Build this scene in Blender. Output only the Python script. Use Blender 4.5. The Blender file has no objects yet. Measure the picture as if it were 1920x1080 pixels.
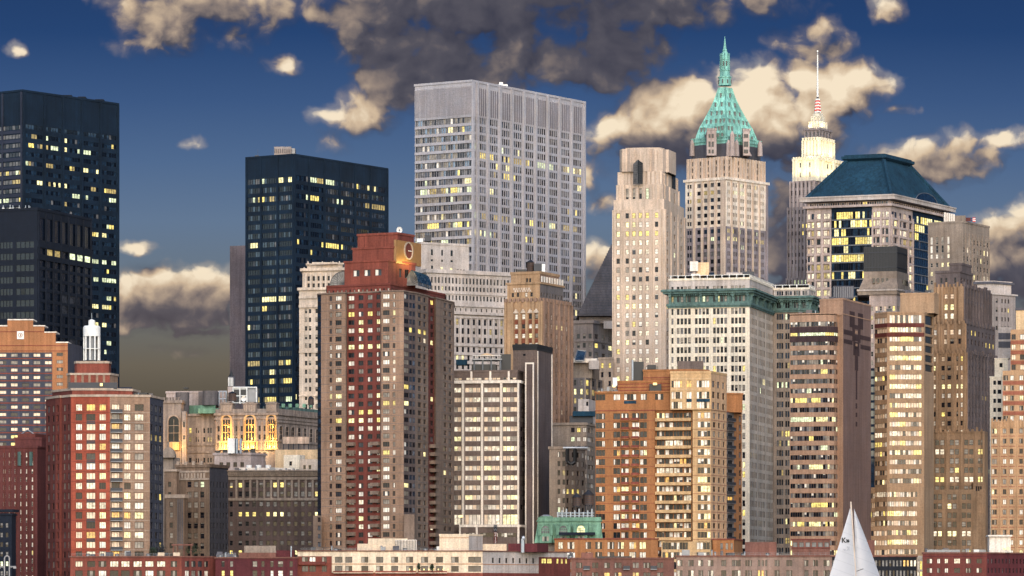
import bpy, math, random
from math import sin, cos, radians as RAD, pi, hypot, atan2
SC = bpy.context.scene
COL = SC.collection
F = 7660.0      # focal length in pixels of the 1920 wide photograph
HZ = 1125.0     # picture row of the horizon
CH = 9.0        # camera height above the harbour
GZ = 2.0        # street level
def WX(px, Y): return (px-960)/F*Y
def WZ(py, Y): return CH+(HZ-py)/F*Y
def lin(c):
    return tuple((v/255/12.92 if v/255 <= .04045 else ((v/255+.055)/1.055)**2.4) for v in c)

# ------------------------------------------------------------ camera, light, sky
cd = bpy.data.cameras.new('camera'); cam = bpy.data.objects.new('camera', cd); COL.objects.link(cam)
cam.location = (0, 0, CH); cam.rotation_euler = (pi/2, 0, 0)
cd.sensor_width = 36; cd.lens = F/1920*36; cd.shift_y = (HZ-540)/1920
cd.clip_start = 1; cd.clip_end = 30000
SC.camera = cam
SUNDIR = (.08, -.88, .45)                  # towards the last western light
sl = bpy.data.lights.new('sun', 'SUN'); sl.energy = .6; sl.angle = RAD(55); sl.color = (1.0, .90, .80)
so = bpy.data.objects.new('sun', sl); COL.objects.link(so)
so.rotation_euler = (atan2(hypot(SUNDIR[0], SUNDIR[1]), SUNDIR[2]), 0, atan2(SUNDIR[1], SUNDIR[0])+pi/2)
SC.view_settings.view_transform = 'Standard'; SC.view_settings.look = 'None'
SC.view_settings.exposure = 1.05; SC.view_settings.gamma = 1
SC.cycles.max_bounces = 4; SC.cycles.diffuse_bounces = 2; SC.cycles.glossy_bounces = 2; SC.cycles.transmission_bounces = 2

class NT:
    def __init__(s, t): s.t = t; s.n = t.nodes; s.l = t.links
    def new(s, k, **kw):
        n = s.n.new(k)
        for a, b in kw.items(): setattr(n, a, b)
        return n
    def put(s, sock, v):
        if v is None: return
        if isinstance(v, bpy.types.NodeSocket): s.l.new(v, sock)
        else:
            if isinstance(v, tuple) and len(v) == 3 and sock.type == 'RGBA': v = v+(1,)
            sock.default_value = v
    def m(s, op, a, b=None, c=None, clamp=False):
        n = s.new('ShaderNodeMath', operation=op, use_clamp=clamp)
        for i, v in enumerate((a, b, c)): s.put(n.inputs[i], v)
        return n.outputs[0]
    def v(s, op, a, b=None):
        n = s.new('ShaderNodeVectorMath', operation=op)
        s.put(n.inputs[0], a); s.put(n.inputs[1], b)
        return n.outputs['Value'] if op in ('DOT_PRODUCT', 'LENGTH') else n.outputs[0]
    def mr(s, x, a, b, c, d, smooth=False):
        n = s.new('ShaderNodeMapRange', interpolation_type='SMOOTHSTEP' if smooth else 'LINEAR')
        for i, q in enumerate((x, a, b, c, d)): s.put(n.inputs[i], q)
        return n.outputs[0]
    def mix(s, f, a, b, mode='MIX'):
        n = s.new('ShaderNodeMix', data_type='RGBA', blend_type=mode)
        s.put(n.inputs[0], f); s.put(n.inputs[6], a); s.put(n.inputs[7], b)
        return n.outputs[2]
    def ramp(s, x, stops):
        n = s.new('ShaderNodeValToRGB'); e = n.color_ramp.elements
        while len(e) < len(stops): e.new(.5)
        for q, (p, c) in zip(e, stops): q.position = p; q.color = tuple(c)+(1,)
        s.put(n.inputs[0], x); return n.outputs[0]
    def noise(s, vec, scale, det=4, rough=.55, dist=0, dim='3D'):
        n = s.new('ShaderNodeTexNoise', noise_dimensions=dim); s.put(n.inputs['Vector'], vec)
        n.inputs['Scale'].default_value = scale; n.inputs['Detail'].default_value = det
        n.inputs['Roughness'].default_value = rough; n.inputs['Distortion'].default_value = dist
        return n.outputs[0]
    def comb(s, x, y, z):
        n = s.new('ShaderNodeCombineXYZ')
        for i, q in enumerate((x, y, z)): s.put(n.inputs[i], q)
        return n.outputs[0]

# cloud banks: centre and radii (picture pixels turned into sky directions), weight
CLOUDS = [(350,20,120,52,1.1),(300,60,70,40,.8),(480,14,70,34,.95),(268,84,26,14,.7),(430,50,60,30,.6),(535,118,26,16,.75),(35,98,18,10,.7),(358,267,18,10,.7),
 (900,5,290,60,1.6),(1200,-10,230,46,1.4),(740,70,105,60,1.5),(850,120,150,58,1.5),(760,150,80,58,1.4),(960,95,95,60,1.15),(1130,112,105,52,1.4),(1120,60,90,40,.8),
 (700,205,52,34,1.1),(650,222,50,26,1.1),(630,264,26,18,.9),(720,180,40,40,.9),(640,40,34,30,.7),(605,25,24,16,.6),(1037,140,20,22,.9),
 (1280,200,105,62,1.75),(1420,190,115,62,1.85),(1540,175,100,52,1.7),(1620,160,46,28,1.1),(1215,235,60,40,1.1),(1165,245,50,26,1.0),(1130,285,46,26,.9),(1330,265,200,58,1.3),(1500,265,80,50,1.0),(1220,300,120,40,.9),
 (1530,78,62,28,1.1),(1665,12,26,26,1.0),(1690,205,22,10,.6),
 (1720,285,60,24,1.1),(1790,275,50,26,1.0),(1800,300,66,26,1.1),(1740,320,60,26,.9),(1830,298,30,18,.8),(1890,262,34,14,.8),(1905,385,18,10,.6),
 (1880,430,56,36,1.35),(1930,420,60,40,1.3),(1900,500,120,62,1.3),
 (330,548,108,42,1.7),(262,550,54,36,1.5),(395,560,50,34,1.5),(300,590,130,30,1.4),(252,466,32,11,1.0),(240,600,44,20,1.0),(372,626,50,10,.8),(410,608,30,8,.6),(345,655,30,6,.4),
 (1115,490,40,32,1.2),(1130,384,22,22,.9),(1105,340,20,22,.9),(1470,390,40,60,1.1),(1465,480,40,60,1.1)]
DARKS = [(1000,15,440,84,1.),(820,105,220,105,.95),(735,70,120,80,.7),(1130,95,190,110,1.0),(980,100,110,70,.7),(1330,287,260,36,.95),(1180,290,80,34,.75),(1470,440,70,140,.85),
 (1910,535,140,52,.95),(320,592,150,24,.85),(380,636,110,26,.8),(1720,318,80,22,.4),(770,160,80,50,.5),(390,30,150,44,.4),(1890,450,90,50,.3),(1530,95,90,36,.35),(1770,300,110,40,.3),(330,570,150,46,.4),(252,462,50,24,.3),(1115,490,50,40,.3)]
BRIGHTS = [(1400,185,250,75,1.),(1250,195,110,60,.9),(1590,160,110,50,.8),(320,530,130,30,.12),(1900,410,70,26,.12),(1036,138,30,26,.6),(690,200,60,34,.45),(780,90,26,30,.55),(700,150,24,26,.5),(1160,118,24,16,.5),(1228,108,20,14,.5),(1115,480,40,30,.4),(1140,252,50,26,.6)]
w = bpy.data.worlds.new('World'); SC.world = w; w.use_nodes = True; w.cycles.sampling_method = 'MANUAL'; w.cycles.sample_map_resolution = 256
t = NT(w.node_tree); t.n.clear()
def field(name, banks, floor):
    g = bpy.data.node_groups.new(name, 'ShaderNodeTree')
    g.interface.new_socket('Vector', in_out='INPUT', socket_type='NodeSocketVector')
    g.interface.new_socket('Value', in_out='OUTPUT', socket_type='NodeSocketFloat')
    q = NT(g); p = q.new('NodeGroupInput').outputs[0]; acc = None
    for cx, cy, rx, ry, a in banks:
        d = q.v('MULTIPLY', q.v('SUBTRACT', p, ((cx-960)/1000, (HZ-cy)/1000, 0)), (1000/rx, 1000/ry, 0))
        e = q.m('MULTIPLY_ADD', q.v('DOT_PRODUCT', d, d), -a*.62, a)
        if acc is None: acc = q.m('MAXIMUM', e, floor)
        else:
            n = q.new('ShaderNodeMath', operation='SMOOTH_MAX'); q.put(n.inputs[0], acc); q.put(n.inputs[1], e); n.inputs[2].default_value = .22
            acc = n.outputs[0]
    o = q.new('NodeGroupOutput'); q.l.new(acc, o.inputs[0]); return g
GM = field('cloud_banks', CLOUDS, -1.9); GD = field('cloud_shade', DARKS, 0.0); GB = field('cloud_light', BRIGHTS, 0.0)
def grp(q, g, v):
    n = q.new('ShaderNodeGroup'); n.node_tree = g; q.put(n.inputs[0], v); return n.outputs[0]
def density(q, p):
    warp = q.new('ShaderNodeTexNoise'); q.put(warp.inputs['Vector'], p); warp.inputs['Scale'].default_value = 14; warp.inputs['Detail'].default_value = 3
    pw = q.v('ADD', p, q.v('MULTIPLY', q.v('SUBTRACT', warp.outputs['Color'], (.5, .5, .5)), (.07, .05, 0)))
    n1 = q.noise(q.v('MULTIPLY', pw, (1, 1.3, 1)), 9.0, 7, .54, dim='2D')
    n2 = q.noise(pw, 32, 5, .6, dim='2D')
    f = q.m('ADD', q.m('MULTIPLY', q.m('SUBTRACT', n1, .5), 2.5), q.m('MULTIPLY', q.m('SUBTRACT', n2, .5), .5))
    for sc_, am in ((16, 1.1), (38, .55)):                # rounded billows
        vo = q.new('ShaderNodeTexVoronoi', feature='SMOOTH_F1', voronoi_dimensions='2D'); q.put(vo.inputs['Vector'], pw); vo.inputs['Scale'].default_value = sc_; vo.inputs['Smoothness'].default_value = .35
        f = q.m('ADD', f, q.m('MULTIPLY', q.m('SUBTRACT', .42, vo.outputs['Distance']), am))
    return q.m('ADD', q.m('MULTIPLY_ADD', grp(q, GM, pw), .95, -.08), f)
dv = t.new('ShaderNodeTexCoord').outputs['Generated']
sp = t.new('ShaderNodeSeparateXYZ'); t.l.new(dv, sp.inputs[0])
yy = t.m('MAXIMUM', sp.outputs[1], .03)
P = t.comb(t.m('MULTIPLY', t.m('DIVIDE', sp.outputs[0], yy), F/1000), t.m('MULTIPLY', t.m('DIVIDE', sp.outputs[2], yy), F/1000), 0.0)
v_ = t.new('ShaderNodeSeparateXYZ'); t.l.new(P, v_.inputs[0])
d0 = density(t, P); d1 = density(t, t.v('ADD', P, (-.020, .036, 0)))
dk = t.m('MINIMUM', grp(t, GD, P), .95)
alpha = t.m('MAXIMUM', t.mr(d0, -.08, .80, 0., 1., True), t.m('MULTIPLY', t.mr(d0, -.75, .5, 0., 1., True), .28))
sh = t.m('ADD', .33, t.m('MULTIPLY', t.m('SUBTRACT', d0, d1), .30))
sh = t.m('ADD', sh, t.m('MULTIPLY', t.m('MINIMUM', grp(t, GB, P), 1.0), .36))
sh = t.m('ADD', sh, t.m('MULTIPLY', d0, .12))
sh = t.m('MULTIPLY', sh, t.m('SUBTRACT', 1.0, t.m('MULTIPLY', dk, .80)), clamp=True)
ccol = t.ramp(sh, [(0., lin((56,58,74))), (.2, lin((86,84,94))), (.42, lin((150,134,124))), (.68, lin((208,184,156))), (1., lin((246,228,200)))])
ccol = t.mix(t.mr(v_.outputs[1], .42, .62, .35, 0.), ccol, lin((128,108,90)))
def H(py): return max(0, min(1, (HZ-py)/1300))
scol = t.ramp(t.m('DIVIDE', v_.outputs[1], 1.3, clamp=True), [(0., lin((72,66,58))), (H(745), lin((94,86,74))), (H(685), lin((108,100,87))), (H(605), lin((108,109,106))),
   (H(520), lin((106,119,132))), (H(415), lin((99,120,147))), (H(300), lin((80,106,143))), (H(190), lin((61,89,132))), (H(60), lin((39,69,115))), (1., lin((26,51,94)))])
scol = t.mix(t.mr(v_.outputs[0], .25, 1.0, 0., .15), scol, t.mix(1., scol, (.70,.76,.86), 'MULTIPLY'))
front = t.mix(alpha, scol, ccol)
sky = t.new('ShaderNodeTexSky', sky_type='NISHITA', sun_disc=False)
sky.sun_elevation = RAD(27); sky.sun_rotation = RAD(175); sky.dust_density = 1.0
ff = t.mr(sp.outputs[1], 0., .35, 0., 1., True)
bgc = t.mix(ff, sky.outputs[0], t.v('SCALE', front) if False else t.mix(1., front, (3.22, 3.22, 3.22), 'MULTIPLY'))
bg = t.new('ShaderNodeBackground'); t.l.new(bgc, bg.inputs[0]); bg.inputs[1].default_value = .15
wo = t.new('ShaderNodeOutputWorld'); t.l.new(bg.outputs[0], wo.inputs[0])

# ------------------------------------------------------------ materials
def newmat(name):
    m = bpy.data.materials.new(name); m.use_nodes = True; q = NT(m.node_tree); q.n.clear()
    o = q.new('ShaderNodeOutputMaterial'); p = q.new('ShaderNodeBsdfPrincipled'); q.l.new(p.outputs[0], o.inputs[0])
    return m, q, p
def wall(name, c, var=.22, streak=.2, fine=.15, rough=.85, course=.07, cs=3.3, spec=.25):
    """masonry: soot patches, rain streaks, fine grain and faint courses"""
    m, q, p = newmat(name); c = lin(c)
    P = q.new('ShaderNodeTexCoord').outputs['Object']
    a = q.mr(q.noise(P, .07, 5, .6), .3, .7, 1-var*1.35, 1+var*.8)
    b = q.mr(q.noise(q.v('MULTIPLY', P, (1, 1, .045)), .75, 4, .65), .32, .7, 1-streak*1.4, 1+streak*.7)
    f = q.mr(q.noise(P, 1.9, 2, .5), .3, .7, 1-fine, 1+fine)
    k = q.m('MULTIPLY', q.m('MULTIPLY', a, b), f)
    if course:
        s = q.new('ShaderNodeSeparateXYZ'); q.l.new(P, s.inputs[0])
        w_ = q.m('FRACT', q.m('DIVIDE', s.outputs[2], cs))
        k = q.m('MULTIPLY', k, q.mr(w_, 0., .1, 1-course, 1.))
    base = q.mix(q.mr(q.noise(P, .16, 3), .35, .65, 0., .5), c, tuple(min(1, x*y) for x, y in zip(c, (1.1, 1., .9))))
    q.put(p.inputs['Base Color'], q.v('MULTIPLY', base, q.comb(k, k, k)))
    p.inputs['Roughness'].default_value = rough; p.inputs['Specular IOR Level'].default_value = spec
    return m
def plain(name, c, rough=.6, metal=0, var=.12):
    m, q, p = newmat(name); c = lin(c)
    P = q.new('ShaderNodeTexCoord').outputs['Object']
    k = q.mr(q.noise(P, .6, 4), .3, .7, 1-var, 1+var)
    q.put(p.inputs['Base Color'], q.v('MULTIPLY', c, q.comb(k, k, k)))
    p.inputs['Roughness'].default_value = rough; p.inputs['Metallic'].default_value = metal
    return m
def glass(name, c, rough=.08, spec=.5, metal=0.0, vs=.35):
    m, q, p = newmat(name); c = lin(c)
    P = q.new('ShaderNodeNewGeometry').outputs['Position']
    k = q.mr(q.noise(P, vs, 3, .7), .3, .7, .45, 1.6)
    q.put(p.inputs['Base Color'], q.v('MULTIPLY', c, q.comb(k, k, k)))
    p.inputs['Roughness'].default_value = rough; p.inputs['Specular IOR Level'].default_value = spec; p.inputs['Metallic'].default_value = metal
    return m
def blind(name, c, vs=.45, lo=.45):
    m, q, p = newmat(name); c = lin(c)
    P = q.new('ShaderNodeNewGeometry').outputs['Position']
    k = q.mr(q.noise(P, vs, 2, .6), .35, .65, lo, 1.15)
    g = q.mr(q.noise(q.v('MULTIPLY', P, (2.2, 2.2, .25)), 1.0, 2), .35, .65, .8, 1.1)
    k = q.m('MULTIPLY', k, g)
    q.put(p.inputs['Base Color'], q.v('MULTIPLY', c, q.comb(k, k, k)))
    p.inputs['Roughness'].default_value = .35
    return m
def lit(name, c, e, vs=.9, lo=.35, hi=1.35):
    m, q, p = newmat(name); c = lin(c)
    P = q.new('ShaderNodeNewGeometry').outputs['Position']
    k = q.m('MULTIPLY', q.mr(q.noise(P, vs, 3, .7), .36, .64, lo, hi), q.mr(q.noise(P, .13, 1), .35, .65, .7, 1.2))
    q.put(p.inputs['Base Color'], (.1, .09, .07)); p.inputs['Roughness'].default_value = .2
    q.put(p.inputs['Emission Color'], c); q.put(p.inputs['Emission Strength'], q.m('MULTIPLY', k, e*.70))
    m.cycles.emission_sampling = 'NONE'
    return m
M = {}
M['g0'] = glass('window_glass_dark', (26,28,34), .1, .25); M['g1'] = glass('window_glass_grey', (52,54,60), .1, .3); M['gb'] = glass('window_glass_blue', (30,48,66), .06, .8)
M['gn'] = glass('window_glass_black', (12,20,32), .12, .4); M['gs'] = glass('window_glass_sky', (120,128,140), .1, .5, .55)
M['bl'] = blind('window_blind', (156,146,132)); M['bw'] = blind('window_blind_white', (248,238,222), .45, .72); M['bp'] = blind('window_sunset_peach', (248,220,188), .45, .74); M['bg'] = blind('window_blind_grey', (112,110,110))  # peach panes: sunset mirrored in the glass is put into the blind colour
M['l0'] = lit('lit_window_yellow', (255,226,120), 1.0); M['l1'] = lit('lit_window_warm', (255,240,170), 1.15); M['l2'] = lit('lit_window_dim', (220,190,110), .5); M['l3'] = lit('lit_window_amber', (255,190,80), .9); M['l5'] = lit('lit_window_fluorescent', (232,244,196), .95); M['l4'] = lit('lit_window_pale', (255,236,204), .85)
M['fd'] = plain('dark_bronze_frame', (46,40,38)); M['fw'] = plain('pale_frame', (176,168,160)); M['fb'] = plain('black_frame', (22,26,32)); M['fr'] = plain('brown_frame', (74,54,46)); M['fg'] = plain('grey_metal', (120,122,126), .45, .5)
M['roof'] = wall('roof_felt', (70,66,64)); M['steel'] = plain('galvanised_steel', (168,172,176), .4, .5); M['dsteel'] = plain('dark_steel', (52,54,60), .5, .4)
M['white'] = plain('white_paint', (225,222,216), .5); M['black'] = plain('black_paint', (18,20,24), .5); M['wood'] = wall('tank_wood', (92,74,66), .3, .4)
PANES = {'dark': ('g0','g0'), 'grey': ('g1','g1'), 'blue': ('gb','gb'), 'night': ('gn','gn'), 'sky': ('gs','gs'), 'blind': ('bl','bl'), 'white': ('bw','bw'), 'peach': ('bp','bp'), 'shade': ('bg','bg'),
  'half': ('bl','g0'), 'halfw': ('bw','g1'), 'halfg': ('bg','g0'), 'lit': ('l0','l0'), 'litw': ('l1','l1'), 'litg': ('l5','l5'), 'dim': ('l2','l2'), 'amber': ('l3','l3'), 'pale': ('l4','l4'), 'halflit': ('bl','l0')}

# ------------------------------------------------------------ mesh helpers
class MB:
    """collects faces and links them as ONE mesh object"""
    def __init__(s): s.v = []; s.f = []; s.m = []
    def quad(s, a, b, c, d, mat):
        n = len(s.v); s.v += [a, b, c, d]; s.f.append((n, n+1, n+2, n+3)); s.m.append(mat)
    def poly(s, pts, mat):
        n = len(s.v); s.v += list(pts); s.f.append(tuple(range(n, n+len(pts)))); s.m.append(mat)
    def prism(s, pts, z0, z1, mat, top=None, pts1=None):
        """pts counter-clockwise seen from above; pts1 = other outline at z1"""
        pts1 = pts1 or pts; k = len(pts)
        for i in range(k):
            a, b, c, d = pts[i], pts[(i+1) % k], pts1[(i+1) % k], pts1[i]
            s.quad((a[0], a[1], z0), (b[0], b[1], z0), (c[0], c[1], z1), (d[0], d[1], z1), mat)
        s.poly([(p[0], p[1], z1) for p in pts1], top or mat)
        s.poly([(p[0], p[1], z0) for p in reversed(pts)], mat)
    def box(s, x0, x1, y0, y1, z0, z1, mat): s.prism([(x0, y0), (x1, y0), (x1, y1), (x0, y1)], z0, z1, mat)
    def bar(s, P0, P1, u0, u1, d0, d1, z0, z1, mat):
        """block on the face P0-P1: along it u0..u1 metres, from d0 to d1 metres in front of it"""
        L = hypot(P1[0]-P0[0], P1[1]-P0[1]); ux, uy = (P1[0]-P0[0])/L, (P1[1]-P0[1])/L; nx, ny = uy, -ux
        g = lambda u, d: (P0[0]+ux*u+nx*d, P0[1]+uy*u+ny*d)
        s.prism([g(u0, d1), g(u1, d1), g(u1, d0), g(u0, d0)], z0, z1, mat)
    def cyl(s, x, y, z0, z1, r0, r1, mat, n=16):
        a = [(x+r0*cos(2*pi*i/n), y+r0*sin(2*pi*i/n)) for i in range(n)]; b = [(x+r1*cos(2*pi*i/n), y+r1*sin(2*pi*i/n)) for i in range(n)]
        s.prism(a, z0, z1, mat, None, b)
    def tube(s, A, B, r, mat, n=6):
        from mathutils import Vector
        A, B = Vector(A), Vector(B); d = (B-A).normalized(); u = d.orthogonal().normalized(); w = d.cross(u)
        ra = [A+(u*cos(2*pi*i/n)+w*sin(2*pi*i/n))*r for i in range(n)]; rb = [p+(B-A) for p in ra]
        for i in range(n): s.quad(tuple(ra[i]), tuple(ra[(i+1) % n]), tuple(rb[(i+1) % n]), tuple(rb[i]), mat)
        s.poly([tuple(p) for p in rb], mat); s.poly([tuple(p) for p in reversed(ra)], mat)
    def mesh(s, name, o=(0, 0, 0)):
        me = bpy.data.meshes.new(name)
        me.from_pydata([(a-o[0], b-o[1], c-o[2]) for a, b, c in s.v], [], s.f)
        mats = []; idx = []
        for k in s.m:
            if k not in mats: mats.append(k)
            idx.append(mats.index(k))
        for k in mats: me.materials.append(M[k] if isinstance(k, str) else k)
        me.polygons.foreach_set('material_index', idx)
        return me
    def build(s, name, parent=None, o=None):
        if o is None: o = tuple(parent.location) if parent else (0, 0, 0)
        ob = bpy.data.objects.new(name, s.mesh(name, o)); COL.objects.link(ob)
        if parent: ob.parent = parent
        else: ob.location = o
        return ob
def tag(o, label, cat, group=None, kind=None):
    if label: o['label'] = label
    if cat: o['category'] = cat
    if group: o['group'] = group
    if kind: o['kind'] = kind
    return o
def empty(name, loc, label, cat, group=None):
    o = bpy.data.objects.new(name, None); COL.objects.link(o); o.location = loc
    return tag(o, label, cat, group)
def hull(p):
    p = sorted(set(p))
    def half(q):
        h = []
        for a in q:
            while len(h) > 1 and (h[-1][0]-h[-2][0])*(a[1]-h[-2][1])-(h[-1][1]-h[-2][1])*(a[0]-h[-2][0]) <= 0: h.pop()
            h.append(a)
        return h[:-1]
    return half(p)+half(p[::-1])
def inside(h, x, y):
    k = len(h)
    return all((h[(i+1) % k][0]-h[i][0])*(y-h[i][1])-(h[(i+1) % k][1]-h[i][1])*(x-h[i][0]) >= 0 for i in range(k))
def offset(pts, d):
    """outline moved outwards by d (counter-clockwise outline)"""
    k = len(pts); out = []
    for i in range(k):
        p, a, b = pts[i-1], pts[i], pts[(i+1) % k]
        l1 = hypot(a[0]-p[0], a[1]-p[1]); l2 = hypot(b[0]-a[0], b[1]-a[1])
        n1 = ((a[1]-p[1])/l1, -(a[0]-p[0])/l1); n2 = ((b[1]-a[1])/l2, -(b[0]-a[0])/l2)
        q = 1+n1[0]*n2[0]+n1[1]*n2[1]
        out.append((a[0]+d*(n1[0]+n2[0])/q, a[1]+d*(n1[1]+n2[1])/q))
    return out

# windows: one template mesh per size, style and state
WT = {}
def wt(w, h, style, var, fr, lv=0):
    w = round(w/.1)*.1 or .1; h = round(h/.1)*.1 or .1
    key = (round(w, 1), round(h, 1), style, var, fr, lv)
    if key in WT: return WT[key]
    a, b = PANES[var]; q = []; ft = min(.13, w*.09) if style != 'plain' else min(.08, w*.06); dv_ = (0, -.3, .35)[lv]*h
    def r(x0, x1, z0, z1, y, m): q.append((((x0, y, z0), (x1, y, z0), (x1, y, z1), (x0, y, z1)), m))
    X, Z = w/2, h/2
    if style == 'sash':
        r(-X, X, dv_, Z, 0, a); r(-X, X, -Z, dv_, 0, b); r(-X+ft, X-ft, -.05, .05, -.05, fr)
    elif style == 'pair':
        r(-X, 0, -Z, Z, 0, a); r(0, X, -Z, Z, 0, b if a != b else a); r(-ft/2, ft/2, -Z+ft, Z-ft, -.05, fr)
    elif style == 'trip':
        k = w*.3; r(-X, -X+k, -Z, Z, 0, b); r(-X+k, X-k, -Z, Z, 0, a); r(X-k, X, -Z, Z, 0, b if b != 'bl' else a)
        for s_ in (-1, 1): r(s_*(X-k)-ft/2, s_*(X-k)+ft/2, -Z+ft, Z-ft, -.05, fr)
    else:
        if a != b: r(-X, X, dv_, Z, 0, a); r(-X, X, -Z, dv_, 0, b)
        else: r(-X, X, -Z, Z, 0, a)
    r(-X, -X+ft, -Z, Z, -.05, fr); r(X-ft, X, -Z, Z, -.05, fr); r(-X+ft, X-ft, -Z, -Z+ft, -.05, fr); r(-X+ft, X-ft, Z-ft, Z, -.05, fr)
    WT[key] = [q, None]
    return WT[key]
def wt_mesh(t_):
    if t_[1] is None:
        mb = MB()
        for pts, m in t_[0]: mb.quad(*pts, m)
        t_[1] = mb.mesh('window')
    return t_[1]

class S:
    """window grid of one face: columns, rows, style and the mix of states"""
    def __init__(s, c, r, st='sash', mix=None, rec=.3, fr='fd', lit=.06, litv=('lit', 'litw', 'litg', 'dim'), cl=.5, base='dark', rev=None, rl=None):
        s.c, s.r, s.st, s.mix, s.rec, s.fr, s.lit, s.litv, s.cl, s.base, s.rev, s.rl = c, r, st, mix or {}, rec, fr, lit, litv, cl, base, rev, rl
BLD = []
class Tier: pass
class Bld:
    def __init__(s, name, label, cat, Y, aL=35, aR=None, seed=None, group=None):
        s.name, s.label, s.cat, s.Y, s.aL, s.group = name, label, cat, Y, aL, group
        s.aR = 90-aL if aR is None else aR
        s.parts = {}; s.win = []; s.sil = []; s.each = []; s.of = {}; s.rng = random.Random(seed if seed is not None else int(Y*7+len(BLD)*131)); s.root = None; BLD.append(s)
    def mb(s, part):
        if part not in s.parts: s.parts[part] = MB()
        return s.parts[part]
    def z(s, py, dY=0): return WZ(py, s.Y+dY)
    def tier(s, chain, back, ytop, ybot=None, Y=None, mat='roof', specs=(), roof='roof', ztop=None):
        """chain = visible plan points left to right, back = hidden ones right to left"""
        t = Tier(); t.Y = Y or s.Y; t.z1 = ztop if ztop is not None else WZ(ytop, t.Y)
        t.z0 = GZ if ybot is None else (ybot.z1 if isinstance(ybot, Tier) else WZ(ybot, t.Y))
        t.pts = list(chain)+list(back); t.n = len(chain)-1; t.mat = mat
        if s.root is None:
            k = len(t.pts); s.root = empty(s.name, (sum(p[0] for p in t.pts)/k, sum(p[1] for p in t.pts)/k, GZ), s.label, s.cat, s.group)
        for i in range(t.n):
            sp = specs[i] if i < len(specs) else None
            m = mat[i] if isinstance(mat, (list, tuple)) else mat
            s.face(t, i, m, sp)
        m = mat[-1] if isinstance(mat, (list, tuple)) else mat
        k = len(t.pts)
        for i in range(t.n, k):
            a, b = t.pts[i], t.pts[(i+1) % k]
            s.mb('wall').quad((a[0], a[1], t.z0), (b[0], b[1], t.z0), (b[0], b[1], t.z1), (a[0], a[1], t.z1), m)
        s.mb('roof').poly([(p[0], p[1], t.z1) for p in t.pts], roof)
        pr = [(960+F*p[0]/p[1], HZ-(z-CH)*F/p[1]) for p in t.pts for z in (t.z0, t.z1)]
        s.sil.append(hull(pr))
        return t
    def t2(s, pl, pc, pr, ytop, ybot=None, dY=0, mat='roof', L=None, R=None, aL=None, aR=None, roof='roof'):
        """block seen on its corner at column pc: left face to pl, right face to pr"""
        aL = s.aL if aL is None else aL; aR = s.aR if aR is None else aR
        Y = s.Y+dY; C = (WX(pc, Y), Y)
        k = (pl-960)/F; tl = (C[0]-k*Y)/(cos(RAD(aL))+k*sin(RAD(aL))); A = (C[0]-tl*cos(RAD(aL)), Y+tl*sin(RAD(aL)))
        k = (pr-960)/F; tr = (k*Y-C[0])/(cos(RAD(aR))-k*sin(RAD(aR))); B = (C[0]+tr*cos(RAD(aR)), Y+tr*sin(RAD(aR)))
        return s.tier([A, C, B], [(A[0]+B[0]-C[0], A[1]+B[1]-C[1])], ytop, ybot, Y, mat, (L, R), roof)
    def tc(s, pts, ytop, ybot=None, dY=0, mat='roof', specs=(), depth=25, roof='roof', back=None):
        """chain of (column, extra depth)"""
        Y = s.Y+dY; ch = [(WX(p, Y+d), Y+d) for p, d in pts]
        if back is None:
            yb = max(c[1] for c in ch)+depth; back = [(min(ch[-1][0], WX(pts[-1][0], yb)-.3), yb), (max(ch[0][0], WX(pts[0][0], yb)+.3), yb)]
        return s.tier(ch, back, ytop, ybot, Y, mat, specs, roof)
    def ufpx(s, P0, P1, px):
        L = hypot(P1[0]-P0[0], P1[1]-P0[1]); ux, uy = (P1[0]-P0[0])/L, (P1[1]-P0[1])/L; k = (px-960)/F
        return (k*P0[1]-P0[0])/(ux-k*uy)
    def cols(s, P0, P1, c):
        L = hypot(P1[0]-P0[0], P1[1]-P0[1]); out = []
        if c[0] == 'e':
            n, du = c[1], c[2]; m0, m1 = (c[3], c[4]) if len(c) > 3 else (0, 0); w = L*(1-m0-m1)/n
            out = [(L*m0+w*(i+.5-du/2), L*m0+w*(i+.5+du/2)) for i in range(n)]
        elif c[0] == 'p': out = [(s.ufpx(P0, P1, x-w/2), s.ufpx(P0, P1, x+w/2)) for x, w in c[1]]
        elif c[0] == 'g':
            for a, b, n, du in c[1]:
                a, b = s.ufpx(P0, P1, a), s.ufpx(P0, P1, b); w = (b-a)/n
                out += [(a+w*(i+.5-du/2), a+w*(i+.5+du/2)) for i in range(n)]
        return [(a, b) for a, b in sorted(out) if a > .02 and b < L-.02]
    def rows(s, t, r):
        out = []
        for y0, pitch, n, h in (r if isinstance(r, list) else [r]):
            for i in range(n):
                y = y0+pitch*i; za, zb = WZ(y+h/2, t.Y), WZ(y-h/2, t.Y)
                if za > t.z0+.3 and zb < t.z1-.05: out.append((za, zb))
        return sorted(out)
    def face(s, t, i, mat, sp):
        a, b = t.pts[i], t.pts[i+1]; w = s.mb('wall'); L = hypot(b[0]-a[0], b[1]-a[1]); ux, uy = (b[0]-a[0])/L, (b[1]-a[1])/L
        g = lambda u, z, d=0.0: (a[0]+ux*u-uy*d, a[1]+uy*u+ux*d, z)
        if not sp: w.quad(g(0, t.z0), g(L, t.z0), g(L, t.z1), g(0, t.z1), mat); return
        for sp in (sp if isinstance(sp, list) else [sp]):
            sp.C = s.cols(a, b, sp.c); sp.R = s.rows(t, sp.r)
        sps = sp if isinstance(sp, list) else [sp]
        sps = t_specs if False else sps
        s.grid(w, g, L, t, mat, sps[0], ux, uy)
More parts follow.
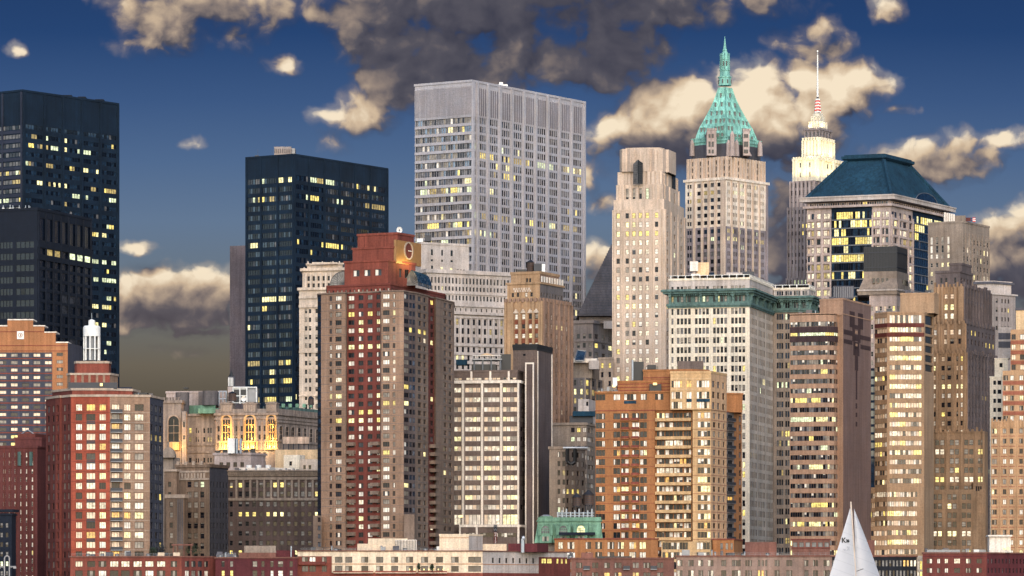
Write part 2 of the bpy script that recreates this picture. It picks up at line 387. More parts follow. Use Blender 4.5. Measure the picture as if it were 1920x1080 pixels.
    def grid(s, w, g, L, t, mat, sp, ux, uy):
        C, R = sp.C, sp.R; rot = atan2(uy, ux); rv = sp.rev or mat; u = 0.0
        for c0, c1 in C:
            w.quad(g(u, t.z0), g(c0, t.z0), g(c0, t.z1), g(u, t.z1), mat); z = t.z0
            for r0, r1 in R:
                w.quad(g(c0, z), g(c1, z), g(c1, r0), g(c0, r0), mat); z = r1
            w.quad(g(c0, z), g(c1, z), g(c1, t.z1), g(c0, t.z1), mat); u = c1
        w.quad(g(u, t.z0), g(L, t.z0), g(L, t.z1), g(u, t.z1), mat)
        d = sp.rec
        for ri, (r0, r1) in enumerate(R):
            fl = s.rng.random(); k = 3.5 if fl < .12*sp.cl*2 else (.2 if fl < .12*sp.cl*2+sp.cl else 1.0)
            run = None
            for c0, c1 in C:
                w.quad(g(c0, r0), g(c1, r0), g(c1, r0, d), g(c0, r0, d), rv); w.quad(g(c0, r1, d), g(c1, r1, d), g(c1, r1), g(c0, r1), rv)
                w.quad(g(c0, r0), g(c0, r0, d), g(c0, r1, d), g(c0, r1), rv); w.quad(g(c1, r0, d), g(c1, r0), g(c1, r1), g(c1, r1, d), rv)
                p = sp.lit*k*(.9 if sp.cl > .35 else 1.0); q = s.rng.random()
                if sp.rl and len(R)-1-ri in sp.rl: p = sp.rl[len(R)-1-ri]
                if run and s.rng.random() < .75*sp.cl+.1: var = run
                elif q < p: var = run = s.rng.choice(sp.litv)
                else:
                    run = None; var = sp.base; q = s.rng.random()
                    for kk, pp in sp.mix.items():
                        if q < pp: var = kk; break
                        q -= pp
                pp_ = PANES[var]; s.win.append((g((c0+c1)/2, (r0+r1)/2, d), c1-c0, r1-r0, rot, sp.st, var, sp.fr, s.rng.choice((0, 0, 1, 2)) if pp_[0] != pp_[1] else 0))
    # relief on a face
    def ends(s, t, i): return t.pts[i], t.pts[i+1]
    def ribs(s, t, i, c, w, d, y0, y1, mat, part='wall'):
        a, b = s.ends(t, i); L = hypot(b[0]-a[0], b[1]-a[1])
        us = [L*k/c for k in range(c+1)] if isinstance(c, int) else [s.ufpx(a, b, x) for x in c]
        z1 = t.z1 if y0 is None else WZ(y0, t.Y); z0 = t.z0 if y1 is None else WZ(y1, t.Y)
        for u in us:
            u0, u1 = max(.01, u-w/2), min(L-.01, u+w/2)
            if u1 > u0: s.mb(part).bar(a, b, u0, u1, -.06, d, z0+.01, z1-.01, mat)
    def bands(s, t, i, ys, h, d, mat, part='wall'):
        a, b = s.ends(t, i); L = hypot(b[0]-a[0], b[1]-a[1])
        for y in ys:
            z = WZ(y, t.Y)
            if z > t.z0+h and z < t.z1+.5: s.mb(part).bar(a, b, .013, L-.013, -.05, d, z-h/2, z+h/2, mat)
    def ring(s, t, y, h, out, mat, part='cornice', up=True, z=None):
        """moulding all round the block, bottom at picture row y"""
        z0 = (t.z1-.35 if y is None else WZ(y, t.Y)) if z is None else z
        s.mb(part).prism(offset(t.pts, out), z0, z0+h, mat)
    def cap(s, t, h=.9, out=.25, mat=None, part='parapet'):
        m = mat or (t.mat[0] if isinstance(t.mat, (list, tuple)) else t.mat)
        s.mb(part).prism(offset(t.pts, out), t.z1-.4, t.z1+h, m, 'roof')
    def clutter(s, t, x0, x1, n, dY=6, seed=0, rail=True):
        """small roof-top plant: boxes, vents, pipes, masts and a railing"""
        r = random.Random(seed*13+int(x0)); Y = t.Y+dY; z = t.z1+.02
        for i in range(n):
            X = WX(r.uniform(x0, x1), Y); k = r.random(); y = Y+r.uniform(0, 4)
            if k < .35: w_ = r.uniform(.8, 2.6); h = r.uniform(.8, 2.2); s.part('roof_unit').box(X-w_/2, X+w_/2, y, y+1.5, z, z+h, r.choice(('steel', 'fg', 'dsteel', 'greyd', 'slate')))
            elif k < .6: m = s.part('vent_pipe'); h = r.uniform(.8, 2); m.cyl(X, y, z, z+h, .22, .22, 'steel', 8); m.cyl(X, y, z+h, z+h+.3, .4, .3, 'fg', 8)
            elif k < .8: s.part('antenna').tube((X, y, z), (X, y, z+r.uniform(2, 5)), .06, 'dsteel', 4)
            else: m = s.part('roof_fan'); m.cyl(X, y, z, z+.9, .7, .7, 'fg', 10); m.cyl(X, y, z+.9, z+1.1, .75, .5, 'dsteel', 10)
        if rail:
            m = s.part('roof_railing'); a, c = WX(x0, Y), WX(x1, Y)
            for h in (.6, 1.1): m.tube((a, Y-3, z+h), (c, Y-3, z+h), .035, 'fg', 4)
            for i in range(int((c-a)/1.8)+1): m.tube((a+i*1.8, Y-3, z), (a+i*1.8, Y-3, z+1.1), .035, 'fg', 4)
    def box(s, part, p0, p1, y0, y1, dY, depth, mat, rot=0, own=True):
        """plant room, cooler or other roof-top block, y0 top row, y1 bottom row"""
        Y = s.Y+dY; x0, x1 = WX(p0, Y), WX(p1, Y); z0, z1 = WZ(y1, Y), WZ(y0, Y); mb = MB()
        if rot:
            r = RAD(rot); cx, cy = (x0+x1)/2, Y; ww = x1-x0
            q = [(-ww/2, 0), (ww/2, 0), (ww/2, depth), (-ww/2, depth)]
            mb.prism([(cx+a*cos(r)-b*sin(r), cy+a*sin(r)+b*cos(r)) for a, b in q], z0, z1, mat)
        else: mb.box(x0, x1, Y, Y+depth, z0, z1, mat)
        s.each.append((part, mb)); return mb
    def part(s, name, of=None):
        mb = MB(); s.each.append((name, mb))
        if of: s.of[id(mb)] = of
        return mb
    def balcony(s, P0, P1, u0, u1, z, d, mat, rail, h=1.05):
        mb = s.part('balcony'); mb.bar(P0, P1, u0, u1, -.02, d, z-.22, z, mat); mb = s.part('railing', mb)
        mb.bar(P0, P1, u0, u1, d-.12, d-.02, z, z+h, rail); mb.bar(P0, P1, u0, u0+.1, 0, d-.12, z, z+h, rail); mb.bar(P0, P1, u1-.1, u1, 0, d-.12, z, z+h, rail)
def arch_pts(w, h, n=10):
    r = w/2; return [(-r, 0), (r, 0)]+[(r*cos(pi*i/n), h-r+r*sin(pi*i/n)) for i in range(n+1)]
def arch(b, P0, P1, u, z0, w, h, pane, frame, part='arched_window', fw=.35, d=.3, bars=2):
    """arched opening: pane, moulded surround and glazing bars"""
    L = hypot(P1[0]-P0[0], P1[1]-P0[1]); ux, uy = (P1[0]-P0[0])/L, (P1[1]-P0[1])/L
    g = lambda x, z, dd: (P0[0]+ux*(u+x)+uy*dd, P0[1]+uy*(u+x)-ux*dd, z)
    mb = b.part(part); pi_ = arch_pts(w, h); po = arch_pts(w+2*fw, h+fw)
    mb.poly([g(x, z0+z, .05) for x, z in pi_], pane); k = len(pi_)
    for i in range(1, k):
        a0, a1, o0, o1 = pi_[i], pi_[(i+1) % k], po[i], po[(i+1) % k]
        if (i+1) % k == 0: a1, o1 = pi_[0], po[0]
        mb.quad(g(a0[0], z0+a0[1], d), g(a1[0], z0+a1[1], d), g(o1[0], z0+o1[1], d), g(o0[0], z0+o0[1], d), frame)
        mb.quad(g(a0[0], z0+a0[1], .0), g(a1[0], z0+a1[1], .0), g(a1[0], z0+a1[1], d), g(a0[0], z0+a0[1], d), frame)
        mb.quad(g(o0[0], z0+o0[1], d), g(o1[0], z0+o1[1], d), g(o1[0], z0+o1[1], .0), g(o0[0], z0+o0[1], .0), frame)
    for q in range(1, bars+1):
        x = -w/2+w*q/(bars+1); mb.bar(P0, P1, u+x-.07, u+x+.07, .04, .14, z0, z0+h-w*.3, frame)
    for q in (.33, .62): mb.bar(P0, P1, u-w/2, u+w/2, .04, .12, z0+h*q, z0+h*q+.2, frame)
    return mb
SUB = {'roof_window': ('pyramid_roof',), 'roof_rib': ('pyramid_roof',), 'lantern': ('pyramid_roof',), 'bracket': ('cornice',), 'dentil_course': ('cornice',), 'merlon': ('parapet', 'roof'), 'lunette': ('hipped_roof',), 'roof_crown': ('hipped_roof',), 'roof_unit': ('roof',), 'vent_pipe': ('roof',),
  'roof_fan': ('roof',), 'roof_railing': ('roof',), 'flue': ('roof',), 'plant_room': ('roof',), 'finial': ('cornice',), 'emblem': ('wall',), 'spandrel_panel': ('wall',), 'pilaster': ('wall',), 'totem_pattern': ('wall',), 'crown_ornament': ('wall',), 'zigzag_band': ('wall',)}
def finish():
    sil = [(b.Y, b, h) for b in BLD for h in b.sil]
    boxes = [(Y, b, h, min(p[0] for p in h), max(p[0] for p in h), min(p[1] for p in h), max(p[1] for p in h)) for Y, b, h in sil]
    for b in BLD:
        o = b.root.location
        made = {}; objs = {}; late = []
        for part, mb in list(b.parts.items())+b.each:
            if not mb.v: continue
            ob = mb.build(part, b.root); made.setdefault(part, ob); objs[id(mb)] = ob; late.append((part, mb, ob))
        for part, mb, ob in late:                       # pieces of a part: one level deeper
            up = objs.get(id(b.of.get(id(mb)))) if id(mb) in b.of else next((made[k] for k in SUB.get(part, ()) if k in made), None)
            if up and up is not ob and up.parent is b.root: ob.parent = up
        front = [q for q in boxes if q[0] < b.Y and q[1] is not b]
        vis = []; rest = []
        for wn in b.win:
            p = wn[0]; x = 960+F*p[0]/p[1]; y = HZ-(p[2]-CH)*F/p[1]
            ok = 0 < x < 1920 and 0 < y < 1080 and not any(q[3] < x < q[4] and q[5] < y < q[6] and inside(q[2], x, y) for q in front)
            if ok: vis.append((-wn[1]*wn[2]*cos(wn[3])/p[1]**2, len(vis), wn))
            else: rest.append(wn)
        vis.sort(); keep = [v[2] for v in vis[:100]]; rest += [v[2] for v in vis[100:]]
        for p, w_, h_, rot, st, var, fr, lv in keep:
            t_ = wt(w_, h_, st, var, fr, lv)
            ob = bpy.data.objects.new('window', wt_mesh(t_)); COL.objects.link(ob)
            ob.parent = b.root; ob.location = (p[0]-o[0], p[1]-o[1], p[2]-o[2]); ob.rotation_euler = (0, 0, rot)
            k = (round(w_/.1)*.1 or .1, round(h_/.1)*.1 or .1); ob.scale = (w_/k[0], 1, h_/k[1])
        if rest:
            mb = MB()
            for p, w_, h_, rot, st, var, fr, lv in rest:
                kx = w_/(round(w_/.1)*.1 or .1); kz = h_/(round(h_/.1)*.1 or .1); c, s_ = cos(rot), sin(rot)
                for pts, m in wt(w_, h_, st, var, fr, lv)[0]:
                    mb.quad(*[(p[0]+x*kx*c-y*s_, p[1]+x*kx*s_+y*c, p[2]+z*kz) for x, y, z in pts], m)
            ob = mb.build('windows', b.root); ob['kind'] = 'stuff'
# ------------------------------------------------------------ wall colours
for n_, c_, kw in [('redfront', (152,76,58), {}), ('navy', (16,34,52), dict(var=.3, streak=.15)), ('navyl', (46,52,68), dict(var=.2, streak=.1)), ('ink', (22,29,42), dict(streak=.1)), ('slab', (106,98,104), dict(course=.12, cs=3.6)),
  ('alu', (168,166,172), dict(var=.1, streak=.12)), ('alud', (118,114,120), dict(var=.15, streak=.15)), ('cream', (200,184,168), {}), ('creamd', (176,158,142), {}), ('terra', (184,174,168), {}), ('terrad', (150,140,136), {}),
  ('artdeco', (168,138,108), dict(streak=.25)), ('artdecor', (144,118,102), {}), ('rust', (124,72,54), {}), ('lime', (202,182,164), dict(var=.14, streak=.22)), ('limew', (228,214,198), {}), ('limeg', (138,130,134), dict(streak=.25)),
  ('slate', (84,84,92), {}), ('stepg', (92,90,96), dict(course=.35, cs=4.2)), ('copper', (138,198,186), dict(var=.3, streak=.4)), ('copperd', (70,128,112), dict(streak=.4)), ('teal', (92,118,114), dict(streak=.35)),
  ('pale', (226,214,194), dict(var=.1)), ('greyt', (146,132,120), {}), ('greyd', (108,102,102), {}), ('tealroof', (28,62,82), dict(var=.25, streak=.3)), ('pinkg', (178,162,156), {}),
  ('tan', (148,121,102), dict(course=.1, cs=3.0)), ('tang', (128,110,98), dict(course=.1, cs=3.0)), ('redb', (116,62,54), dict(course=.08, cs=3.0)), ('redd', (104,56,50), {}), ('redt', (130,70,58), {}),
  ('orange', (158,108,70), dict(var=.12)), ('peach', (196,162,120), dict(var=.1)), ('peachg', (196,160,126), dict(var=.1)), ('dbrown', (112,98,92), dict(course=.15, cs=1.6)), ('dbrownr', (98,86,84), {}), ('whitecol', (228,218,206), dict(var=.08)),
  ('burg', (100,56,54), dict(streak=.2)), ('hotel', (166,114,78), dict(var=.12)), ('bluegrey', (70,72,84), {}), ('ornate', (150,136,126), dict(streak=.35)), ('gothic', (128,108,92), dict(streak=.3)), ('office', (92,78,74), dict(streak=.2)),
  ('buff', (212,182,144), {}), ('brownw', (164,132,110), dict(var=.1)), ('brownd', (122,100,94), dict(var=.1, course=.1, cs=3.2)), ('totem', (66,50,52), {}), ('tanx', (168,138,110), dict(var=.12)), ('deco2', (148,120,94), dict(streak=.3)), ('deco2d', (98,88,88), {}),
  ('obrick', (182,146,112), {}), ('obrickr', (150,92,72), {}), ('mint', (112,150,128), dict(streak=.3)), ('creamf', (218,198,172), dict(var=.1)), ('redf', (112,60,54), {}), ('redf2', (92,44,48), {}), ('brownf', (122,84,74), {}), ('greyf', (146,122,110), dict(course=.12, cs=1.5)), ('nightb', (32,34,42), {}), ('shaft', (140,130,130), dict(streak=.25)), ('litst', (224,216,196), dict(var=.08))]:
    M[n_] = wall('masonry_'+n_, c_, **kw)
MIXO = {'blind': .3, 'half': .22, 'grey': .2}

# ============ dark steel tower at the left edge of the picture
b = Bld('office_tower', 'tall black steel office tower at the left edge with ribbons of windows', 'office tower', 1950)
mixn = {'blue': .35, 'night': .55}
t = b.t2(-70, 42, 222, 170, mat='navy', aL=37, aR=53,
  L=S(('g', [(-68, 41, 18, .92)]), (238, 17, 42, 8), 'plain', {'shade': .62, 'grey': .25}, .15, 'fb', .05, base='night', rl={5: .3, 6: .2, 8: .5}),
  R=S(('g', [(48, 80, 6, .92), (86, 114, 6, .92), (121, 150, 6, .92), (156, 185, 6, .92), (191, 218, 6, .92)]), (236, 17.2, 42, 8.5), 'plain', {'night': .5, 'shade': .04}, .15, 'fb', .05, base='blue', cl=.6, rl={1: .2, 5: .1, 6: .15, 7: .1, 10: .1}))
b.ribs(t, 1, [44, 83, 117.5, 153, 188, 220.5], 1.3, .7, 172, None, 'navy'); b.ribs(t, 0, [-69, -32, 5, 40.5], .9, .5, 172, None, 'navyl')
b.bands(t, 0, [246.5+17*i for i in range(40)], 1.5, .25, 'navyl')
b.cap(t, .6, .3); b.box('plant_room', 116, 134, 178, 188, 40, 14, 'ink'); b.box('plant_room', 146, 160, 181, 192, 60, 14, 'ink'); b.box('cooling_unit', 178, 194, 186, 198, 75, 12, 'ink')
# ============ lower near-black tower before it
b = Bld('office_tower', 'lower near-black tower with tall recessed roof panels, before the taller tower at left edge', 'office tower', 1750)
t = b.t2(-60, 70, 172, 392, mat='ink', aL=20, aR=70,
  L=S(('g', [(-58, 24, 14, .85), (30, 64, 4, .9)]), (458, 22, 28, 12), 'plain', {'night': .9}, .2, 'fb', .02, base='dark', cl=.8),
  R=S(('g', [(73+14.1*i, 85.5+14.1*i, 1, 1) for i in range(7)]), [(428, 1, 1, 42), (470, 1, 1, 13), (491, 20.5, 30, 15)], 'pair', {'night': .88}, .35, 'fb', .04, base='grey', cl=.7, rl={1: .4}))
b.ribs(t, 1, [71.5+14.1*i for i in range(8)], .7, .6, 396, None, 'ink'); b.bands(t, 1, [458, 481], 2.4, .5, 'ink'); b.cap(t, .7, .25)
for x in (4, 17, 22, 34, 46, 52, 54):
    mb = b.part('antenna'); X = WX(x, 1762); mb.tube((X, 1766, WZ(393, 1762)), (X, 1766, WZ(385-(x % 3)*1.5, 1762)), .18, 'steel'); mb.box(X-.5, X+.5, 1765.6, 1766.4, WZ(390, 1762), WZ(388, 1762), 'steel')

# ============ dark office slab, centre left
b = Bld('office_tower', 'black steel office slab with a white cooling plant on its roof, standing against open sky', 'office tower', 1900)
mixd = {'blue': .3, 'shade': .03, 'grey': .06}
t = b.t2(461, 551, 727, 290, mat='navy', aL=33, aR=57,
  L=S(('g', [(464, 488, 5, .92), (491, 519, 6, .92), (522, 549, 6, .92)]), (336, 17.15, 40, 10), 'plain', mixd, .2, 'fb', .05, base='night', cl=.7, rl={0: .18, 2: .28, 9: .1, 21: .1, 22: .25, 24: .7}),
  R=S(('g', [(553+28.8*i, 578+28.8*i, 6, .92) for i in range(6)]), (332, 17.15, 40, 10), 'plain', mixd, .2, 'fb', .05, base='night', cl=.7, rl={0: .22, 2: .2, 4: .06, 8: .1, 24: .4}))
b.ribs(t, 0, [462, 489.5, 520.5, 549.8], 1.0, .5, None, None, 'navy'); b.ribs(t, 1, [551.8]+[579.5+28.8*i for i in range(5)]+[726.3], 1.0, .5, None, None, 'navy'); b.cap(t, .5, .2); b.clutter(t, 470, 520, 5, 16, 1, False)
mb = b.box('cooling_plant', 514, 546, 275, 293, 30, 14, 'terrad')
for i in range(9): mb.box(WX(515+3.5*i, 1930), WX(516+3.5*i, 1930), 1929.6, 1930, WZ(287, 1930), WZ(279, 1930), 'dsteel')
b.box('cooling_plant', 546, 553, 278, 293, 34, 9, 'fg')
b = Bld('slab_building', 'windowless grey slab of wall behind the black office slab', 'building', 2010)
b.tc([(431, 4), (470, 0)], 460, mat='slab', depth=40)

# ============ silver bank tower
b = Bld('office_tower', 'tall silver aluminium tower with a blank ribbed top, highest block in the middle', 'office tower', 1950)
SPB = {'white': .10, 'blind': .30, 'grey': .4}
t = b.t2(778, 884.5, 1097, 152, mat='alu', aL=33, aR=57,
  L=S(('g', [(779, 884, 24, .93)]), [(224.5, 16.25, 9, 10.5), (371, 1, 1, 10.5), (387, 16.25, 30, 10.5)], 'plain', {'blind': .3, 'grey': .18, 'sky': .2, 'white': .05}, .25, 'fd', .07, base='shade', cl=.6, rl={8: .35, 12: .3}),
  R=S(('g', [(887.5, 892.5, 2, .7)]+[(896+22.35*i, 911.5+22.35*i, 4, .84) for i in range(9)]), (223.5, 16.25, 42, 11.5), 'plain', {'dark': .18, 'shade': .25, 'sky': .3, 'halfg': .15}, .35, 'fd', .05, base='grey', cl=.55, rl={4: .42, 5: .06, 9: .1, 11: .28, 13: .2}))
b.ribs(t, 1, [886, 894]+[914+22.35*i for i in range(8)]+[1094.5], 1.35, .9, None, None, 'alu')
b.ribs(t, 0, 48, .28, .3, 160, 218, 'alu'); b.ribs(t, 1, [896+22.35*i+j*3.9 for i in range(9) for j in range(5)], .3, .35, 160, 216, 'alu')
b.bands(t, 0, [189], 13.6, .1, 'alud')
a_, c_ = b.ends(t, 1)
for i in range(9):
    b.mb('wall').bar(a_, c_, b.ufpx(a_, c_, 895.8+22.35*i), b.ufpx(a_, c_, 911.8+22.35*i), -.05, .12, WZ(214, 1950), WZ(163, 1950), 'alud')
b.bands(t, 0, [216.7+16.25*i for i in range(40)], 1.15, .3, 'alu'); b.cap(t, .7, .35, 'alu')
mb = b.box('plant_room', 930, 952, 158, 166, 70, 12, 'steel'); b.box('antenna_hut', 936, 943, 154, 162, 72, 6, 'white')

# ============ grey stepped pyramid
b = Bld('bank_building', 'grey stone tower under a steep stepped pyramid roof, half hidden by the pale limestone tower', 'building', 2000)
t = b.t2(1068, 1112, 1200, 604, mat='terrad', aL=20, aR=70, L=S(('e', 4, .5), (630, 17, 15, 9), 'sash', MIXO), R=S(('e', 7, .5), (630, 17, 15, 9), 'sash', MIXO))
b.ring(t, 606, 1.5, .7, 'terrad'); b.ring(t, 640, .9, .5, 'terrad')
t1 = b.tc([(1086, 8), (1204, 8)], 592, t, mat='terrad', depth=30)
mb = b.part('pyramid_roof'); n = 27; x0, x1, xt0, xt1 = 1083, 1223, 1149, 1157; Yb = 2004
for i in range(n):
    f = i/n; a_, c_ = x0+(xt0-x0)*f, x1+(xt1-x1)*f; z0 = WZ(592-(592-452)*i/n, Yb); z1 = WZ(592-(592-452)*(i+1)/n, Yb); d = 18*f
    mb.box(WX(a_, Yb), WX(c_, Yb), Yb+d, Yb+38-d, z0, z1-.5, 'stepg'); mb.box(WX(a_, Yb)+.5, WX(c_, Yb)-.5, Yb+d+.5, Yb+38-d-.5, z1-.5, z1, 'slate')
b.box('plant_room', 1132, 1148, 602, 616, -6, 5, 'terra')

# ============ limestone tower with faceted top
b = Bld('limestone_tower', 'pale limestone skyscraper with a faceted top and one tall dark niche window', 'skyscraper', 1900)
def fluted(pl, pc, pr, dY=0, n1=5, n2=4, k=1.3, aL=14, aR=70):
    Y = b.Y+dY; q = []
    return [(pl, 22*.2+k+dY*0), ]
lw = {'white': .5, 'halfw': .15, 'blind': .1}; lx = dict(litv=('pale', 'litw', 'lit'))
rowsN = [(403, 17, 40, 10)]
t = b.t2(1148, 1247, 1287, 392, mat='lime', aL=14, aR=76, L=S(('p', [(1159, 6.4), (1176, 6.4), (1188.5, 6.4), (1200.8, 6.4), (1213.6, 6.4), (1231, 6.4)]), rowsN, 'sash', lw, .3, 'fr', .42, **lx), R=S(('p', [(1251.5, 2.4), (1265, 2.6), (1277.5, 2.6)]), rowsN, 'sash', {'blind': .3, 'halfg': .3}, .3, 'fr', .08))
b.ribs(t, 0, [1148.8, 1153.5, 1166, 1182.3, 1194.6, 1207, 1222, 1238.5, 1245.5], .8, .35, None, None, 'lime'); b.ribs(t, 1, [1248, 1258, 1271, 1283], 1.2, .4, None, None, 'lime')
t1 = b.t2(1150.5, 1245, 1283, 373, t, 1.2, 'lime', aL=14, aR=76)
t2 = b.t2(1155, 1243, 1275, 345, t1, 3, 'lime', aL=14, aR=76, L=S(('p', [(1176, 5.4), (1188.5, 5.4), (1200.8, 5.4), (1213.6, 5.4)]), (362, 1, 1, 20), 'sash', {'half': .7}, .4, 'fr', .1), R=S(('p', [(1265, 2.2)]), (362, 1, 1, 20), 'sash'))
b.ribs(t2, 0, [1158, 1169, 1182.5, 1194.5, 1207.5, 1221, 1231, 1240], 1.1, .5, None, None, 'lime'); b.ribs(t2, 1, [1246, 1255, 1272], 1.3, .6, None, None, 'lime')
t3 = b.t2(1158.5, 1242.5, 1271, 321, t2, 5, 'lime', aL=14, aR=76)
b.ribs(t3, 0, [1161, 1167, 1173, 1180, 1208, 1217, 1225, 1233, 1240], 1.5, .6, None, None, 'lime'); b.ribs(t3, 1, [1244.5, 1251, 1269], 1.3, .6, 324, None, 'lime')
t4 = b.tc([(1162, 12), (1166, 7.5), (1176, 7.5), (1181, 6), (1190, 8), (1199, 6.5), (1210, 6), (1221, 7.5), (1226, 6), (1242.5, 6.5), (1249, 10), (1254, 10), (1262, 18), (1267.5, 24)], 276, t3, 0, 'lime', depth=10)
b.tc([(1173, 10), (1210, 8), (1238, 8), (1246, 12)], 273, t4, 0, 'lime', depth=10)
b.ribs(t4, 1, [1171], 1.2, .4, None, None, 'lime'); b.ribs(t4, 8, [1230, 1236], 1.2, .4, 279, None, 'lime')
mb = b.part('niche_window'); Yn = 1904
X = [WX(p, Yn) for p in (1187.5, 1196, 1205)]; zz = WZ(345, Yn); zt = [WZ(p, Yn) for p in (307, 300, 306)]
mb.quad((X[0], Yn-.2, zz), (X[1], Yn-2.2, zz), (X[1], Yn-2.2, zt[1]), (X[0], Yn-.2, zt[0]), 'bg'); mb.quad((X[1], Yn-2.2, zz), (X[2], Yn-.2, zz), (X[2], Yn-.2, zt[2]), (X[1], Yn-2.2, zt[1]), 'g0')
for i in range(9):
    z = zz+(zt[0]-zz)*i/9; mb.tube((X[0], Yn-.3, z), (X[1], Yn-2.3, z), .07, 'fd', 4); mb.tube((X[1], Yn-2.3, z), (X[2], Yn-.3, z), .07, 'fd', 4)
for f in (0, .25, .5, .75, 1): mb.tube((X[0]+(X[1]-X[0])*f, Yn-.3-2*f, zz), (X[0]+(X[1]-X[0])*f, Yn-.3-2*f, zt[0]+(zt[1]-zt[0])*f), .09, 'fd', 4); mb.tube((X[2]+(X[1]-X[2])*f, Yn-.3-2*f, zz), (X[2]+(X[1]-X[2])*f, Yn-.3-2*f, zt[2]+(zt[1]-zt[2])*f), .09, 'fd', 4)
mb = b.part('niche_window'); a_, c_ = b.ends(t3, 1); mb.bar(a_, c_, b.ufpx(a_, c_, 1259.5), b.ufpx(a_, c_, 1265), .01, .3, WZ(345, 1905), WZ(319.5, 1905), 'g0')
for q in (1259.5, 1262.2, 1265): mb.bar(a_, c_, b.ufpx(a_, c_, q)-.12, b.ufpx(a_, c_, q)+.12, .3, .42, WZ(345, 1905), WZ(319, 1905), 'fd')
ww = S(('e', 2, .35), (685, 17, 14, 10), 'sash', {'dark': .5}, .3, 'fr', .25)
t = b.tc([(1122, 4), (1150, -1)], 672, None, -12, 'creamd', [ww], depth=16); b.cap(t, .6, .2)

# ============ green pyramid tower
b = Bld('spire_tower', 'skyscraper crowned by a steep sea-green copper pyramid and needle spire', 'skyscraper', 2050)
colsL = [(1292, 7.5, 2), (1311, 6, 1), (1323.5, 6, 1), (1336, 6, 1), (1348, 6, 1)]
cL = ('g', [(1288, 1297, 2, .8), (1307, 1314, 1, 1), (1319.5, 1326.5, 1, 1), (1332, 1339, 1, 1), (1344.5, 1351, 1, 1)])
cR = ('g', [(1364, 1369, 2, .75), (1374, 1383, 3, .7), (1387, 1396, 3, .7), (1400, 1409, 3, .7), (1413, 1421, 3, .7), (1426, 1433, 3, .7)])
mxO = {'dark': .45, 'blue': .2, 'shade': .2}
t = b.t2(1284, 1362, 1440, 424, mat='limeg', aL=38, aR=52, L=S(cL, (432, 14.2, 32, 8), 'pair', mxO, .4, 'fb', .1, base='grey'), R=S(cR, (432, 14.2, 32, 8), 'plain', mxO, .4, 'fb', .1, base='grey'))
t1 = b.t2(1285, 1362, 1439, 333, t, 1, mat='limew', aL=38, aR=52, L=S(cL, (345, 14.1, 6, 7.5), 'pair', mxO, .4, 'fb', .12, base='dark'), R=S(cR, (345, 14.1, 6, 7.5), 'plain', mxO, .4, 'fb', .06, base='dark'))
for T in (t, t1):
    b.ribs(T, 0, [1302, 1317, 1329.3, 1341.8], 1.1, .7, None, None, 'lime'); b.ribs(T, 0, [1356.5], 2.6, .8, None, None, 'lime'); b.ribs(T, 1, [1371.5, 1385, 1398, 1411, 1423.5], .9, .6, None, None, 'lime'); b.ribs(T, 1, [1437], 1.2, .7, None, None, 'limeg')
b.ring(t1, 336.5, 1.3, .8, 'limew')
t2 = b.t2(1289, 1363, 1433, 293, t1, 3, mat='lime', aL=38, aR=52, L=S(('e', 5, .42), [(303, 1, 1, 8), (315, 1, 1, 9), (327, 1, 1, 6)], 'pair', mxO, .5, 'fb', .02), R=S(('e', 8, .4), [(303, 1, 1, 8), (315, 1, 1, 9), (327, 1, 1, 6)], 'plain', mxO, .5, 'fb', .02))
b.ribs(t2, 0, 10, 1.0, .8, None, None, 'lime'); b.ribs(t2, 1, 12, .9, .8, None, None, 'lime')
t3 = b.t2(1297.5, 1364, 1426, 268, t2, 7, mat='slate', aL=38, aR=52)
for p, d, top in ((1298, 20, 262), (1373, 5, 246), (1425, 24, 264), (1366, 6, 262), (1381, 9, 262), (1344.5, 14, 272), (1320, 20, 285), (1405, 20, 285)):
    mb = b.part('pinnacle'); Y = b.Y+d; x = WX(p, Y); mb.cyl(x, Y, WZ(293, Y), WZ(top+6, Y), 1.4, 1.15, 'pinkg', 8); mb.cyl(x, Y, WZ(top+6, Y), WZ(top, Y), 1.15, .3, 'pinkg', 8)
for pa, pc, pr, dY, top in ((1325, 1340, 1343, 8, 241), (1393, 1396, 1405, 12, 242)):
    mb = b.part('dormer'); Y = b.Y+dY; mb.box(WX(pa, Y), WX(pr, Y), Y-1.5, Y+11, WZ(292, Y), WZ(top+4, Y), 'pinkg')
    for q in range(4): mb.box(WX(pa+(pr-pa)*q/3.6, Y), WX(pa+(pr-pa)*q/3.6, Y)+1.1, Y-1.7, Y+1, WZ(top+4, Y), WZ(top, Y), 'pinkg')
    for y0, y1 in ((252, 259), (266, 276), (281, 288)):
        for q in (.28, .62): mb.box(WX(pa+(pr-pa)*q, Y)-.5, WX(pa+(pr-pa)*q, Y)+.5, Y-1.75, Y-1.45, WZ(y1, Y), WZ(y0, Y), 'g0')
t4 = b.t2(1297, 1364, 1427, 262, t3, 7, mat='copper', aL=38, aR=52); b.ring(t4, 263, .9, .5, 'copper', 'cornice')
mb = b.part('balustrade'); o_ = offset(t4.pts, .3)
for k in range(2):
    A, B = o_[k], o_[k+1]; L = hypot(B[0]-A[0], B[1]-A[1])
    for i in range(int(L/1.3)): mb.bar(A, B, i*1.3+.2, i*1.3+.75, -.3, .1, t4.z1, t4.z1+1.5, 'copper')
    mb.bar(A, B, .1, L-.1, -.35, .15, t4.z1+1.5, t4.z1+1.9, 'copper')
mb = b.part('pyramid_roof'); base = offset(t4.pts, -1.2); cx = sum(p[0] for p in base)/4; cy = sum(p[1] for p in base)/4
cpx = 1359.0; topc = (WX(cpx, cy), cy)
prof = [(262, 1.0), (250, .93), (236, .83), (216, .63), (197, .455), (178, .31), (165, .235), (160, .215)]
rings = []
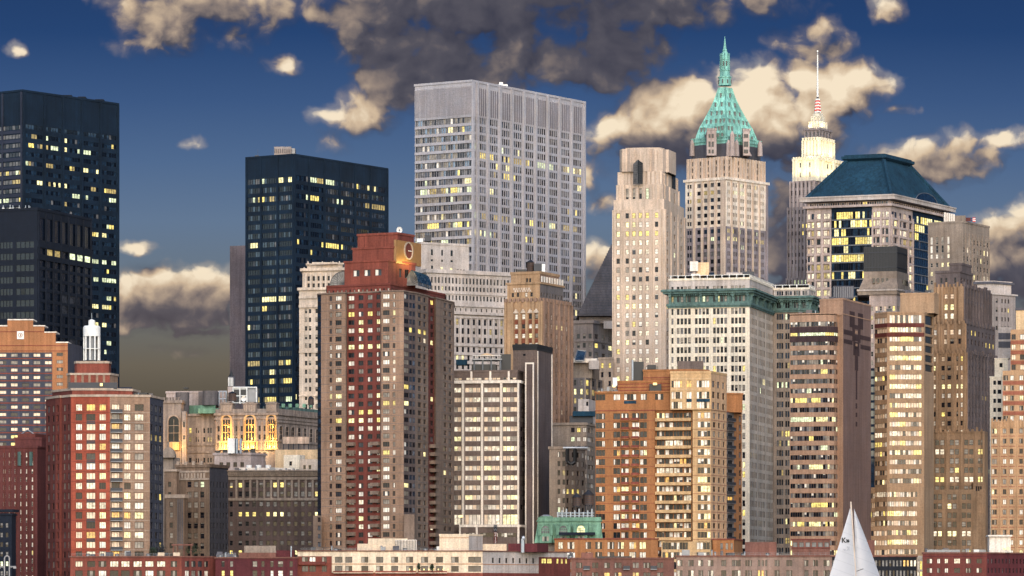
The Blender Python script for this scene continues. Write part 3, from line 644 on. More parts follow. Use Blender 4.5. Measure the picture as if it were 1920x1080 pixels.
for y, k in prof: rings.append(([(topc[0]*(1-k)*1+cx*k+(p[0]-cx)*k, cy+(p[1]-cy)*k) for p in base], WZ(y, 2065)))
for (r0, z0), (r1, z1) in zip(rings, rings[1:]): mb.prism(r0, z0, z1, 'copper', 'copper', r1)
rb = b.part('roof_rib')
for (r0, z0), (r1, z1) in zip(rings, rings[1:]):
    for k in range(2):
        for i in range(0, 15):
            f = i/14; A = (r0[k][0]+(r0[k+1][0]-r0[k][0])*f, r0[k][1]+(r0[k+1][1]-r0[k][1])*f, z0); B = (r1[k][0]+(r1[k+1][0]-r1[k][0])*f, r1[k][1]+(r1[k+1][1]-r1[k][1])*f, z1)
            rb.tube(A, B, .16 if i not in (0, 14) else .35, 'copper', 4)
def on_roof(k, f, y):
    for (r0, z0), (r1, z1) in zip(rings, rings[1:]):
        z = WZ(y, 2065)
        if z0 <= z <= z1:
            g = (z-z0)/(z1-z0); a0 = (r0[k][0]+(r0[k+1][0]-r0[k][0])*f, r0[k][1]+(r0[k+1][1]-r0[k][1])*f); a1 = (r1[k][0]+(r1[k+1][0]-r1[k][0])*f, r1[k][1]+(r1[k+1][1]-r1[k][1])*f)
            return (a0[0]+(a1[0]-a0[0])*g, a0[1]+(a1[1]-a0[1])*g, z)
for y, fs in ((255, (.3, .42, .72, .85)), (241, (.08, .2, .6, .72, .84)), (226, (.15, .34, .55, .75, .9)), (210, (.2, .5, .76)), (193, (.25, .7)), (175, (.5,))):
    for k in range(2):
        for f in fs:
            x, yy_, z = on_roof(k, f, y); d_ = b.part('roof_window'); d_.box(x-.38, x+.38, yy_-.9, yy_+.8, z-1.2, z+.9, 'g1'); d_.box(x-.55, x+.55, yy_-1.1, yy_+.8, z+.9, z+1.2, 'copper')
mb = b.part('lantern'); X, Yc = topc
def oct(r): return [(X+r*cos(pi/8+pi*i/4), Yc+r*sin(pi/8+pi*i/4)) for i in range(8)]
def lz(y): return WZ(y, Yc)
for r0, r1, y0, y1 in ((3.5, 3.3, 161, 146), (3.7, 3.7, 146, 144.5), (2.9, 2.6, 144.5, 133), (2.9, 2.9, 133, 131.5), (2.1, 2.1, 131.5, 103), (2.4, 2.4, 112, 111)):
    mb.prism(oct(r0), lz(y0), lz(y1), 'copper', None, oct(r1))
for i in range(8):
    a_ = pi*i/4; mb.cyl(X+2.3*cos(a_), Yc+2.3*sin(a_), lz(131), lz(100), .35, .2, 'copper', 6); c_ = a_+pi/8
    mb.box(X+1.95*cos(c_)-.3, X+1.95*cos(c_)+.3, Yc+1.95*sin(c_)-.3, Yc+1.95*sin(c_)+.3, lz(124), lz(115), 'g0')
    mb.box(X+3.35*cos(c_)-.3, X+3.35*cos(c_)+.3, Yc+3.3*sin(c_)-.3, Yc+3.3*sin(c_)+.3, lz(157), lz(150), 'g0')
mb = b.part('spire'); mb.cyl(X, Yc, lz(103), lz(95), 1.9, 1.0, 'copper', 8); mb.cyl(X, Yc, lz(95), lz(91), 1.3, .8, 'copper', 8); mb.cyl(X, Yc, lz(91), lz(74), .8, .28, 'copper', 8); mb.cyl(X, Yc, lz(74), lz(68), .25, .08, 'copper', 6)

# ============ floodlit needle tower
b = Bld('needle_tower', 'slender stepped tower with a floodlit white crown and red-and-white mast', 'skyscraper', 2250)
px = {'shade': .3, 'grey': .3, 'blind': .2}; sw = dict(st='sash', mix=px, rec=.3, fr='fr')
t = b.t2(1474, 1520, 1592, 520, mat='shaft', aL=30, aR=60, L=S(('e', 7, .42), (528, 14, 22, 8), lit=.1, **sw), R=S(('e', 9, .4), (528, 14, 22, 8), lit=.05, **sw))
t1 = b.t2(1476, 1522, 1590, 387, t, 3, mat='shaft', aL=30, aR=60, L=S(('e', 7, .42), (396, 13.4, 9, 7.5), lit=.07, **sw), R=S(('e', 9, .4), (396, 13.4, 9, 7.5), lit=.03, **sw))
for T in (t, t1): b.ribs(T, 0, 7, 1.1, .5, None, None, 'shaft'); b.ribs(T, 1, 9, 1.0, .5, None, None, 'shaft')
t2 = b.t2(1481, 1526, 1586, 338, t1, 6, mat='shaft', aL=30, aR=60, L=S(('e', 6, .4), [(346, 14, 3, 9), (372, 14, 1, 8)], lit=.0, **sw), R=S(('e', 7, .4), (348, 14, 3, 9), lit=0, **sw))
b.ribs(t2, 0, 6, 1.2, .6, None, None, 'pinkg'); b.ribs(t2, 1, 7, 1.2, .6, None, None, 'pinkg')
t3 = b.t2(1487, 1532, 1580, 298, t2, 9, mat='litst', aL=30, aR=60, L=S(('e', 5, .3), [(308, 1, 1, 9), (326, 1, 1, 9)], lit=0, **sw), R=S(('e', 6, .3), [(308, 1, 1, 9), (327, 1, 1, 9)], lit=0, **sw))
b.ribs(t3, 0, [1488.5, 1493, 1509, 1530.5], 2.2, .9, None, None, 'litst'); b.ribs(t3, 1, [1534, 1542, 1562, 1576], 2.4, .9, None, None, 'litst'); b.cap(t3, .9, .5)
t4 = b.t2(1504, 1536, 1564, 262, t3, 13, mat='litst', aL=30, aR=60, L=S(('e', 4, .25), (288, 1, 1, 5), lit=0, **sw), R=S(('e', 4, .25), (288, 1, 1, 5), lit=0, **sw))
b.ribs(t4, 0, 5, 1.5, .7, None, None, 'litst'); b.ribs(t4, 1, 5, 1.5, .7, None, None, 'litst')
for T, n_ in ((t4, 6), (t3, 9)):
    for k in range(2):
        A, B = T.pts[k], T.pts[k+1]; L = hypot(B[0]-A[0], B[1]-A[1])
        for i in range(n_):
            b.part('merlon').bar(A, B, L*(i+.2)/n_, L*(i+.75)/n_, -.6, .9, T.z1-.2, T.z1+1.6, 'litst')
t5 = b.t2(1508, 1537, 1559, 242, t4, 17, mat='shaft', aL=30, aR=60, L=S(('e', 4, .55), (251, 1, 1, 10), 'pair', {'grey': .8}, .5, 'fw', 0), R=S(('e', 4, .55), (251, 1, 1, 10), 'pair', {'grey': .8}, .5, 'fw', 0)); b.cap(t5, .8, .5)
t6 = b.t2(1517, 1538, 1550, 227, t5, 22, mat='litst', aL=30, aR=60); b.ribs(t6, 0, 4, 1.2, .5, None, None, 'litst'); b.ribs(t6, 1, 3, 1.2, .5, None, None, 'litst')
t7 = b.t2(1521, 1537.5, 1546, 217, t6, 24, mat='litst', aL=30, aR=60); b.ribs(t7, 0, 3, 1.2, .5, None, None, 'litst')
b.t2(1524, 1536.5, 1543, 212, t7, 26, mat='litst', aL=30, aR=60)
Ym = 2283; X = WX(1533, Ym); mb = b.part('lattice_mast'); M['redp'] = plain('red_paint', (206,52,40))
n_ = 9
for i in range(n_):
    y0, y1 = 212-(212-186)*i/n_, 212-(212-186)*(i+1)/n_; r0, r1 = 2.0-.09*i, 2.0-.09*(i+1); z0, z1 = WZ(y0, Ym), WZ(y1, Ym); mm = 'redp' if i % 2 else 'white'
    for k in range(4):
        a_ = pi/4+pi/2*k; c_ = a_+pi/2
        mb.tube((X+r0*cos(a_), Ym+r0*sin(a_), z0), (X+r1*cos(a_), Ym+r1*sin(a_), z1), .42, mm); mb.tube((X+r0*cos(a_), Ym+r0*sin(a_), z0), (X+r1*cos(c_), Ym+r1*sin(c_), z1), .28, mm, 4); mb.tube((X+r1*cos(a_), Ym+r1*sin(a_), z1), (X+r1*cos(c_), Ym+r1*sin(c_), z1), .3, mm, 4)
mb = b.part('antenna'); mb.cyl(X, Ym, WZ(187, Ym), WZ(182, Ym), .9, .5, 'dsteel', 8); mb.cyl(X, Ym, WZ(182, Ym), WZ(103, Ym), .6, .34, 'white', 8); mb.cyl(X, Ym, WZ(103, Ym), WZ(95, Ym), .18, .18, 'steel', 6)
M['beacon'] = lit('beacon', (255,250,235), 1.5, lo=1, hi=1); mb = b.part('beacon'); mb.cyl(X, Ym, WZ(96.5, Ym), WZ(95, Ym), .35, .35, 'beacon', 8)
FLOODS = []
def flood(b, px_, py, Y, e, col=(1, .84, .40), r=.8, up=False):
    l = bpy.data.lights.new('floodlight', 'SPOT' if up else 'POINT'); l.energy = e; l.color = col; l.shadow_soft_size = r
    o = bpy.data.objects.new('floodlight', l); COL.objects.link(o); o.parent = b.root
    if up: l.spot_size = RAD(165); l.spot_blend = .3; o.rotation_euler = (pi, 0, 0)
    p = (WX(px_, Y), Y, WZ(py, Y)); q = b.root.location; o.location = (p[0]-q[0], p[1]-q[1], p[2]-q[2])
for px_, py, d, e in ((1492, 336, 6, 26000), (1506, 335, 3, 26000), (1524, 336, 0, 26000), (1546, 336, 4, 26000), (1564, 336, 13, 26000), (1576, 336, 20, 20000), (1503, 295, 18, 14000), (1518, 295, 9, 20000), (1535, 296, 5, 24000), (1552, 296, 13, 20000), (1563, 296, 22, 14000), (1516, 240, 24, 9000), (1531, 240, 17, 11000), (1546, 240, 22, 9000)):
    flood(b, px_, py-1, 2250+d, e*.075, up=True)

# ============ blue hipped roof tower
b = Bld('office_tower', 'broad postmodern tower with a big dark blue hipped roof above a pale cornice', 'office tower', 2150)
mq = {'blue': .5, 'dark': .2}
tt = b.t2 ; C_ = (WX(1670, 2150), 2150.0)
def cut(b, pl, pc, pr, Y, aL, aR, xs):
    C = (WX(pc, Y), Y); k = (pl-960)/F; tl = (C[0]-k*Y)/(cos(RAD(aL))+k*sin(RAD(aL))); A = (C[0]-tl*cos(RAD(aL)), Y+tl*sin(RAD(aL)))
    k = (pr-960)/F; tr = (k*Y-C[0])/(cos(RAD(aR))-k*sin(RAD(aR))); B = (C[0]+tr*cos(RAD(aR)), Y+tr*sin(RAD(aR)))
    out = [A]
    for x in xs:
        P0, P1 = (A, C) if x < pc else (C, B); L = hypot(P1[0]-P0[0], P1[1]-P0[1]); u = b.ufpx(P0, P1, x)/L; q = (P0[0]+(P1[0]-P0[0])*u, P0[1]+(P1[1]-P0[1])*u)
        if x > pc and C not in out: out.append(C)
        out.append(q)
    if C not in out: out.append(C)
    return out+[B], [(A[0]+B[0]-C[0], A[1]+B[1]-C[1])]
ch, bk = cut(b, 1513, 1670, 1778, 2150, 22, 62, (1559, 1635, 1711))
RQ = (401, 16.1, 32, 10.5); RG = (401, 16.1, 32, 13.2); lb = dict(litv=('lit', 'litw', 'lit'), cl=.4)
bay = dict(mix={'blue': .35, 'night': .2, 'peach': .12}, rec=.35, fr='fb', lit=.55, base='night', litv=('pale', 'litw', 'pale', 'dim'), cl=.3)
t = b.tier(ch, bk, 384, None, 2150, ['pinkg', 'navy', 'pinkg', 'pinkg', 'navy', 'pinkg'], (S(('g', [(1514, 1519, 1, .8), (1521, 1527, 1, .8), (1531, 1539, 1, .85), (1544, 1557, 2, .85)]), RQ, 'pair', **bay),
  S(('g', [(1559.6, 1634.4, 17, .95)]), RG, 'plain', {'blue': .5, 'dark': .2}, .2, 'fb', .03, base='night', rl={0: .55, 1: .5, 2: .1, 3: .8, 4: .05, 5: .85, 6: .02, 7: .15, 8: .02, 9: .1}, **lb), S(('g', [(1637, 1641, 1, .8), (1643, 1651, 1, .85), (1654, 1658, 1, .8), (1660, 1667, 1, .85)]), RQ, 'pair', **bay),
  S(('g', [(1672, 1682, 2, .95), (1686, 1691, 1, .8), (1693, 1700, 1, .85), (1703, 1710, 1, .85)]), RQ, 'pair', **bay), S(('g', [(1711.6, 1777, 18, .95)]), RG, 'plain', {'blue': .6, 'sky': .1}, .2, 'fb', .04, base='blue', rl={0: .7, 1: .55, 2: .12}, **lb)))
for k, y0 in ((0, 409), (2, 409), (3, 409)): b.bands(t, k, [y0+16.1*i for i in range(30)], 1.0, .5, 'pinkg')
for k in (1, 4): b.bands(t, k, [409+16.1*i for i in range(30)], .5, .25, 'fg')
b.ribs(t, 0, [1529, 1541.5, 1558.4], 1.2, .9, 402, None, 'pinkg'); b.ribs(t, 2, [1636, 1652, 1668.6], 1.2, .9, 402, None, 'pinkg'); b.ribs(t, 3, [1671.5, 1684, 1701.5, 1710.4], 1.2, .9, 402, None, 'pinkg')
t1 = b.t2(1514, 1670, 1777, 376, t, 2, mat='pinkg', aL=22, aR=62, L=S(('g', [(1518, 1665, 34, .7)]), (380, 1, 1, 7), 'plain', {'blue': .4, 'blind': .35}, .6, 'fb', .12), R=S(('g', [(1674, 1775, 26, .75)]), (380, 1, 1, 7), 'plain', {'blue': .6}, .6, 'fb', .0))
b.ring(t, 386, 1.2, 1.6, 'pinkg'); b.ring(t1, 374, 2.6, 3.2, 'terra'); b.ring(t1, 367.5, .7, 3.6, 'terra')
mb = b.part('hipped_roof'); P4 = offset(t1.pts, .5); cx = sum(p[0] for p in P4)/4; cy = sum(p[1] for p in P4)/4; k_ = .437
z0 = WZ(367, 2152); z1 = WZ(299, 2175); top = [(WX(1646.5, cy)+(p[0]-cx)*k_, cy+(p[1]-cy)*k_) for p in P4]; n_ = 22
for i in range(n_):
    f, g_ = i/n_, (i+.82)/n_; A = [(p[0]+(q[0]-p[0])*f, p[1]+(q[1]-p[1])*f) for p, q in zip(P4, top)]; B = [(p[0]+(q[0]-p[0])*g_, p[1]+(q[1]-p[1])*g_) for p, q in zip(P4, top)]
    za, zb = z0+(z1-z0)*f, z0+(z1-z0)*(i+1)/n_; mb.prism(A, za, zb, 'tealroof', None, B)
for k in (0, 1, 2): mb.tube((P4[k][0], P4[k][1], z0), (top[k][0], top[k][1], z1), 1.3, 'tealroof', 6)
mb = b.part('roof_crown'); mb.prism(offset(top, .6), z1, z1+1.0, 'tealroof', None, offset(top, 2.2)); mb.prism(offset(top, 2.2), z1+1.0, z1+2.4, 'tealroof'); mb.prism(offset(top, 1.0), z1+2.4, z1+3.2, 'tealroof')
mb = b.part('lunette'); A, B = P4[1], P4[2]; L = hypot(B[0]-A[0], B[1]-A[1]); ux, uy = (B[0]-A[0])/L, (B[1]-A[1])/L
uc = L*.60; ps = [(A[0]+ux*(uc+L*.19*cos(pi*i/14))+uy*.2, A[1]+uy*(uc+L*.19*cos(pi*i/14))-ux*.2, z0+5.5*sin(pi*i/14)) for i in range(15)]
mb.poly(ps[::-1], 'gb'); mb.poly([(p[0]-uy*6, p[1]+ux*6, p[2]) for p in ps], 'gb')
for p, q in zip(ps, ps[1:]): mb.quad(p, q, (q[0]-uy*6, q[1]+ux*6, q[2]), (p[0]-uy*6, p[1]+ux*6, p[2]), 'tealroof'); mb.tube(p, q, .25, 'fg', 4)

# ============ dark louvred box on grey stone
b = Bld('stone_tower', 'grey stone tower with a black louvred plant box on its sloping top', 'building', 1980)
t = b.tc([(1630, 4), (1681, 0), (1716, 26)], 552, None, 0, 'pinkg', [S(('g', [(1631, 1680, 6, .55)]), (578, 17, 25, 9), 'sash', {'blind': .3, 'peach': .3}, .3, 'fw', .1), S(('e', 5, .5), (578, 17, 20, 9), 'sash', MIXO)], depth=22)
t1 = b.tc([(1608, 6), (1682, 0), (1722, 26)], 543, t, -1, 'greyt', [S(('g', [(1634, 1660, 5, .8)]), (549, 1, 1, 6), 'plain', {'white': .6}, .2, 'fw', .1)], depth=20); b.cap(t1, .5, .4, 'terra')
mb = b.part('sloping_top'); Y = 1981; lo_ = [(WX(1612, Y), Y+5), (WX(1683, Y), Y), (WX(1718, Y), Y+24), (WX(1640, Y), Y+30)]; hi_ = [(WX(1622, Y), Y+8), (WX(1683, Y), Y+4), (WX(1711, Y), Y+22), (WX(1640, Y), Y+26)]
mb.prism(lo_, WZ(543, Y)+.6, WZ(520, Y), 'greyt', None, hi_); mb.prism(hi_, WZ(520, Y), WZ(507, Y), 'greyt')
for i in range(4):
    w_ = b.part('window'); x = WX(1638+8.3*i, Y); w_.box(x, x+1.0, Y+4.3, Y+6.5, WZ(529, Y), WZ(520, Y), 'g0'); w_.box(x-.15, x+1.15, Y+4.1, Y+6.4, WZ(529.9, Y), WZ(529, Y), 'greyt')
    w_ = b.part('window'); x = WX(1697+3.2*i, Y); w_.box(x, x+.5, Y+11+i*2, Y+16+i*2, WZ(531, Y), WZ(521, Y), 'g0')
mb = b.part('louvred_box'); q = [(WX(1622, Y), Y+8.5), (WX(1683, Y), Y+4.5), (WX(1709, Y), Y+22), (WX(1642, Y), Y+26)]; mb.prism(q, WZ(507, Y), WZ(460, Y), 'black')
for k in range(2):
    A, B = q[k], q[k+1]; L = hypot(B[0]-A[0], B[1]-A[1]); n_ = 22 if k == 0 else 14
    for i in range(n_+1): mb.bar(A, B, max(.02, L*i/n_-.08), min(L-.02, L*i/n_+.08), -.02, .25, WZ(506, Y), WZ(460.5, Y), 'dsteel')
    for y_ in (500, 472): mb.bar(A, B, .03, L-.03, -.02, .32, WZ(y_, Y), WZ(y_-1.5, Y), 'dsteel')

# ============ tan block at right with billboard
b = Bld('brick_tower', 'square grey-tan tower with a flat roof beside the blue roofed tower', 'building', 1930)
sL = S(('p', [(1746.7, 4.6), (1756.7, 4.6), (1767, 4.6), (1778, 4.4)]), [(449, 16, 2, 14), (478.5, 16.3, 34, 8)], 'sash', {'white': .45, 'half': .2, 'blind': .2}, .3, 'fw', .15, litv=('pale', 'litw'))
t = b.t2(1740, 1805, 1855, 416, mat='greyt', aL=30, aR=60, L=sL, R=S(('e', 8, .42), (451, 16.3, 36, 10), 'sash', {'blind': .2, 'half': .3}, .3, 'fw', .12, litv=('pale', 'litw')))
b.ribs(t, 1, 8, .9, .3, 436, None, 'greyt'); b.cap(t, .5, .2)
mb = b.part('roof_screen'); Y = 1940
for i in range(5): mb.box(WX(1770, Y)+i*1.1, WX(1770, Y)+i*1.1+.9, Y+i*.3, Y+2+i*.3, WZ(417, Y), WZ(398+i*.8, Y), 'whitecol')
mb.box(WX(1782, Y), WX(1812, Y), Y+3, Y+5, WZ(417, Y), WZ(403, Y), 'greyt')
bo = empty('billboard', (WX(1822, 1934), 1934, WZ(416, 1934)), 'small maroon and striped billboard on the roof of the square grey-tan tower', 'billboard')
mb = MB(); x0, x1, x2 = WX(1811, 1934), WX(1820, 1934), WX(1829, 1934); mb.box(x0, x1, 1934, 1934.5, WZ(415, 1934), WZ(408, 1934), 'burg')
mb.build('panel', bo); mb = MB(); M['navyp'] = plain('navy_paint', (30,36,80)); mb.box(x1, x1+.9, 1934, 1934.5, WZ(415, 1934), WZ(408, 1934), 'navyp')
for i in range(5): mb.box(x1+.9, x2, 1934, 1934.5, WZ(416-i*1.6, 1934), WZ(414.4-i*1.6, 1934), 'white' if i % 2 else 'redp')
mb.build('striped_panel', bo); mb = MB(); mb.tube((x0+.5, 1935, WZ(417, 1934)), (x0+.5, 1934.6, WZ(410, 1934)), .12, 'dsteel'); mb.build('support', bo); mb = MB(); mb.tube((x2-.5, 1935, WZ(417, 1934)), (x2-.5, 1934.6, WZ(410, 1934)), .12, 'dsteel'); mb.build('support', bo)
# ============ white neo-classical tower, left of the brown one
b = Bld('classical_tower', 'narrow white stone tower with a columned attic, tucked behind the brown and red apartment tower', 'building', 1800)
t = b.tc([(561, 5), (642, 0)], 541, None, 0, 'cream', [S(('g', [(570, 585, 2, .62), (590, 604, 2, .62), (609, 640, 4, .62)]), (582, 16.3, 36, 8.5), 'sash', {'half': .4, 'blind': .2}, .35, 'fr', .03)], depth=26)
b.bands(t, 0, [556, 573], 1.2, .7, 'cream'); b.bands(t, 0, [659, 741, 823], .8, .5, 'cream'); b.ring(t, 543, 1.2, .9, 'cream')
t1 = b.tc([(567, 5), (642, 0)], 503, t, 1.5, 'cream', [S(('g', [(574, 640, 7, .5)]), [(521, 1, 1, 9), (534, 1, 1, 8)], 'sash', {'half': .3}, .5, 'fr', 0)], depth=22)
b.ribs(t1, 0, [570, 574, 583.5, 593, 602, 611.5, 621, 630.5, 640], .9, .6, 511, 540, 'cream'); b.ring(t1, 507, 1.2, 1.0, 'cream')
t2 = b.tc([(576, 6), (642, 2)], 494, t1, 2, 'cream', depth=18); b.ring(t2, 495.5, .8, .6, 'cream')
for x in (570, 577, 604, 624, 636):
    mb = b.part('finial'); X = WX(x, 1805); mb.cyl(X, 1807, WZ(503 if x < 574 else 494, 1805), WZ(500 if x < 574 else 489, 1805), .6, .15, 'cream', 8)
b.box('roof_screen', 585, 633, 491.6, 495, 3, 1, 'cream')

# ============ white office block behind, receding right
b = Bld('office_block', 'broad pale stone office block with long rows of small windows below the silver tower', 'office building', 1850, 60, 30)
wJ = dict(st='sash', mix={'half': .15, 'shade': .15}, rec=.35, fr='fd')
t = b.t2(740, 800, 956, 588, mat='terra', R=S(('e', 15, .42), [(601, 17, 3, 11), (653, 16, 30, 10)], lit=.08, **wJ), L=S(('e', 6, .4), [(601, 17, 3, 11)], **wJ))
b.ribs(t, 1, 15, .9, .4, 592, 640, 'terra'); b.bands(t, 1, [592, 645, 662, 678.5], .8, .6, 'terra')
t1 = b.t2(740, 800, 956, 570, t, .8, mat='terra', R=S(('e', 16, .22), (578, 1, 1, 6), 'plain', {'dark': .8}, .3, 'fd', 0)); b.ring(t, 587, 1.1, 1.3, 'terra'); b.ring(t1, 572, .8, .8, 'terra')
t2 = b.t2(741, 800, 956, 507, t1, 1.2, mat='terra', R=S(('e', 24, .48), [(524, 1, 1, 11), (539, 1, 1, 8), (556, 1, 1, 9)], lit=.06, **wJ), L=S(('e', 8, .4), [(524, 1, 1, 11)], **wJ))
b.ribs(t2, 1, 24, .5, .25, 514, 546, 'terra'); b.bands(t2, 1, [547.5], .8, .5, 'terra'); b.ring(t2, 511, 1.3, .9, 'terra'); b.cap(t2, .8, .3)
t3 = b.t2(748, 789, 879, 456, t2, 12, mat='terra', aL=60, aR=30, R=S(('p', [(810, 4), (829, 3.4), (847, 4.4)]), [(472, 1, 1, 11), (487, 1, 1, 4)], 'plain', {'dark': .9}, .3, 'fd', 0)); b.cap(t3, .6, .3)
for x, y in ((810, 500), (828, 502), (846, 503), (858, 505), (864, 505), (870, 505)):
    w_ = b.part('window'); a_, c_ = b.ends(t3, 1); u = b.ufpx(a_, c_, x); w_.bar(a_, c_, u-.5, u+.5, .01, .08, WZ(y+4, 1862), WZ(y-3, 1862), 'l1' if x in (828, 846) else 'g0')
b.box('roof_unit', 782, 793, 447, 457, 16, 8, 'steel'); b.box('roof_unit', 796, 808, 441, 452, 30, 6, 'dsteel'); b.box('roof_unit', 873, 878, 459, 466, 45, 5, 'black')
mb = b.part('pipe_rail')
for i in range(12): mb.tube((WX(784+7*i, 1866)+0, 1866+i*2, WZ(458, 1866)), (WX(784+7*i, 1866), 1866+i*2, WZ(452.5, 1866)), .12, 'steel', 4)

# ============ tan art-deco tower
b = Bld('deco_tower', 'tan art-deco brick tower with stepped top and zigzag band, water tank on its roof', 'building', 1700)
kL = S(('p', [(968, 5.6), (981.5, 6.2), (994.5, 6.2), (1006, 6)]), (592.5, 17.7, 26, 10), 'sash', {'white': .45, 'half': .3}, .35, 'fr', .25, litv=('pale', 'litw'), rev='rust')
kR = S(('p', [(1021.5, 2), (1024.5, 2), (1031.5, 2), (1034.5, 2), (1041.5, 2), (1044.5, 2), (1051, 2), (1054, 2), (1060, 2), (1063, 2), (1068.5, 1.8)]), (592.5, 17.7, 26, 9), 'sash', {'white': .2, 'half': .3}, .35, 'fr', .12, litv=('pale', 'litw'))
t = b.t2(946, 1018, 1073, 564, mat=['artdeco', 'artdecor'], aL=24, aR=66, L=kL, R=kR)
b.ribs(t, 0, [947.5, 961, 975, 988, 1000.5, 1012, 1016.8], 1.1, .5, None, None, 'artdeco'); b.ribs(t, 1, [1019.2, 1028, 1038, 1048, 1057.5, 1066, 1072], 1.0, .6, None, None, 'artdecor')
a_, c_ = b.ends(t, 0)
for x in (968, 981.5, 994.5, 1006):
    u = b.ufpx(a_, c_, x)
    for i in range(24): b.mb('wall').bar(a_, c_, u-.85, u+.85, -.1, .05, WZ(608-1+17.7*i, 1700), WZ(600-1.5+17.7*i, 1700), 'rust')
    p_ = b.part('gable'); p_.bar(a_, c_, u-1.3, u+1.3, -.1, .5, WZ(586, 1700), WZ(583.5, 1700), 'cream'); p_.bar(a_, c_, u-.8, u+.8, -.1, .55, WZ(583.5, 1700), WZ(581, 1700), 'cream'); p_.bar(a_, c_, u-.35, u+.35, -.1, .5, WZ(581, 1700), WZ(578.5, 1700), 'cream')
for k in range(2):
    A, B = t.pts[k], t.pts[k+1]; L = hypot(B[0]-A[0], B[1]-A[1])
    for i in range(9): b.part('merlon').bar(A, B, L*(i+.1)/9, L*(i+.6)/9, -.5, .5, t.z1-.3, t.z1+1.3, 'artdecor')
t1 = b.t2(951, 1012.5, 1056, 531, t, 4, mat=['artdeco', 'greyd'], aL=24, aR=66, L=S(('p', [(961.5, 4.5), (971, 4.5), (986.5, 4.5), (996.5, 4.5)]), [(551.5, 1, 1, 8)], 'sash', {'white': .4}, .4, 'fr', .5, litv=('litw',)), R=S(('e', 8, .45), [(551.5, 1, 1, 8)], 'sash', {'half': .5}, .4, 'fr', .05))
a_, c_ = b.ends(t1, 0)
for i in range(14):
    u = b.ufpx(a_, c_, 964+2.35*i); z = WZ(542.5 if i % 2 else 538.5, 1704); b.mb('zigzag_band').bar(a_, c_, u-.35, u+.35, -.1, .2, z-.9, z, 'cream')
b.ring(t1, 532, .8, .5, 'artdeco')
for i in range(9):
    a_, c_ = b.ends(t1, 1); L = hypot(c_[0]-a_[0], c_[1]-a_[1]); w_ = b.part('balustrade_panel'); w_.bar(a_, c_, L*(i+.15)/9, L*(i+.6)/9, .3, .6, t1.z1+.6, t1.z1+3, 'whitecol')
t2 = b.t2(958, 1012.5, 1048, 511.5, t1, 8, mat=['artdeco', 'artdecor'], aL=24, aR=66, L=S(('p', [(988, 4), (994, 4)]), [(525, 1, 1, 8)], 'plain', {'dark': .9}, .4, 'fr', 0), R=S(('e', 9, .3), (523, 1, 1, 9), 'plain', {'dark': .6}, .4, 'fr', 0)); b.cap(t2, .7, .3)
mb = b.box('cooler', 1001, 1016, 494, 511, 12, 5, 'dsteel'); mb.box(WX(1016, 1712), WX(1022, 1712), 1712, 1717, WZ(511, 1712), WZ(495, 1712), 'steel'); b.box('roof_unit', 970, 986, 505, 511, 12, 4, 'black')

def water_tank(px_, ytop, ybase, wpx, Y, label, legs=.32):
    """wooden roof tank: staved barrel, hoops, conical lid, steel legs"""
    X = WX(px_, Y); z0 = WZ(ybase, Y); z1 = WZ(ytop, Y); r = wpx/2/F*Y; h = z1-z0; zl = z0+h*legs; zc = z0+h*.78
    e = empty('water_tank', (X, Y, z0), label, 'water tank', 'rooftop water tanks')
    mb = MB(); mb.cyl(X, Y, zl, zc, r, r*.96, 'wood', 20); mb.build('barrel', e)
    mb = MB()
    for i in range(5): z = zl+(zc-zl)*(i+.5)/5; mb.cyl(X, Y, z-.06, z+.06, r*1.02, r*1.02, 'dsteel', 20)
    mb.build('hoops' if False else 'hoop_band', e); mb = MB(); mb.cyl(X, Y, zc, z1, r*1.1, .08, 'dsteel', 20); mb.build('lid', e)
    for i in range(4):
        mb = MB(); a_ = pi/4+pi/2*i; mb.tube((X+r*.8*cos(a_), Y+r*.8*sin(a_), z0), (X+r*.8*cos(a_), Y+r*.8*sin(a_), zl), .16, 'dsteel', 5); mb.build('leg', e)
    mb = MB(); mb.cyl(X, Y, zl-.25, zl, r*1.02, r*1.02, 'dsteel', 12); mb.build('platform', e)
    return e
water_tank(994.5, 486.5, 511, 14, 1716, 'brown roof tank on top of the tan art-deco tower', .1)

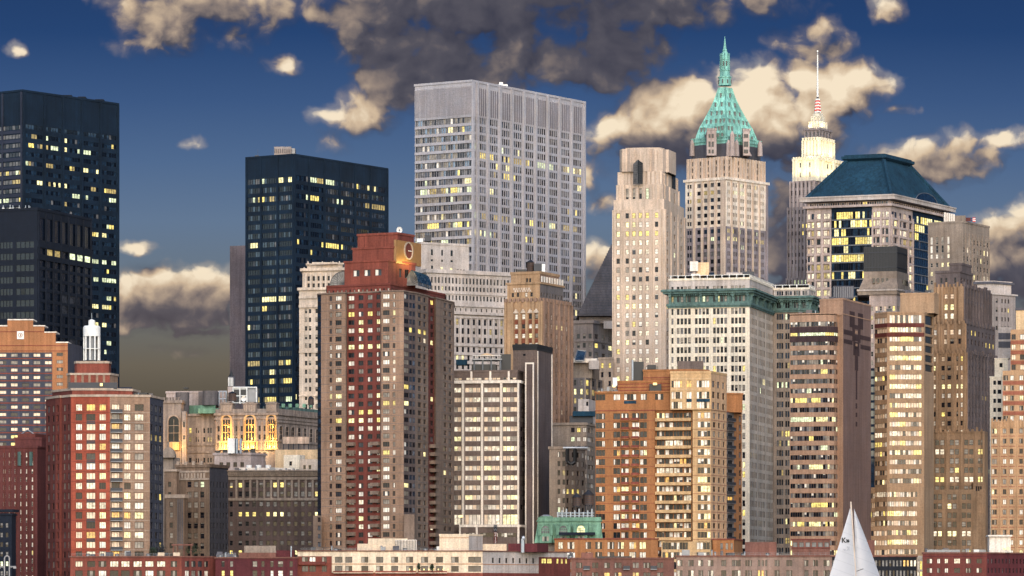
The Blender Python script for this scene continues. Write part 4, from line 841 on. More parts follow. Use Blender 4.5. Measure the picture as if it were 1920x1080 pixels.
# ============ green corniced white tower and its wing
def corniced(b, pl, pc, pr, top, cT, cB, aL, aR, L, R, nb, wm=('pale', 'cream')):
    t = b.t2(pl, pc, pr, cB, mat=list(wm), aL=aL, aR=aR, L=L[0], R=R[0])
    t1 = b.t2(pl, pc, pr, cT, t, .5, mat='teal', aL=aL, aR=aR, L=L[1], R=R[1], roof='teal')
    t2 = b.t2(pl+1, pc, pr-1, top, t1, 1.5, mat='terra', aL=aL, aR=aR, L=L[2], R=R[2]); b.cap(t2, .5, .3, 'pale')
    b.ring(t, cB-1, 1.0, 1.0, 'teal', 'lower_cornice'); b.ring(t, cB+2, .8, .6, 'teal', 'lower_cornice'); b.ring(t1, cT+3, .8, 2.2, 'teal'); b.ring(t1, cT-1, .7, 3.0, 'teal'); b.ring(t1, cT-3.5, .4, 2.6, 'teal')
    for k in range(2):
        A, B = t1.pts[k], t1.pts[k+1]; Ln = hypot(B[0]-A[0], B[1]-A[1]); n = nb[k]
        for i in range(n+1):
            u = min(Ln-.7, max(.7, Ln*i/n)); mb = b.part('bracket'); z = t1.z0
            for j, (d, h0, h1) in enumerate(((.8, 1, 2.6), (1.2, 2.6, 4.2), (1.8, 4.2, 5.6), (2.3, 5.6, t1.z1-t1.z0-.9))): mb.bar(A, B, u-.55, u+.55, -.05, d, z+h0, z+h1, 'teal')
        for i in range(int(Ln/.9)): b.mb('dentil_course').bar(A, B, i*.9+.2, i*.9+.65, -.05, 1.6, t1.z1-1.5, t1.z1-.9, 'teal')
        for i in range(int(Ln/3.2)): b.mb('roof_balustrade').bar(t2.pts[k], t2.pts[k+1], i*3.2+.5, i*3.2+.9, -.2, .2, t2.z1+.5, t2.z1+1.6, 'white')
    b.mb('roof_balustrade').prism(offset(t2.pts, .12), t2.z1+1.6, t2.z1+1.8, 'white')
    return t, t1, t2
b = Bld('corniced_tower', 'white terracotta office tower with a heavy green copper cornice, larger of the corniced pair', 'office tower', 1750)
gL = ('g', [(1258.5, 1263, 1, .9), (1268, 1296, 4, .74), (1302, 1330, 4, .74), (1336, 1364, 4, .74), (1370, 1398, 4, .74)])
gR = ('g', [(1407, 1420, 5, .5), (1422, 1435, 5, .5), (1437, 1449, 5, .5)])
mt = {'half': .25, 'shade': .25, 'blind': .08}; mtr = {'dark': .5, 'shade': .15}
t, t1, t2 = corniced(b, 1254, 1405.5, 1451, 522, 546, 573, 14, 76,
  [S(gL, (582.5, 18.06, 27, 11.5), 'sash', mt, .4, 'fr', .08), S(gL, (559, 1, 1, 11), 'sash', {'blind': .5}, .4, 'fb', .35), S(gL, (539, 1, 1, 8), 'sash', {'blind': .3}, .4, 'fr', .2)],
  [S(gR, (582.5, 18.06, 27, 11.5), 'plain', mtr, .08, 'fr', .02, base='dark'), S(gR, (560, 1, 1, 12), 'plain', {}, .4, 'fb', 0), S(gR, (537, 1, 1, 8), 'plain', mtr, .4, 'fr', 0)], (5, 4))
b.clutter(t2, 1260, 1400, 9, 6, 3, False); b.box('plant_room', 1306, 1329, 492, 521, 14, 7, 'buff'); b.box('tank_housing', 1294, 1309, 490, 508, 12, 5, 'whitecol'); b.box('plant_room', 1296, 1312, 513, 521, 9, 5, 'whitecol'); b.box('plant_room', 1362, 1392, 511, 521, 14, 8, 'terra'); b.box('cooler', 1389, 1414, 509, 520, 16, 6, 'dsteel'); b.box('cooler', 1330, 1339, 511, 520, 12, 4, 'navy')
b = Bld('corniced_tower', 'dimmer narrower twin wing with a green copper cornice, right of the white corniced tower', 'office tower', 1800)
gU = ('g', [(1456, 1469, 3, .8), (1472, 1485, 3, .8), (1488, 1501, 3, .8), (1504, 1514, 2, .8)]); gV = ('g', [(1520, 1529, 3, .6)])
mu = dict(st='sash', mix={'blue': .3, 'grey': .3, 'shade': .1}, rec=.4, fr='fb')
corniced(b, 1450, 1517, 1530, 541, 560, 583, 14, 76, [S(gU, (593, 18.3, 26, 11), lit=.16, **mu), S(gU, (572, 1, 1, 10), lit=.0, **mu), S(gU, (549, 1, 1, 8), lit=0, **mu)], [S(gV, (593, 18.3, 26, 11), lit=.03, **mu), None, S(gV, (549, 1, 1, 8), lit=0, **mu)], (4, 2), ('greyt', 'greyd'))

# ============ grey blocks between
b = Bld('stone_building', 'small grey setback building with a tilted dark solar panel on its roof', 'building', 1770)
t = b.t2(1060, 1096, 1130, 708, mat='greyd', aL=20, aR=70, L=S(('e', 3, .4), (717, 17, 12, 11), 'sash', {'blind': .3}, .4, 'fr', .45), R=S(('e', 3, .5), (717, 17, 12, 11), 'plain', {'dark': .6}, .4, 'fr', .5)); b.ribs(t, 1, 3, .8, .5, None, None, 'greyt')
t1 = b.t2(1062, 1110, 1124, 678, t, 5, mat='greyt', aL=10, aR=80, L=S(('p', [(1113, 6)]), (690, 1, 1, 6), 'plain')); b.box('plant_room', 1074, 1120, 672, 680, 3, 8, 'whitecol')
b.box('plant_room', 1104, 1123, 676, 692, 2, 6, 'terra')
o = b.part('solar_panel'); Y = 1768; x0, x1 = WX(1078, Y), WX(1099, Y); q = [(x0, Y, WZ(676, Y)), (x1-1, Y, WZ(676, Y)), (x1, Y+5, WZ(657, Y)), (x0+1.2, Y+5, WZ(655, Y))]
o.quad(*q, 'gb'); o.quad(*[(p[0], p[1]+.3, p[2]-.2) for p in reversed(q)], 'dsteel')
for i in range(4): o.tube(q[i], q[(i+1) % 4], .25, 'fg', 4)
b = Bld('stone_building', 'low white stone block just left of the orange tower top', 'building', 1690)
t = b.t2(1084, 1104, 1150, 748, mat='terra', aL=10, aR=80, L=S(('p', [(1101, 4)]), (757, 18, 3, 8), 'plain')); t2 = b.t2(1070, 1116, 1160, 772, mat='tealroof', aL=10, aR=80) if False else None
b = Bld('apartment_block', 'grey-tan mid-rise with paired windows, left edge of the orange tower', 'apartment block', 1560)
mBB = dict(st='pair', mix={'white': .35, 'halfw': .35, 'blind': .15}, rec=.3, fr='fr')
t = b.t2(1036, 1100, 1150, 792, mat='greyt', aL=12, aR=78, L=S(('p', [(1074, 7), (1085, 7), (1096, 7)]), (806, 17.3, 18, 9), lit=.03, **mBB), R=S(('p', [(1105, 6), (1110, 5)]), (806, 17.3, 18, 9), lit=.03, **mBB)); b.ring(t, 797, .8, .5, 'greyt')
b.box('pergola', 1074, 1118, 771, 780, 4, 6, 'tealroof'); b.box('plant_room', 1068, 1112, 780, 793, 6, 5, 'dsteel')
b = Bld('apartment_block', 'dull brown brick mid-rise with a black roof duct, beside the black and white office', 'apartment block', 1500, group=None)
t = b.t2(1030, 1060, 1098, 840, mat='greyt', aL=12, aR=60, L=S(('p', [(1048, 5), (1057, 5)]), (852, 17.3, 12, 10), 'pair', {'white': .3, 'halfw': .3}, .3, 'fr', .03), R=S(('e', 4, .45), (852, 17.3, 12, 10), 'pair', {'white': .3, 'halfw': .3}, .3, 'fr', .03)); b.cap(t, .6, .3)
mb = b.part('roof_duct'); Y = 1493; X = WX(1071, Y)
for s_ in (-1.4, 1.4): mb.tube((X+s_, Y, WZ(866, Y)), (X+s_, Y, WZ(841, Y)), .7, 'black', 8)
mb.tube((X-1.4, Y, WZ(866, Y)), (X, Y, WZ(871, Y)), .7, 'black', 8); mb.tube((X+1.4, Y, WZ(866, Y)), (X, Y, WZ(871, Y)), .7, 'black', 8); mb.tube((X-3, Y, WZ(840, Y)), (X+6, Y, WZ(840, Y)), .5, 'steel', 8)

# ============ ornate floodlit building, left
b = Bld('ornate_building', 'ornate stone building with three tall floodlit arches and green mansard roofs', 'building', 1700)
oo = dict(st='sash', mix={'half': .15, 'grey': .2}, rec=.4, fr='fr')
t = b.tc([(404, 6), (520, 0), (640, 60)], 766, None, 0, 'ornate', [S(('g', [(407, 413, 1, .7), (439, 458, 2, .45), (482, 501, 2, .45), (515, 519, 1, .8)]), [(803, 1, 1, 10), (819, 1, 1, 9), (852, 17, 8, 9)], lit=.05, **oo), S(('e', 12, .42), [(852, 17, 8, 9)], lit=.05, **oo)], depth=10, back=[(WX(640, 1770), 1790), (WX(404, 1790), 1790)])
b.ring(t, 778, 1.0, .7, 'ornate'); b.ring(t, 786, .8, .4, 'ornate'); b.bands(t, 0, [828, 842], .9, .5, 'ornate'); b.bands(t, 1, [790, 826, 842], .9, .5, 'ornate')
a_, c_ = b.ends(t, 0)
for x in (406, 414.5, 437.5, 447, 459, 481, 491, 502, 517): b.mb('pilaster').bar(a_, c_, b.ufpx(a_, c_, x)-.35, b.ufpx(a_, c_, x)+.35, -.05, .55, WZ(843, 1700), WZ(789, 1700), 'ornate')
M['gold'] = wall('masonry_gold', (196, 164, 120), var=.15)
for x, w_ in ((425, 3.4), (469, 3.9), (509, 3.0)):
    u = b.ufpx(a_, c_, x); arch(b, a_, c_, u, WZ(826, 1700), w_, WZ(778.5, 1700)-WZ(826, 1700), 'g0', 'gold', 'floodlit_arch', .8, .55, 2)
    g = b.part('gable'); g.bar(a_, c_, u-w_*.75, u+w_*.75, -4, .5, t.z1-1.5, WZ(757, 1700), 'ornate'); g.bar(a_, c_, u-w_*.85, u+w_*.85, -4, .8, WZ(757, 1700), WZ(755, 1700), 'ornate'); g.bar(a_, c_, u-w_*.5, u+w_*.5, -4, .6, WZ(755, 1700), WZ(753, 1700), 'ornate')
    for i in range(7): g.bar(a_, c_, u-w_*.6+i*w_*.19, u-w_*.6+i*w_*.19+.25, .4, .7, WZ(770, 1700), WZ(759, 1700), 'creamd')
    d_ = b.part('balustrade'); d_.bar(a_, c_, u-w_*.9, u+w_*.9, -.05, 1.3, WZ(843, 1700), WZ(841, 1700), 'gold'); d_.bar(a_, c_, u-w_*.9, u+w_*.9, -.05, 1.2, WZ(829, 1700), WZ(827, 1700), 'gold')
    for i in range(6): d_.bar(a_, c_, u-w_*.85+i*w_*.32, u-w_*.85+i*w_*.32+.4, -.05, .9, WZ(841, 1700), WZ(829, 1700), 'gold')
    for dx, py_, e in ((-5, 838, 900), (5, 838, 900), (0, 822, 1300), (0, 800, 700)): flood(b, x+dx, py_, 1700-1.2+.048*(520-x), e*.8, (1, .48, .09), .3)
a_, c_ = b.ends(t, 1)
for i in range(13): arch(b, a_, c_, b.ufpx(a_, c_, 526+11.3*i), WZ(824, 1704), 2.9, WZ(799, 1704)-WZ(824, 1704), 'g0', 'ornate', 'arched_window', .35, .3, 1)
t2 = b.tc([(522, 4), (642, 62)], 760, t, 0, 'teal', depth=10, roof='teal', back=[(WX(640, 1790), 1785), (WX(525, 1790), 1785)])
for i in range(5): b.box('roof_dormer', 528+13*i, 534+13*i, 757, 764, 6+7*i, 3, 'mint')
t3 = b.tc([(300, 14), (404, 10)], 775, None, 2, 'ornate', [S(('g', [(308, 312, 1, .9), (320, 334, 2, .6), (340, 346, 1, .7), (353, 360, 1, .7), (366, 374, 2, .5), (380, 386, 1, .6), (388, 398, 2, .6)]), [(805, 1, 1, 10), (822, 1, 1, 9), (861, 17, 8, 9)], lit=.2, **oo)], depth=60); b.ring(t3, 778, 1, .7, 'ornate'); b.bands(t3, 0, [832, 846], .8, .5, 'ornate')
t4 = b.tc([(306, 10), (340, 8), (346, 18)], 752, None, -4, 'ornate', [S(('g', [(320, 334, 2, .6)]), [(805, 1, 1, 9), (821, 1, 1, 8)], lit=.5, **oo)], depth=14); b.cap(t4, .8, .5); a_, c_ = b.ends(t4, 0)
arch(b, a_, c_, b.ufpx(a_, c_, 326), WZ(828, 1704), 4.6, WZ(780, 1704)-WZ(828, 1704), 'g0', 'ornate', 'arched_window', .7, .5, 1)
for i in range(6): b.part('merlon').bar(a_, c_, .3+i*1.25, .9+i*1.25, -.4, .4, t4.z1+.8, t4.z1+2.0, 'ornate')
t5 = b.tc([(341, 0), (349, 0), (351, 8)], 771, None, -2, 'ornate', [S(('e', 1, .5), [(795, 1, 1, 12), (820, 1, 1, 8)], lit=.0, **oo)], depth=10)
a_, c_ = b.ends(t4, 0); d_ = b.part('balustrade'); d_.bar(a_, c_, 3.2, 7.4, -.05, 1.2, WZ(843, 1698), WZ(828, 1698), 'gold')
for px_, py_ in ((412, 838), (448, 840), (490, 840), (518, 836)): flood(b, px_, py_, 1700-4+.048*(520-px_), 900, (1, .62, .22), .5)
for px_, py_, e in ((337, 838, 2600), (345, 825, 1500), (350, 838, 1500), (338, 800, 500)): flood(b, px_, py_, 1698 if px_ < 345 else 1693, e*.6, (1, .56, .15), .3)
t6 = b.tc([(350, 20), (404, 16)], 756, t3, 0, 'mint', depth=30, roof='mint'); t7 = b.tc([(312, 34), (424, 30)], 728, t3, 0, 'pinkg', depth=24); b.cap(t7, .5, .3)
b.box('roof_unit', 372, 408, 734, 760, 22, 10, 'greyd'); b.box('roof_unit', 344, 352, 726, 729, 32, 4, 'black'); b.box('mansard_block', 372, 410, 766, 775, 8, 6, 'mint')
mb = b.part('roof_drum'); X = WX(342, 1718); mb.cyl(X, 1718, WZ(776, 1718), WZ(736, 1718), 2.9, 2.9, 'greyd', 18); mb = b.part('roof_drum'); X = WX(394, 1718); mb.cyl(X, 1718, WZ(760, 1718), WZ(733, 1718), 3.2, 3.2, 'greyd', 18)
mb = b.part('roof_frame'); Y = 1708
for x in (411, 418, 424): mb.tube((WX(x, Y), Y, WZ(760, Y)), (WX(x, Y), Y, WZ(733, Y)), .25, 'steel', 5)
for y in (734, 748): mb.tube((WX(411, Y), Y, WZ(y, Y)), (WX(424, Y), Y, WZ(y, Y)), .25, 'steel', 5)
mb = b.part('chiller'); Y = 1716; mb.box(WX(436, Y), WX(463, Y), Y, Y+7, WZ(756, Y), WZ(728, Y), 'steel'); mb.box(WX(463, Y)+.02, WX(482, Y), Y+.6, Y+7, WZ(756, Y), WZ(727, Y), 'fg')
for i in range(2):
    for j in range(2): mb.box(WX(438+12.5*i, Y), WX(449+12.5*i, Y), Y-.12, Y, WZ(742-13*j+12, Y), WZ(742-13*j+1, Y), 'black')
for x in (437, 450, 463, 481): mb.tube((WX(x, Y), Y-.4, WZ(757, Y)), (WX(x, Y), Y-.4, WZ(726, Y)), .3, 'white', 6)
mb.tube((WX(437, Y), Y-.4, WZ(726.5, Y)), (WX(482, Y), Y-.4, WZ(726.5, Y)), .3, 'white', 6)
mb = b.part('rooftop_lantern'); Y = 1740; mb.box(WX(427, Y), WX(441, Y), Y, Y+4, WZ(760, Y), WZ(725, Y), 'pinkg'); mb.box(WX(427.5, Y), WX(440, Y), Y, Y+3, WZ(725, Y), WZ(706, Y), 'slate')
for i in range(4): mb.box(WX(428+2.6*i, Y), WX(429.3+2.6*i, Y), Y-.3, Y, WZ(724, Y), WZ(708, Y), 'white')
mb.cyl(WX(433.5, Y), Y+1.5, WZ(706, Y), WZ(702, Y), 1.2, .9, 'black', 8); mb.cyl(WX(433.5, Y), Y+1.5, WZ(702, Y), WZ(694, Y), .7, .1, 'black', 8)
o = empty('satellite_dish', (WX(457, 1702), 1702, WZ(757, 1702)), 'white satellite dish on the roof above the floodlit arches', 'satellite dish'); mb = MB(); X, Y, Z = WX(457, 1702), 1702, WZ(748, 1702)
n_ = 18; rings_ = [[(X+r*cos(2*pi*i/n_), Y-d, Z+r*sin(2*pi*i/n_)) for i in range(n_)] for r, d in ((.05, 0), (.5, .06), (.8, .2), (1.1, .45))]
for A, B in zip(rings_, rings_[1:]):
    for i in range(n_): mb.quad(A[i], A[(i+1) % n_], B[(i+1) % n_], B[i], 'white')
mb.build('dish', o); mb = MB(); mb.tube((X, Y+.1, WZ(757, 1702)), (X, Y+.1, Z), .12, 'steel', 6); mb.build('mast', o); mb = MB(); mb.tube((X, Y, Z), (X, Y-.9, Z), .06, 'dsteel', 5); mb.build('feed_horn', o)
water_tank(435.5, 733.5, 752, 15, 1704, 'small brown roof tank beside the steel chiller above the floodlit arches', .05)
water_tank(583, 742, 767, 11, 1712, 'slim roof tank on legs in front of the white columned tower', .35)

# ============ gothic brown block and dark brick office, lower left
b = Bld('gothic_building', 'brown gothic brick block with ornamented crown and stepped left wing', 'building', 1545)
ge = dict(st='sash', mix={'blind': .3, 'half': .35}, rec=.35, fr='fr')
t = b.t2(330, 393, 428, 874, mat=['gothic', 'slate'], aL=20, aR=70, L=S(('p', [(334, 8), (355, 7.5), (367, 7.5), (379, 7.5)]), [(908, 19.3, 9, 11)], lit=.14, **ge), R=S(('e', 6, .4), (908, 19.3, 9, 11), 'plain', {'night': .6}, .3, 'fb', .0))
b.bands(t, 0, [884, 898], .7, .4, 'creamd'); a_, c_ = b.ends(t, 0)
for i in range(9): b.mb('crown_ornament').bar(a_, c_, 1.0+i*1.3, 1.8+i*1.3, -.05, .35, WZ(896, 1545), WZ(887, 1545), 'creamd')
b.cap(t, .8, .4)
for i in range(4): b.part('merlon').bar(a_, c_, .4+i*3.2, 1.6+i*3.2, -.5, .45, t.z1+.5, t.z1+1.9, 'creamd')
t1 = b.t2(308, 331, 336, 880, None, -3, mat='gothic', aL=10, aR=60, L=S(('p', [(318, 6)]), (908, 19.3, 9, 10), lit=.02, **ge)); b.ring(t1, 884, .8, .5, 'creamd')
t2 = b.t2(312, 345, 352, 932, None, -8, mat='gothic', aL=12, aR=60, L=S(('p', [(321, 6)]), (946, 19.3, 6, 10), lit=.05, **ge)); a_, c_ = b.ends(t2, 0)
for x in (334, 338, 342): b.mb('wall').bar(a_, c_, b.ufpx(a_, c_, x)-.25, b.ufpx(a_, c_, x)+.25, -.02, .3, WZ(1030, 1537), WZ(936, 1537), 'greyd')
b.cap(t2, 1.0, .4, 'creamd')
b = Bld('round_roof_block', 'dim stone block with a curved gable before the ornate building', 'building', 1600)
t = b.t2(306, 324, 338, 858, mat='greyt', aL=10, aR=60); mb = b.part('curved_gable'); Y = 1598; mb.poly([(WX(316, Y)+2.6*cos(pi*i/12), Y, WZ(858, Y)+4.2*sin(pi*i/12)) for i in range(12, -1, -1)][::-1], 'greyt'); mb.poly([(WX(316, Y)+2.6*cos(pi*i/12), Y+6, WZ(858, Y)+4.2*sin(pi*i/12)) for i in range(13)], 'greyt')
for i in range(12):
    p = [(WX(316, Y)+2.6*cos(pi*k/12), WZ(858, Y)+4.2*sin(pi*k/12)) for k in (i, i+1)]; mb.quad((p[0][0], Y, p[0][1]), (p[0][0], Y+6, p[0][1]), (p[1][0], Y+6, p[1][1]), (p[1][0], Y, p[1][1]), 'greyt')
b = Bld('brick_block', 'flat grey-brown block with four dark windows below the floodlit arches', 'building', 1640)
t = b.t2(402, 470, 498, 851, mat='pinkg', aL=6, aR=60, L=S(('p', [(415, 7), (428, 7), (441, 7), (454, 7)]), (871, 17, 6, 9), 'pair', {'dark': .5, 'half': .2}, .3, 'fr', 0), R=None); b.cap(t, .5, .4)
mb = b.box('duct', 427, 440, 822, 850, -2, 5, 'white'); mb = b.part('flue')
for x in (444, 451): mb.tube((WX(x, 1636), 1637, WZ(850, 1636)), (WX(x, 1636), 1637, WZ(822, 1636)), .5, 'steel', 8)
b.box('duct', 440.5, 443, 823, 850, 0, 4, 'dsteel')
for i in range(6): b.box('roof_clutter', 404+13*i, 413+13*i, 845-(i % 3)*2, 851, 6, 4, 'black')
b = Bld('plaster_block', 'plain buff rooftop block with a small white hut, right of the flat grey-brown block', 'building', 1625)
t = b.t2(516, 600, 612, 843, mat='buff', aL=3, aR=70); t1 = b.t2(532, 562, 572, 853, None, -8, mat='pale', aL=4, aR=60, L=S(('p', [(545, 5)]), (869, 1, 1, 8), 'sash', {'dark': 1}, .3, 'fr', 0)); t2 = b.t2(563, 606, 612, 861, None, -14, mat='cream', aL=3, aR=70, L=S(('p', [(571, 5), (581, 5)]), (876, 1, 1, 8), 'plain', {}, .3, 'fr', 0))
bo = empty('roof_billboard', (WX(555, 1660), 1660, WZ(843, 1660)), 'long rusty white screen on posts in front of the arcade of the ornate building', 'screen'); mb = MB(); Y = 1660; M['rusty'] = wall('rusty_panel', (214,186,164), .4, .5); mb.box(WX(530, Y), WX(579, Y), Y, Y+1, WZ(832, Y), WZ(819, Y), 'rusty'); mb.build('panel', bo)
for x in (532, 541, 550, 560, 570, 578): mb = MB(); mb.tube((WX(x, Y), Y+.4, WZ(850, Y)), (WX(x, Y), Y+.4, WZ(832, Y)), .2, 'dsteel', 5); mb.build('post', bo)
b = Bld('brick_office', 'dark brown brick office with a heavy pale cornice and rows of yellow lit windows', 'office building', 1560)
cf = ('g', [(430, 437, 1, .85)]+[(444+13*i, 457+13*i, 1, .55) for i in range(12)])
t = b.t2(417, 600, 640, 885, mat='office', aL=3, aR=80, L=S(cf, [(909, 1, 1, 10), (926, 1, 1, 10), (945, 1, 1, 10), (964, 18, 8, 9)], 'sash', {'halfg': .3, 'shade': .25}, .4, 'fd', .33, cl=.55, litv=('lit', 'lit', 'litw', 'halflit')))
a_, c_ = b.ends(t, 0)
b.ribs(t, 0, [443.5+13*i for i in range(13)], .8, .35, 899, 935, 'greyt'); b.bands(t, 0, [897, 936], 1.0, .5, 'greyt'); b.ribs(t, 0, [420.5], 1.3, .12, 896, None, 'creamd')
b.ring(t, 893, .9, .6, 'greyt'); b.ring(t, 888, .8, 1.2, 'greyt'); b.ring(t, 884, .5, 1.9, 'greyt')
for i in range(44): b.mb('dentil_course').bar(a_, c_, .3+i*.85, .75+i*.85, .3, 1.1, WZ(888, 1560)-.5, WZ(888, 1560)-.05, 'greyt')
for i in range(3): mb = b.part('roof_vent'); X = WX(467+18*i, 1575); mb.cyl(X, 1575, WZ(884, 1575), WZ(872, 1575), .9, 1.1, 'white', 10)
b.clutter(t, 425, 590, 12, 4, 2); b.box('skylight', 448, 550, 877, 884, 8, 12, 'whitecol')
# ============ hotel with stepped gable, far left
b = Bld('hotel', 'orange hotel block with a stepped gable and square emblem at the left edge', 'hotel', 1700)
t = b.tc([(-60, 0), (98, 0), (127, 0), (154, 22)], 661, None, 0, ['bluegrey', 'hotel', 'bluegrey'], [S(('p', [(5.5-21.2*i, 13) for i in (-4, -3, -2, -1, 0, 1, 2)]), (666, 13.9, 30, 6.5), 'pair', {'peach': .45, 'half': .15, 'blind': .25}, .2, 'fr', .06, litv=('lit', 'pale')), S(('p', [(112, 12)]), (664.5, 13.9, 30, 6.5), 'trip', {'half': .4, 'blind': .3}, .25, 'fr', .02), None], depth=30)
b.bands(t, 0, [672.3+13.9*i for i in range(28)], .45, .1, 'redt')
t1 = b.tc([(-60, 0), (127, 0), (154, 22)], 643, t, 0, ['hotel', 'bluegrey'], [None], depth=30); t2 = b.tc([(-40, 0), (104.5, 0)], 624, t1, 0, 'hotel', depth=20); t3 = b.tc([(-20, 0), (83, 0)], 612, t2, 0, 'hotel', depth=20); t4 = b.tc([(14, 0), (62, 0)], 600.5, t3, 0, 'hotel', depth=20)
for T, xs in ((t1, (104.8, 127)), (t2, (83.3, 104.5)), (t3, (62.3, 83)), (t4, (14, 62))): mb = b.part('coping'); mb.box(WX(xs[0], 1700), WX(xs[1], 1700)+.3, 1699.7, 1712, T.z1, T.z1+.5, 'whitecol')
b.mb('coping').box(WX(-20, 1700), WX(13.7, 1700), 1699.7, 1712, t3.z1, t3.z1+.5, 'whitecol'); b.bands(t1, 0, [658, 648], .3, .1, 'redt'); b.bands(t3, 0, [622], .3, .1, 'redt')
e = b.part('emblem'); X, Y = WX(38.5, 1700), 1700; e.box(WX(32, Y), WX(45, Y), Y-.3, Y, WZ(636, Y), WZ(621, Y), 'white')
for i in range(16):
    a0, a1 = 2*pi*i/16, 2*pi*(i+1)/16; z = WZ(628.5, Y); e.quad((X+.75*cos(a0), Y-.34, z+.75*sin(a0)), (X+.95*cos(a0), Y-.34, z+.95*sin(a0)), (X+.95*cos(a1), Y-.34, z+.95*sin(a1)), (X+.75*cos(a1), Y-.34, z+.75*sin(a1)), 'hotel')
e.box(X-.1, X+.35, Y-.36, Y-.3, z-.5, z+.5, 'hotel')
# ============ burgundy block
b = Bld('brick_apartments', 'burgundy brick apartment house with small arched windows, lower left behind the red tower', 'apartment block', 1490)
t = b.t2(-40, 70, 120, 838, mat='burg', aL=4, aR=70, L=S(('e', 10, .4, .0, .03), (853, 15.3, 20, 8.5), 'sash', {'white': .35, 'halfw': .25}, .3, 'fw', .06))
b.cap(t, .5, .3); t1 = b.t2(28, 78, 110, 822, t, 2, mat='burg', aL=4, aR=70); b.cap(t1, .4, .2); t2 = b.t2(34, 66, 100, 813, t1, 5, mat='redd', aL=4, aR=70)
b.ribs(t, 0, [8.2, 19.2, 30.2, 41.3, 52.3, 63.4], .5, .2, None, None, 'redd')
for x in (36, 58): b.box('panel', x-3, x+3, 847, 873, -.25, .2, 'teal')
mb = b.part('roof_truss'); mb.tube((WX(40, 1497), 1497, WZ(814, 1497)), (WX(52, 1497), 1497, WZ(806, 1497)), .25, 'fg', 5); mb.tube((WX(52, 1497), 1497, WZ(806, 1497)), (WX(64, 1497), 1497, WZ(814, 1497)), .25, 'fg', 5)
# ============ black block bottom left
b = Bld('dark_building', 'small near-black building in the bottom left corner with a cornice', 'building', 1385)
t = b.t2(-60, 22, 30, 962, mat='ink', aL=4, aR=80, L=S(('p', [(3, 5), (13, 5)]), (985, 18, 8, 9), 'sash', {'halfg': .5, 'shade': .2}, .3, 'fb', .05)); b.ring(t, 960, .9, .8, 'ink'); b.ring(t, 966, .5, .4, 'ink')
o = empty('street_lamp', (WX(11, 1340), 1340, GZ), 'pale twin-arm street lamp with an arched steel top in the bottom left corner', 'street lamp'); mb = MB(); X = WX(13, 1340); M['lampsteel'] = plain('lamp_steel', (150,146,144), .5)
mb.tube((X-.8, 1340, GZ), (X-.8, 1340, WZ(1047, 1340)), .22, 'lampsteel', 8); mb.tube((X+.8, 1340, GZ), (X+.8, 1340, WZ(1047, 1340)), .22, 'lampsteel', 8)
for i in range(8): mb.tube((X+.8*cos(pi*i/8), 1340, WZ(1047, 1340)+.8*sin(pi*i/8)), (X+.8*cos(pi*(i+1)/8), 1340, WZ(1047, 1340)+.8*sin(pi*(i+1)/8)), .22, 'lampsteel', 8)
mb.build('post', o)
for s_ in (-1, 1):
    mb = MB(); mb.tube((X+s_*.8, 1340, WZ(1062, 1340)), (X+s_*3, 1340, WZ(1062, 1340)), .14, 'lampsteel', 6); mb.tube((X+s_*.8, 1340, WZ(1065, 1340)), (X+s_*3, 1340, WZ(1062, 1340)), .08, 'lampsteel', 5); a_ = mb.build('arm', o)
    mb = MB(); mb.box(X+s_*2.6-.45, X+s_*2.6+.45, 1339.6, 1340.4, WZ(1066, 1340), WZ(1063, 1340), 'lampsteel'); mb.build('lamp_head', o)

# ============ red apartment tower with white lantern
b = Bld('red_tower', 'red brick apartment tower with a tan right bay and a round white lantern on top', 'apartment tower', 1400)
mA = {'peach': .42, 'white': .22, 'blind': .12, 'grey': .08}; RA = (764, 18.4, 30, 12.5); la = dict(litv=('pale', 'pale', 'amber', 'litw'))
RD = S(('p', [(91, 4), (100, 4)]), RA, 'pair', {'half': .3, 'shade': .3, 'blind': .15}, .3, 'fr', .03)
t = b.tc([(86, 20), (104, 9), (112, 6), (116, 6.5), (133, 0), (206, -1), (281, 2), (306, 22)], 742, None, 0, ['redd', 'redb', 'redb', 'redd', 'redfront', 'tan', 'bluegrey'],
  [RD, S(('e', 1, .45), RA, 'plain', {'shade': .3}, .5, 'fr', .0), None, S(('p', [(121, 4), (128.5, 3.2)]), RA, 'pair', {'half': .3, 'blind': .3, 'shade': .2}, .3, 'fr', .03),
   S(('p', [(148, 12), (170.3, 17), (192.3, 12.5)]), RA, 'trip', mA, .3, 'fr', .34, cl=.2, **la), S(('p', [(217, 15), (239, 12.5), (261, 17)]), RA, 'trip', mA, .35, 'fr', .25, cl=.2, **la),
   S(('p', [(284.5, 3.6), (293, 5), (301, 5)]), RA, 'pair', {'sky': .3, 'shade': .3, 'halfg': .2}, .35, 'fb', .03)], depth=22)
a_, c_ = b.ends(t, 4)
for i in range(1, 15, 2): b.mb('spandrel_panel').bar(a_, c_, b.ufpx(a_, c_, 162.3), b.ufpx(a_, c_, 178.3), -.3, .03, WZ(776.5+18.4*i, 1400), WZ(770.8+18.4*i, 1400), 'dsteel')
a_, c_ = b.ends(t, 5)
for i in range(16): b.balcony(a_, c_, b.ufpx(a_, c_, 207), b.ufpx(a_, c_, 229), WZ(773.5+18.4*i, 1400), 1.3, 'fg', 'dsteel')
for k in (4, 5): b.bands(t, k, [773.4+18.4*i for i in range(18)], .16, .06, 'creamd' if k == 5 else 'redb')
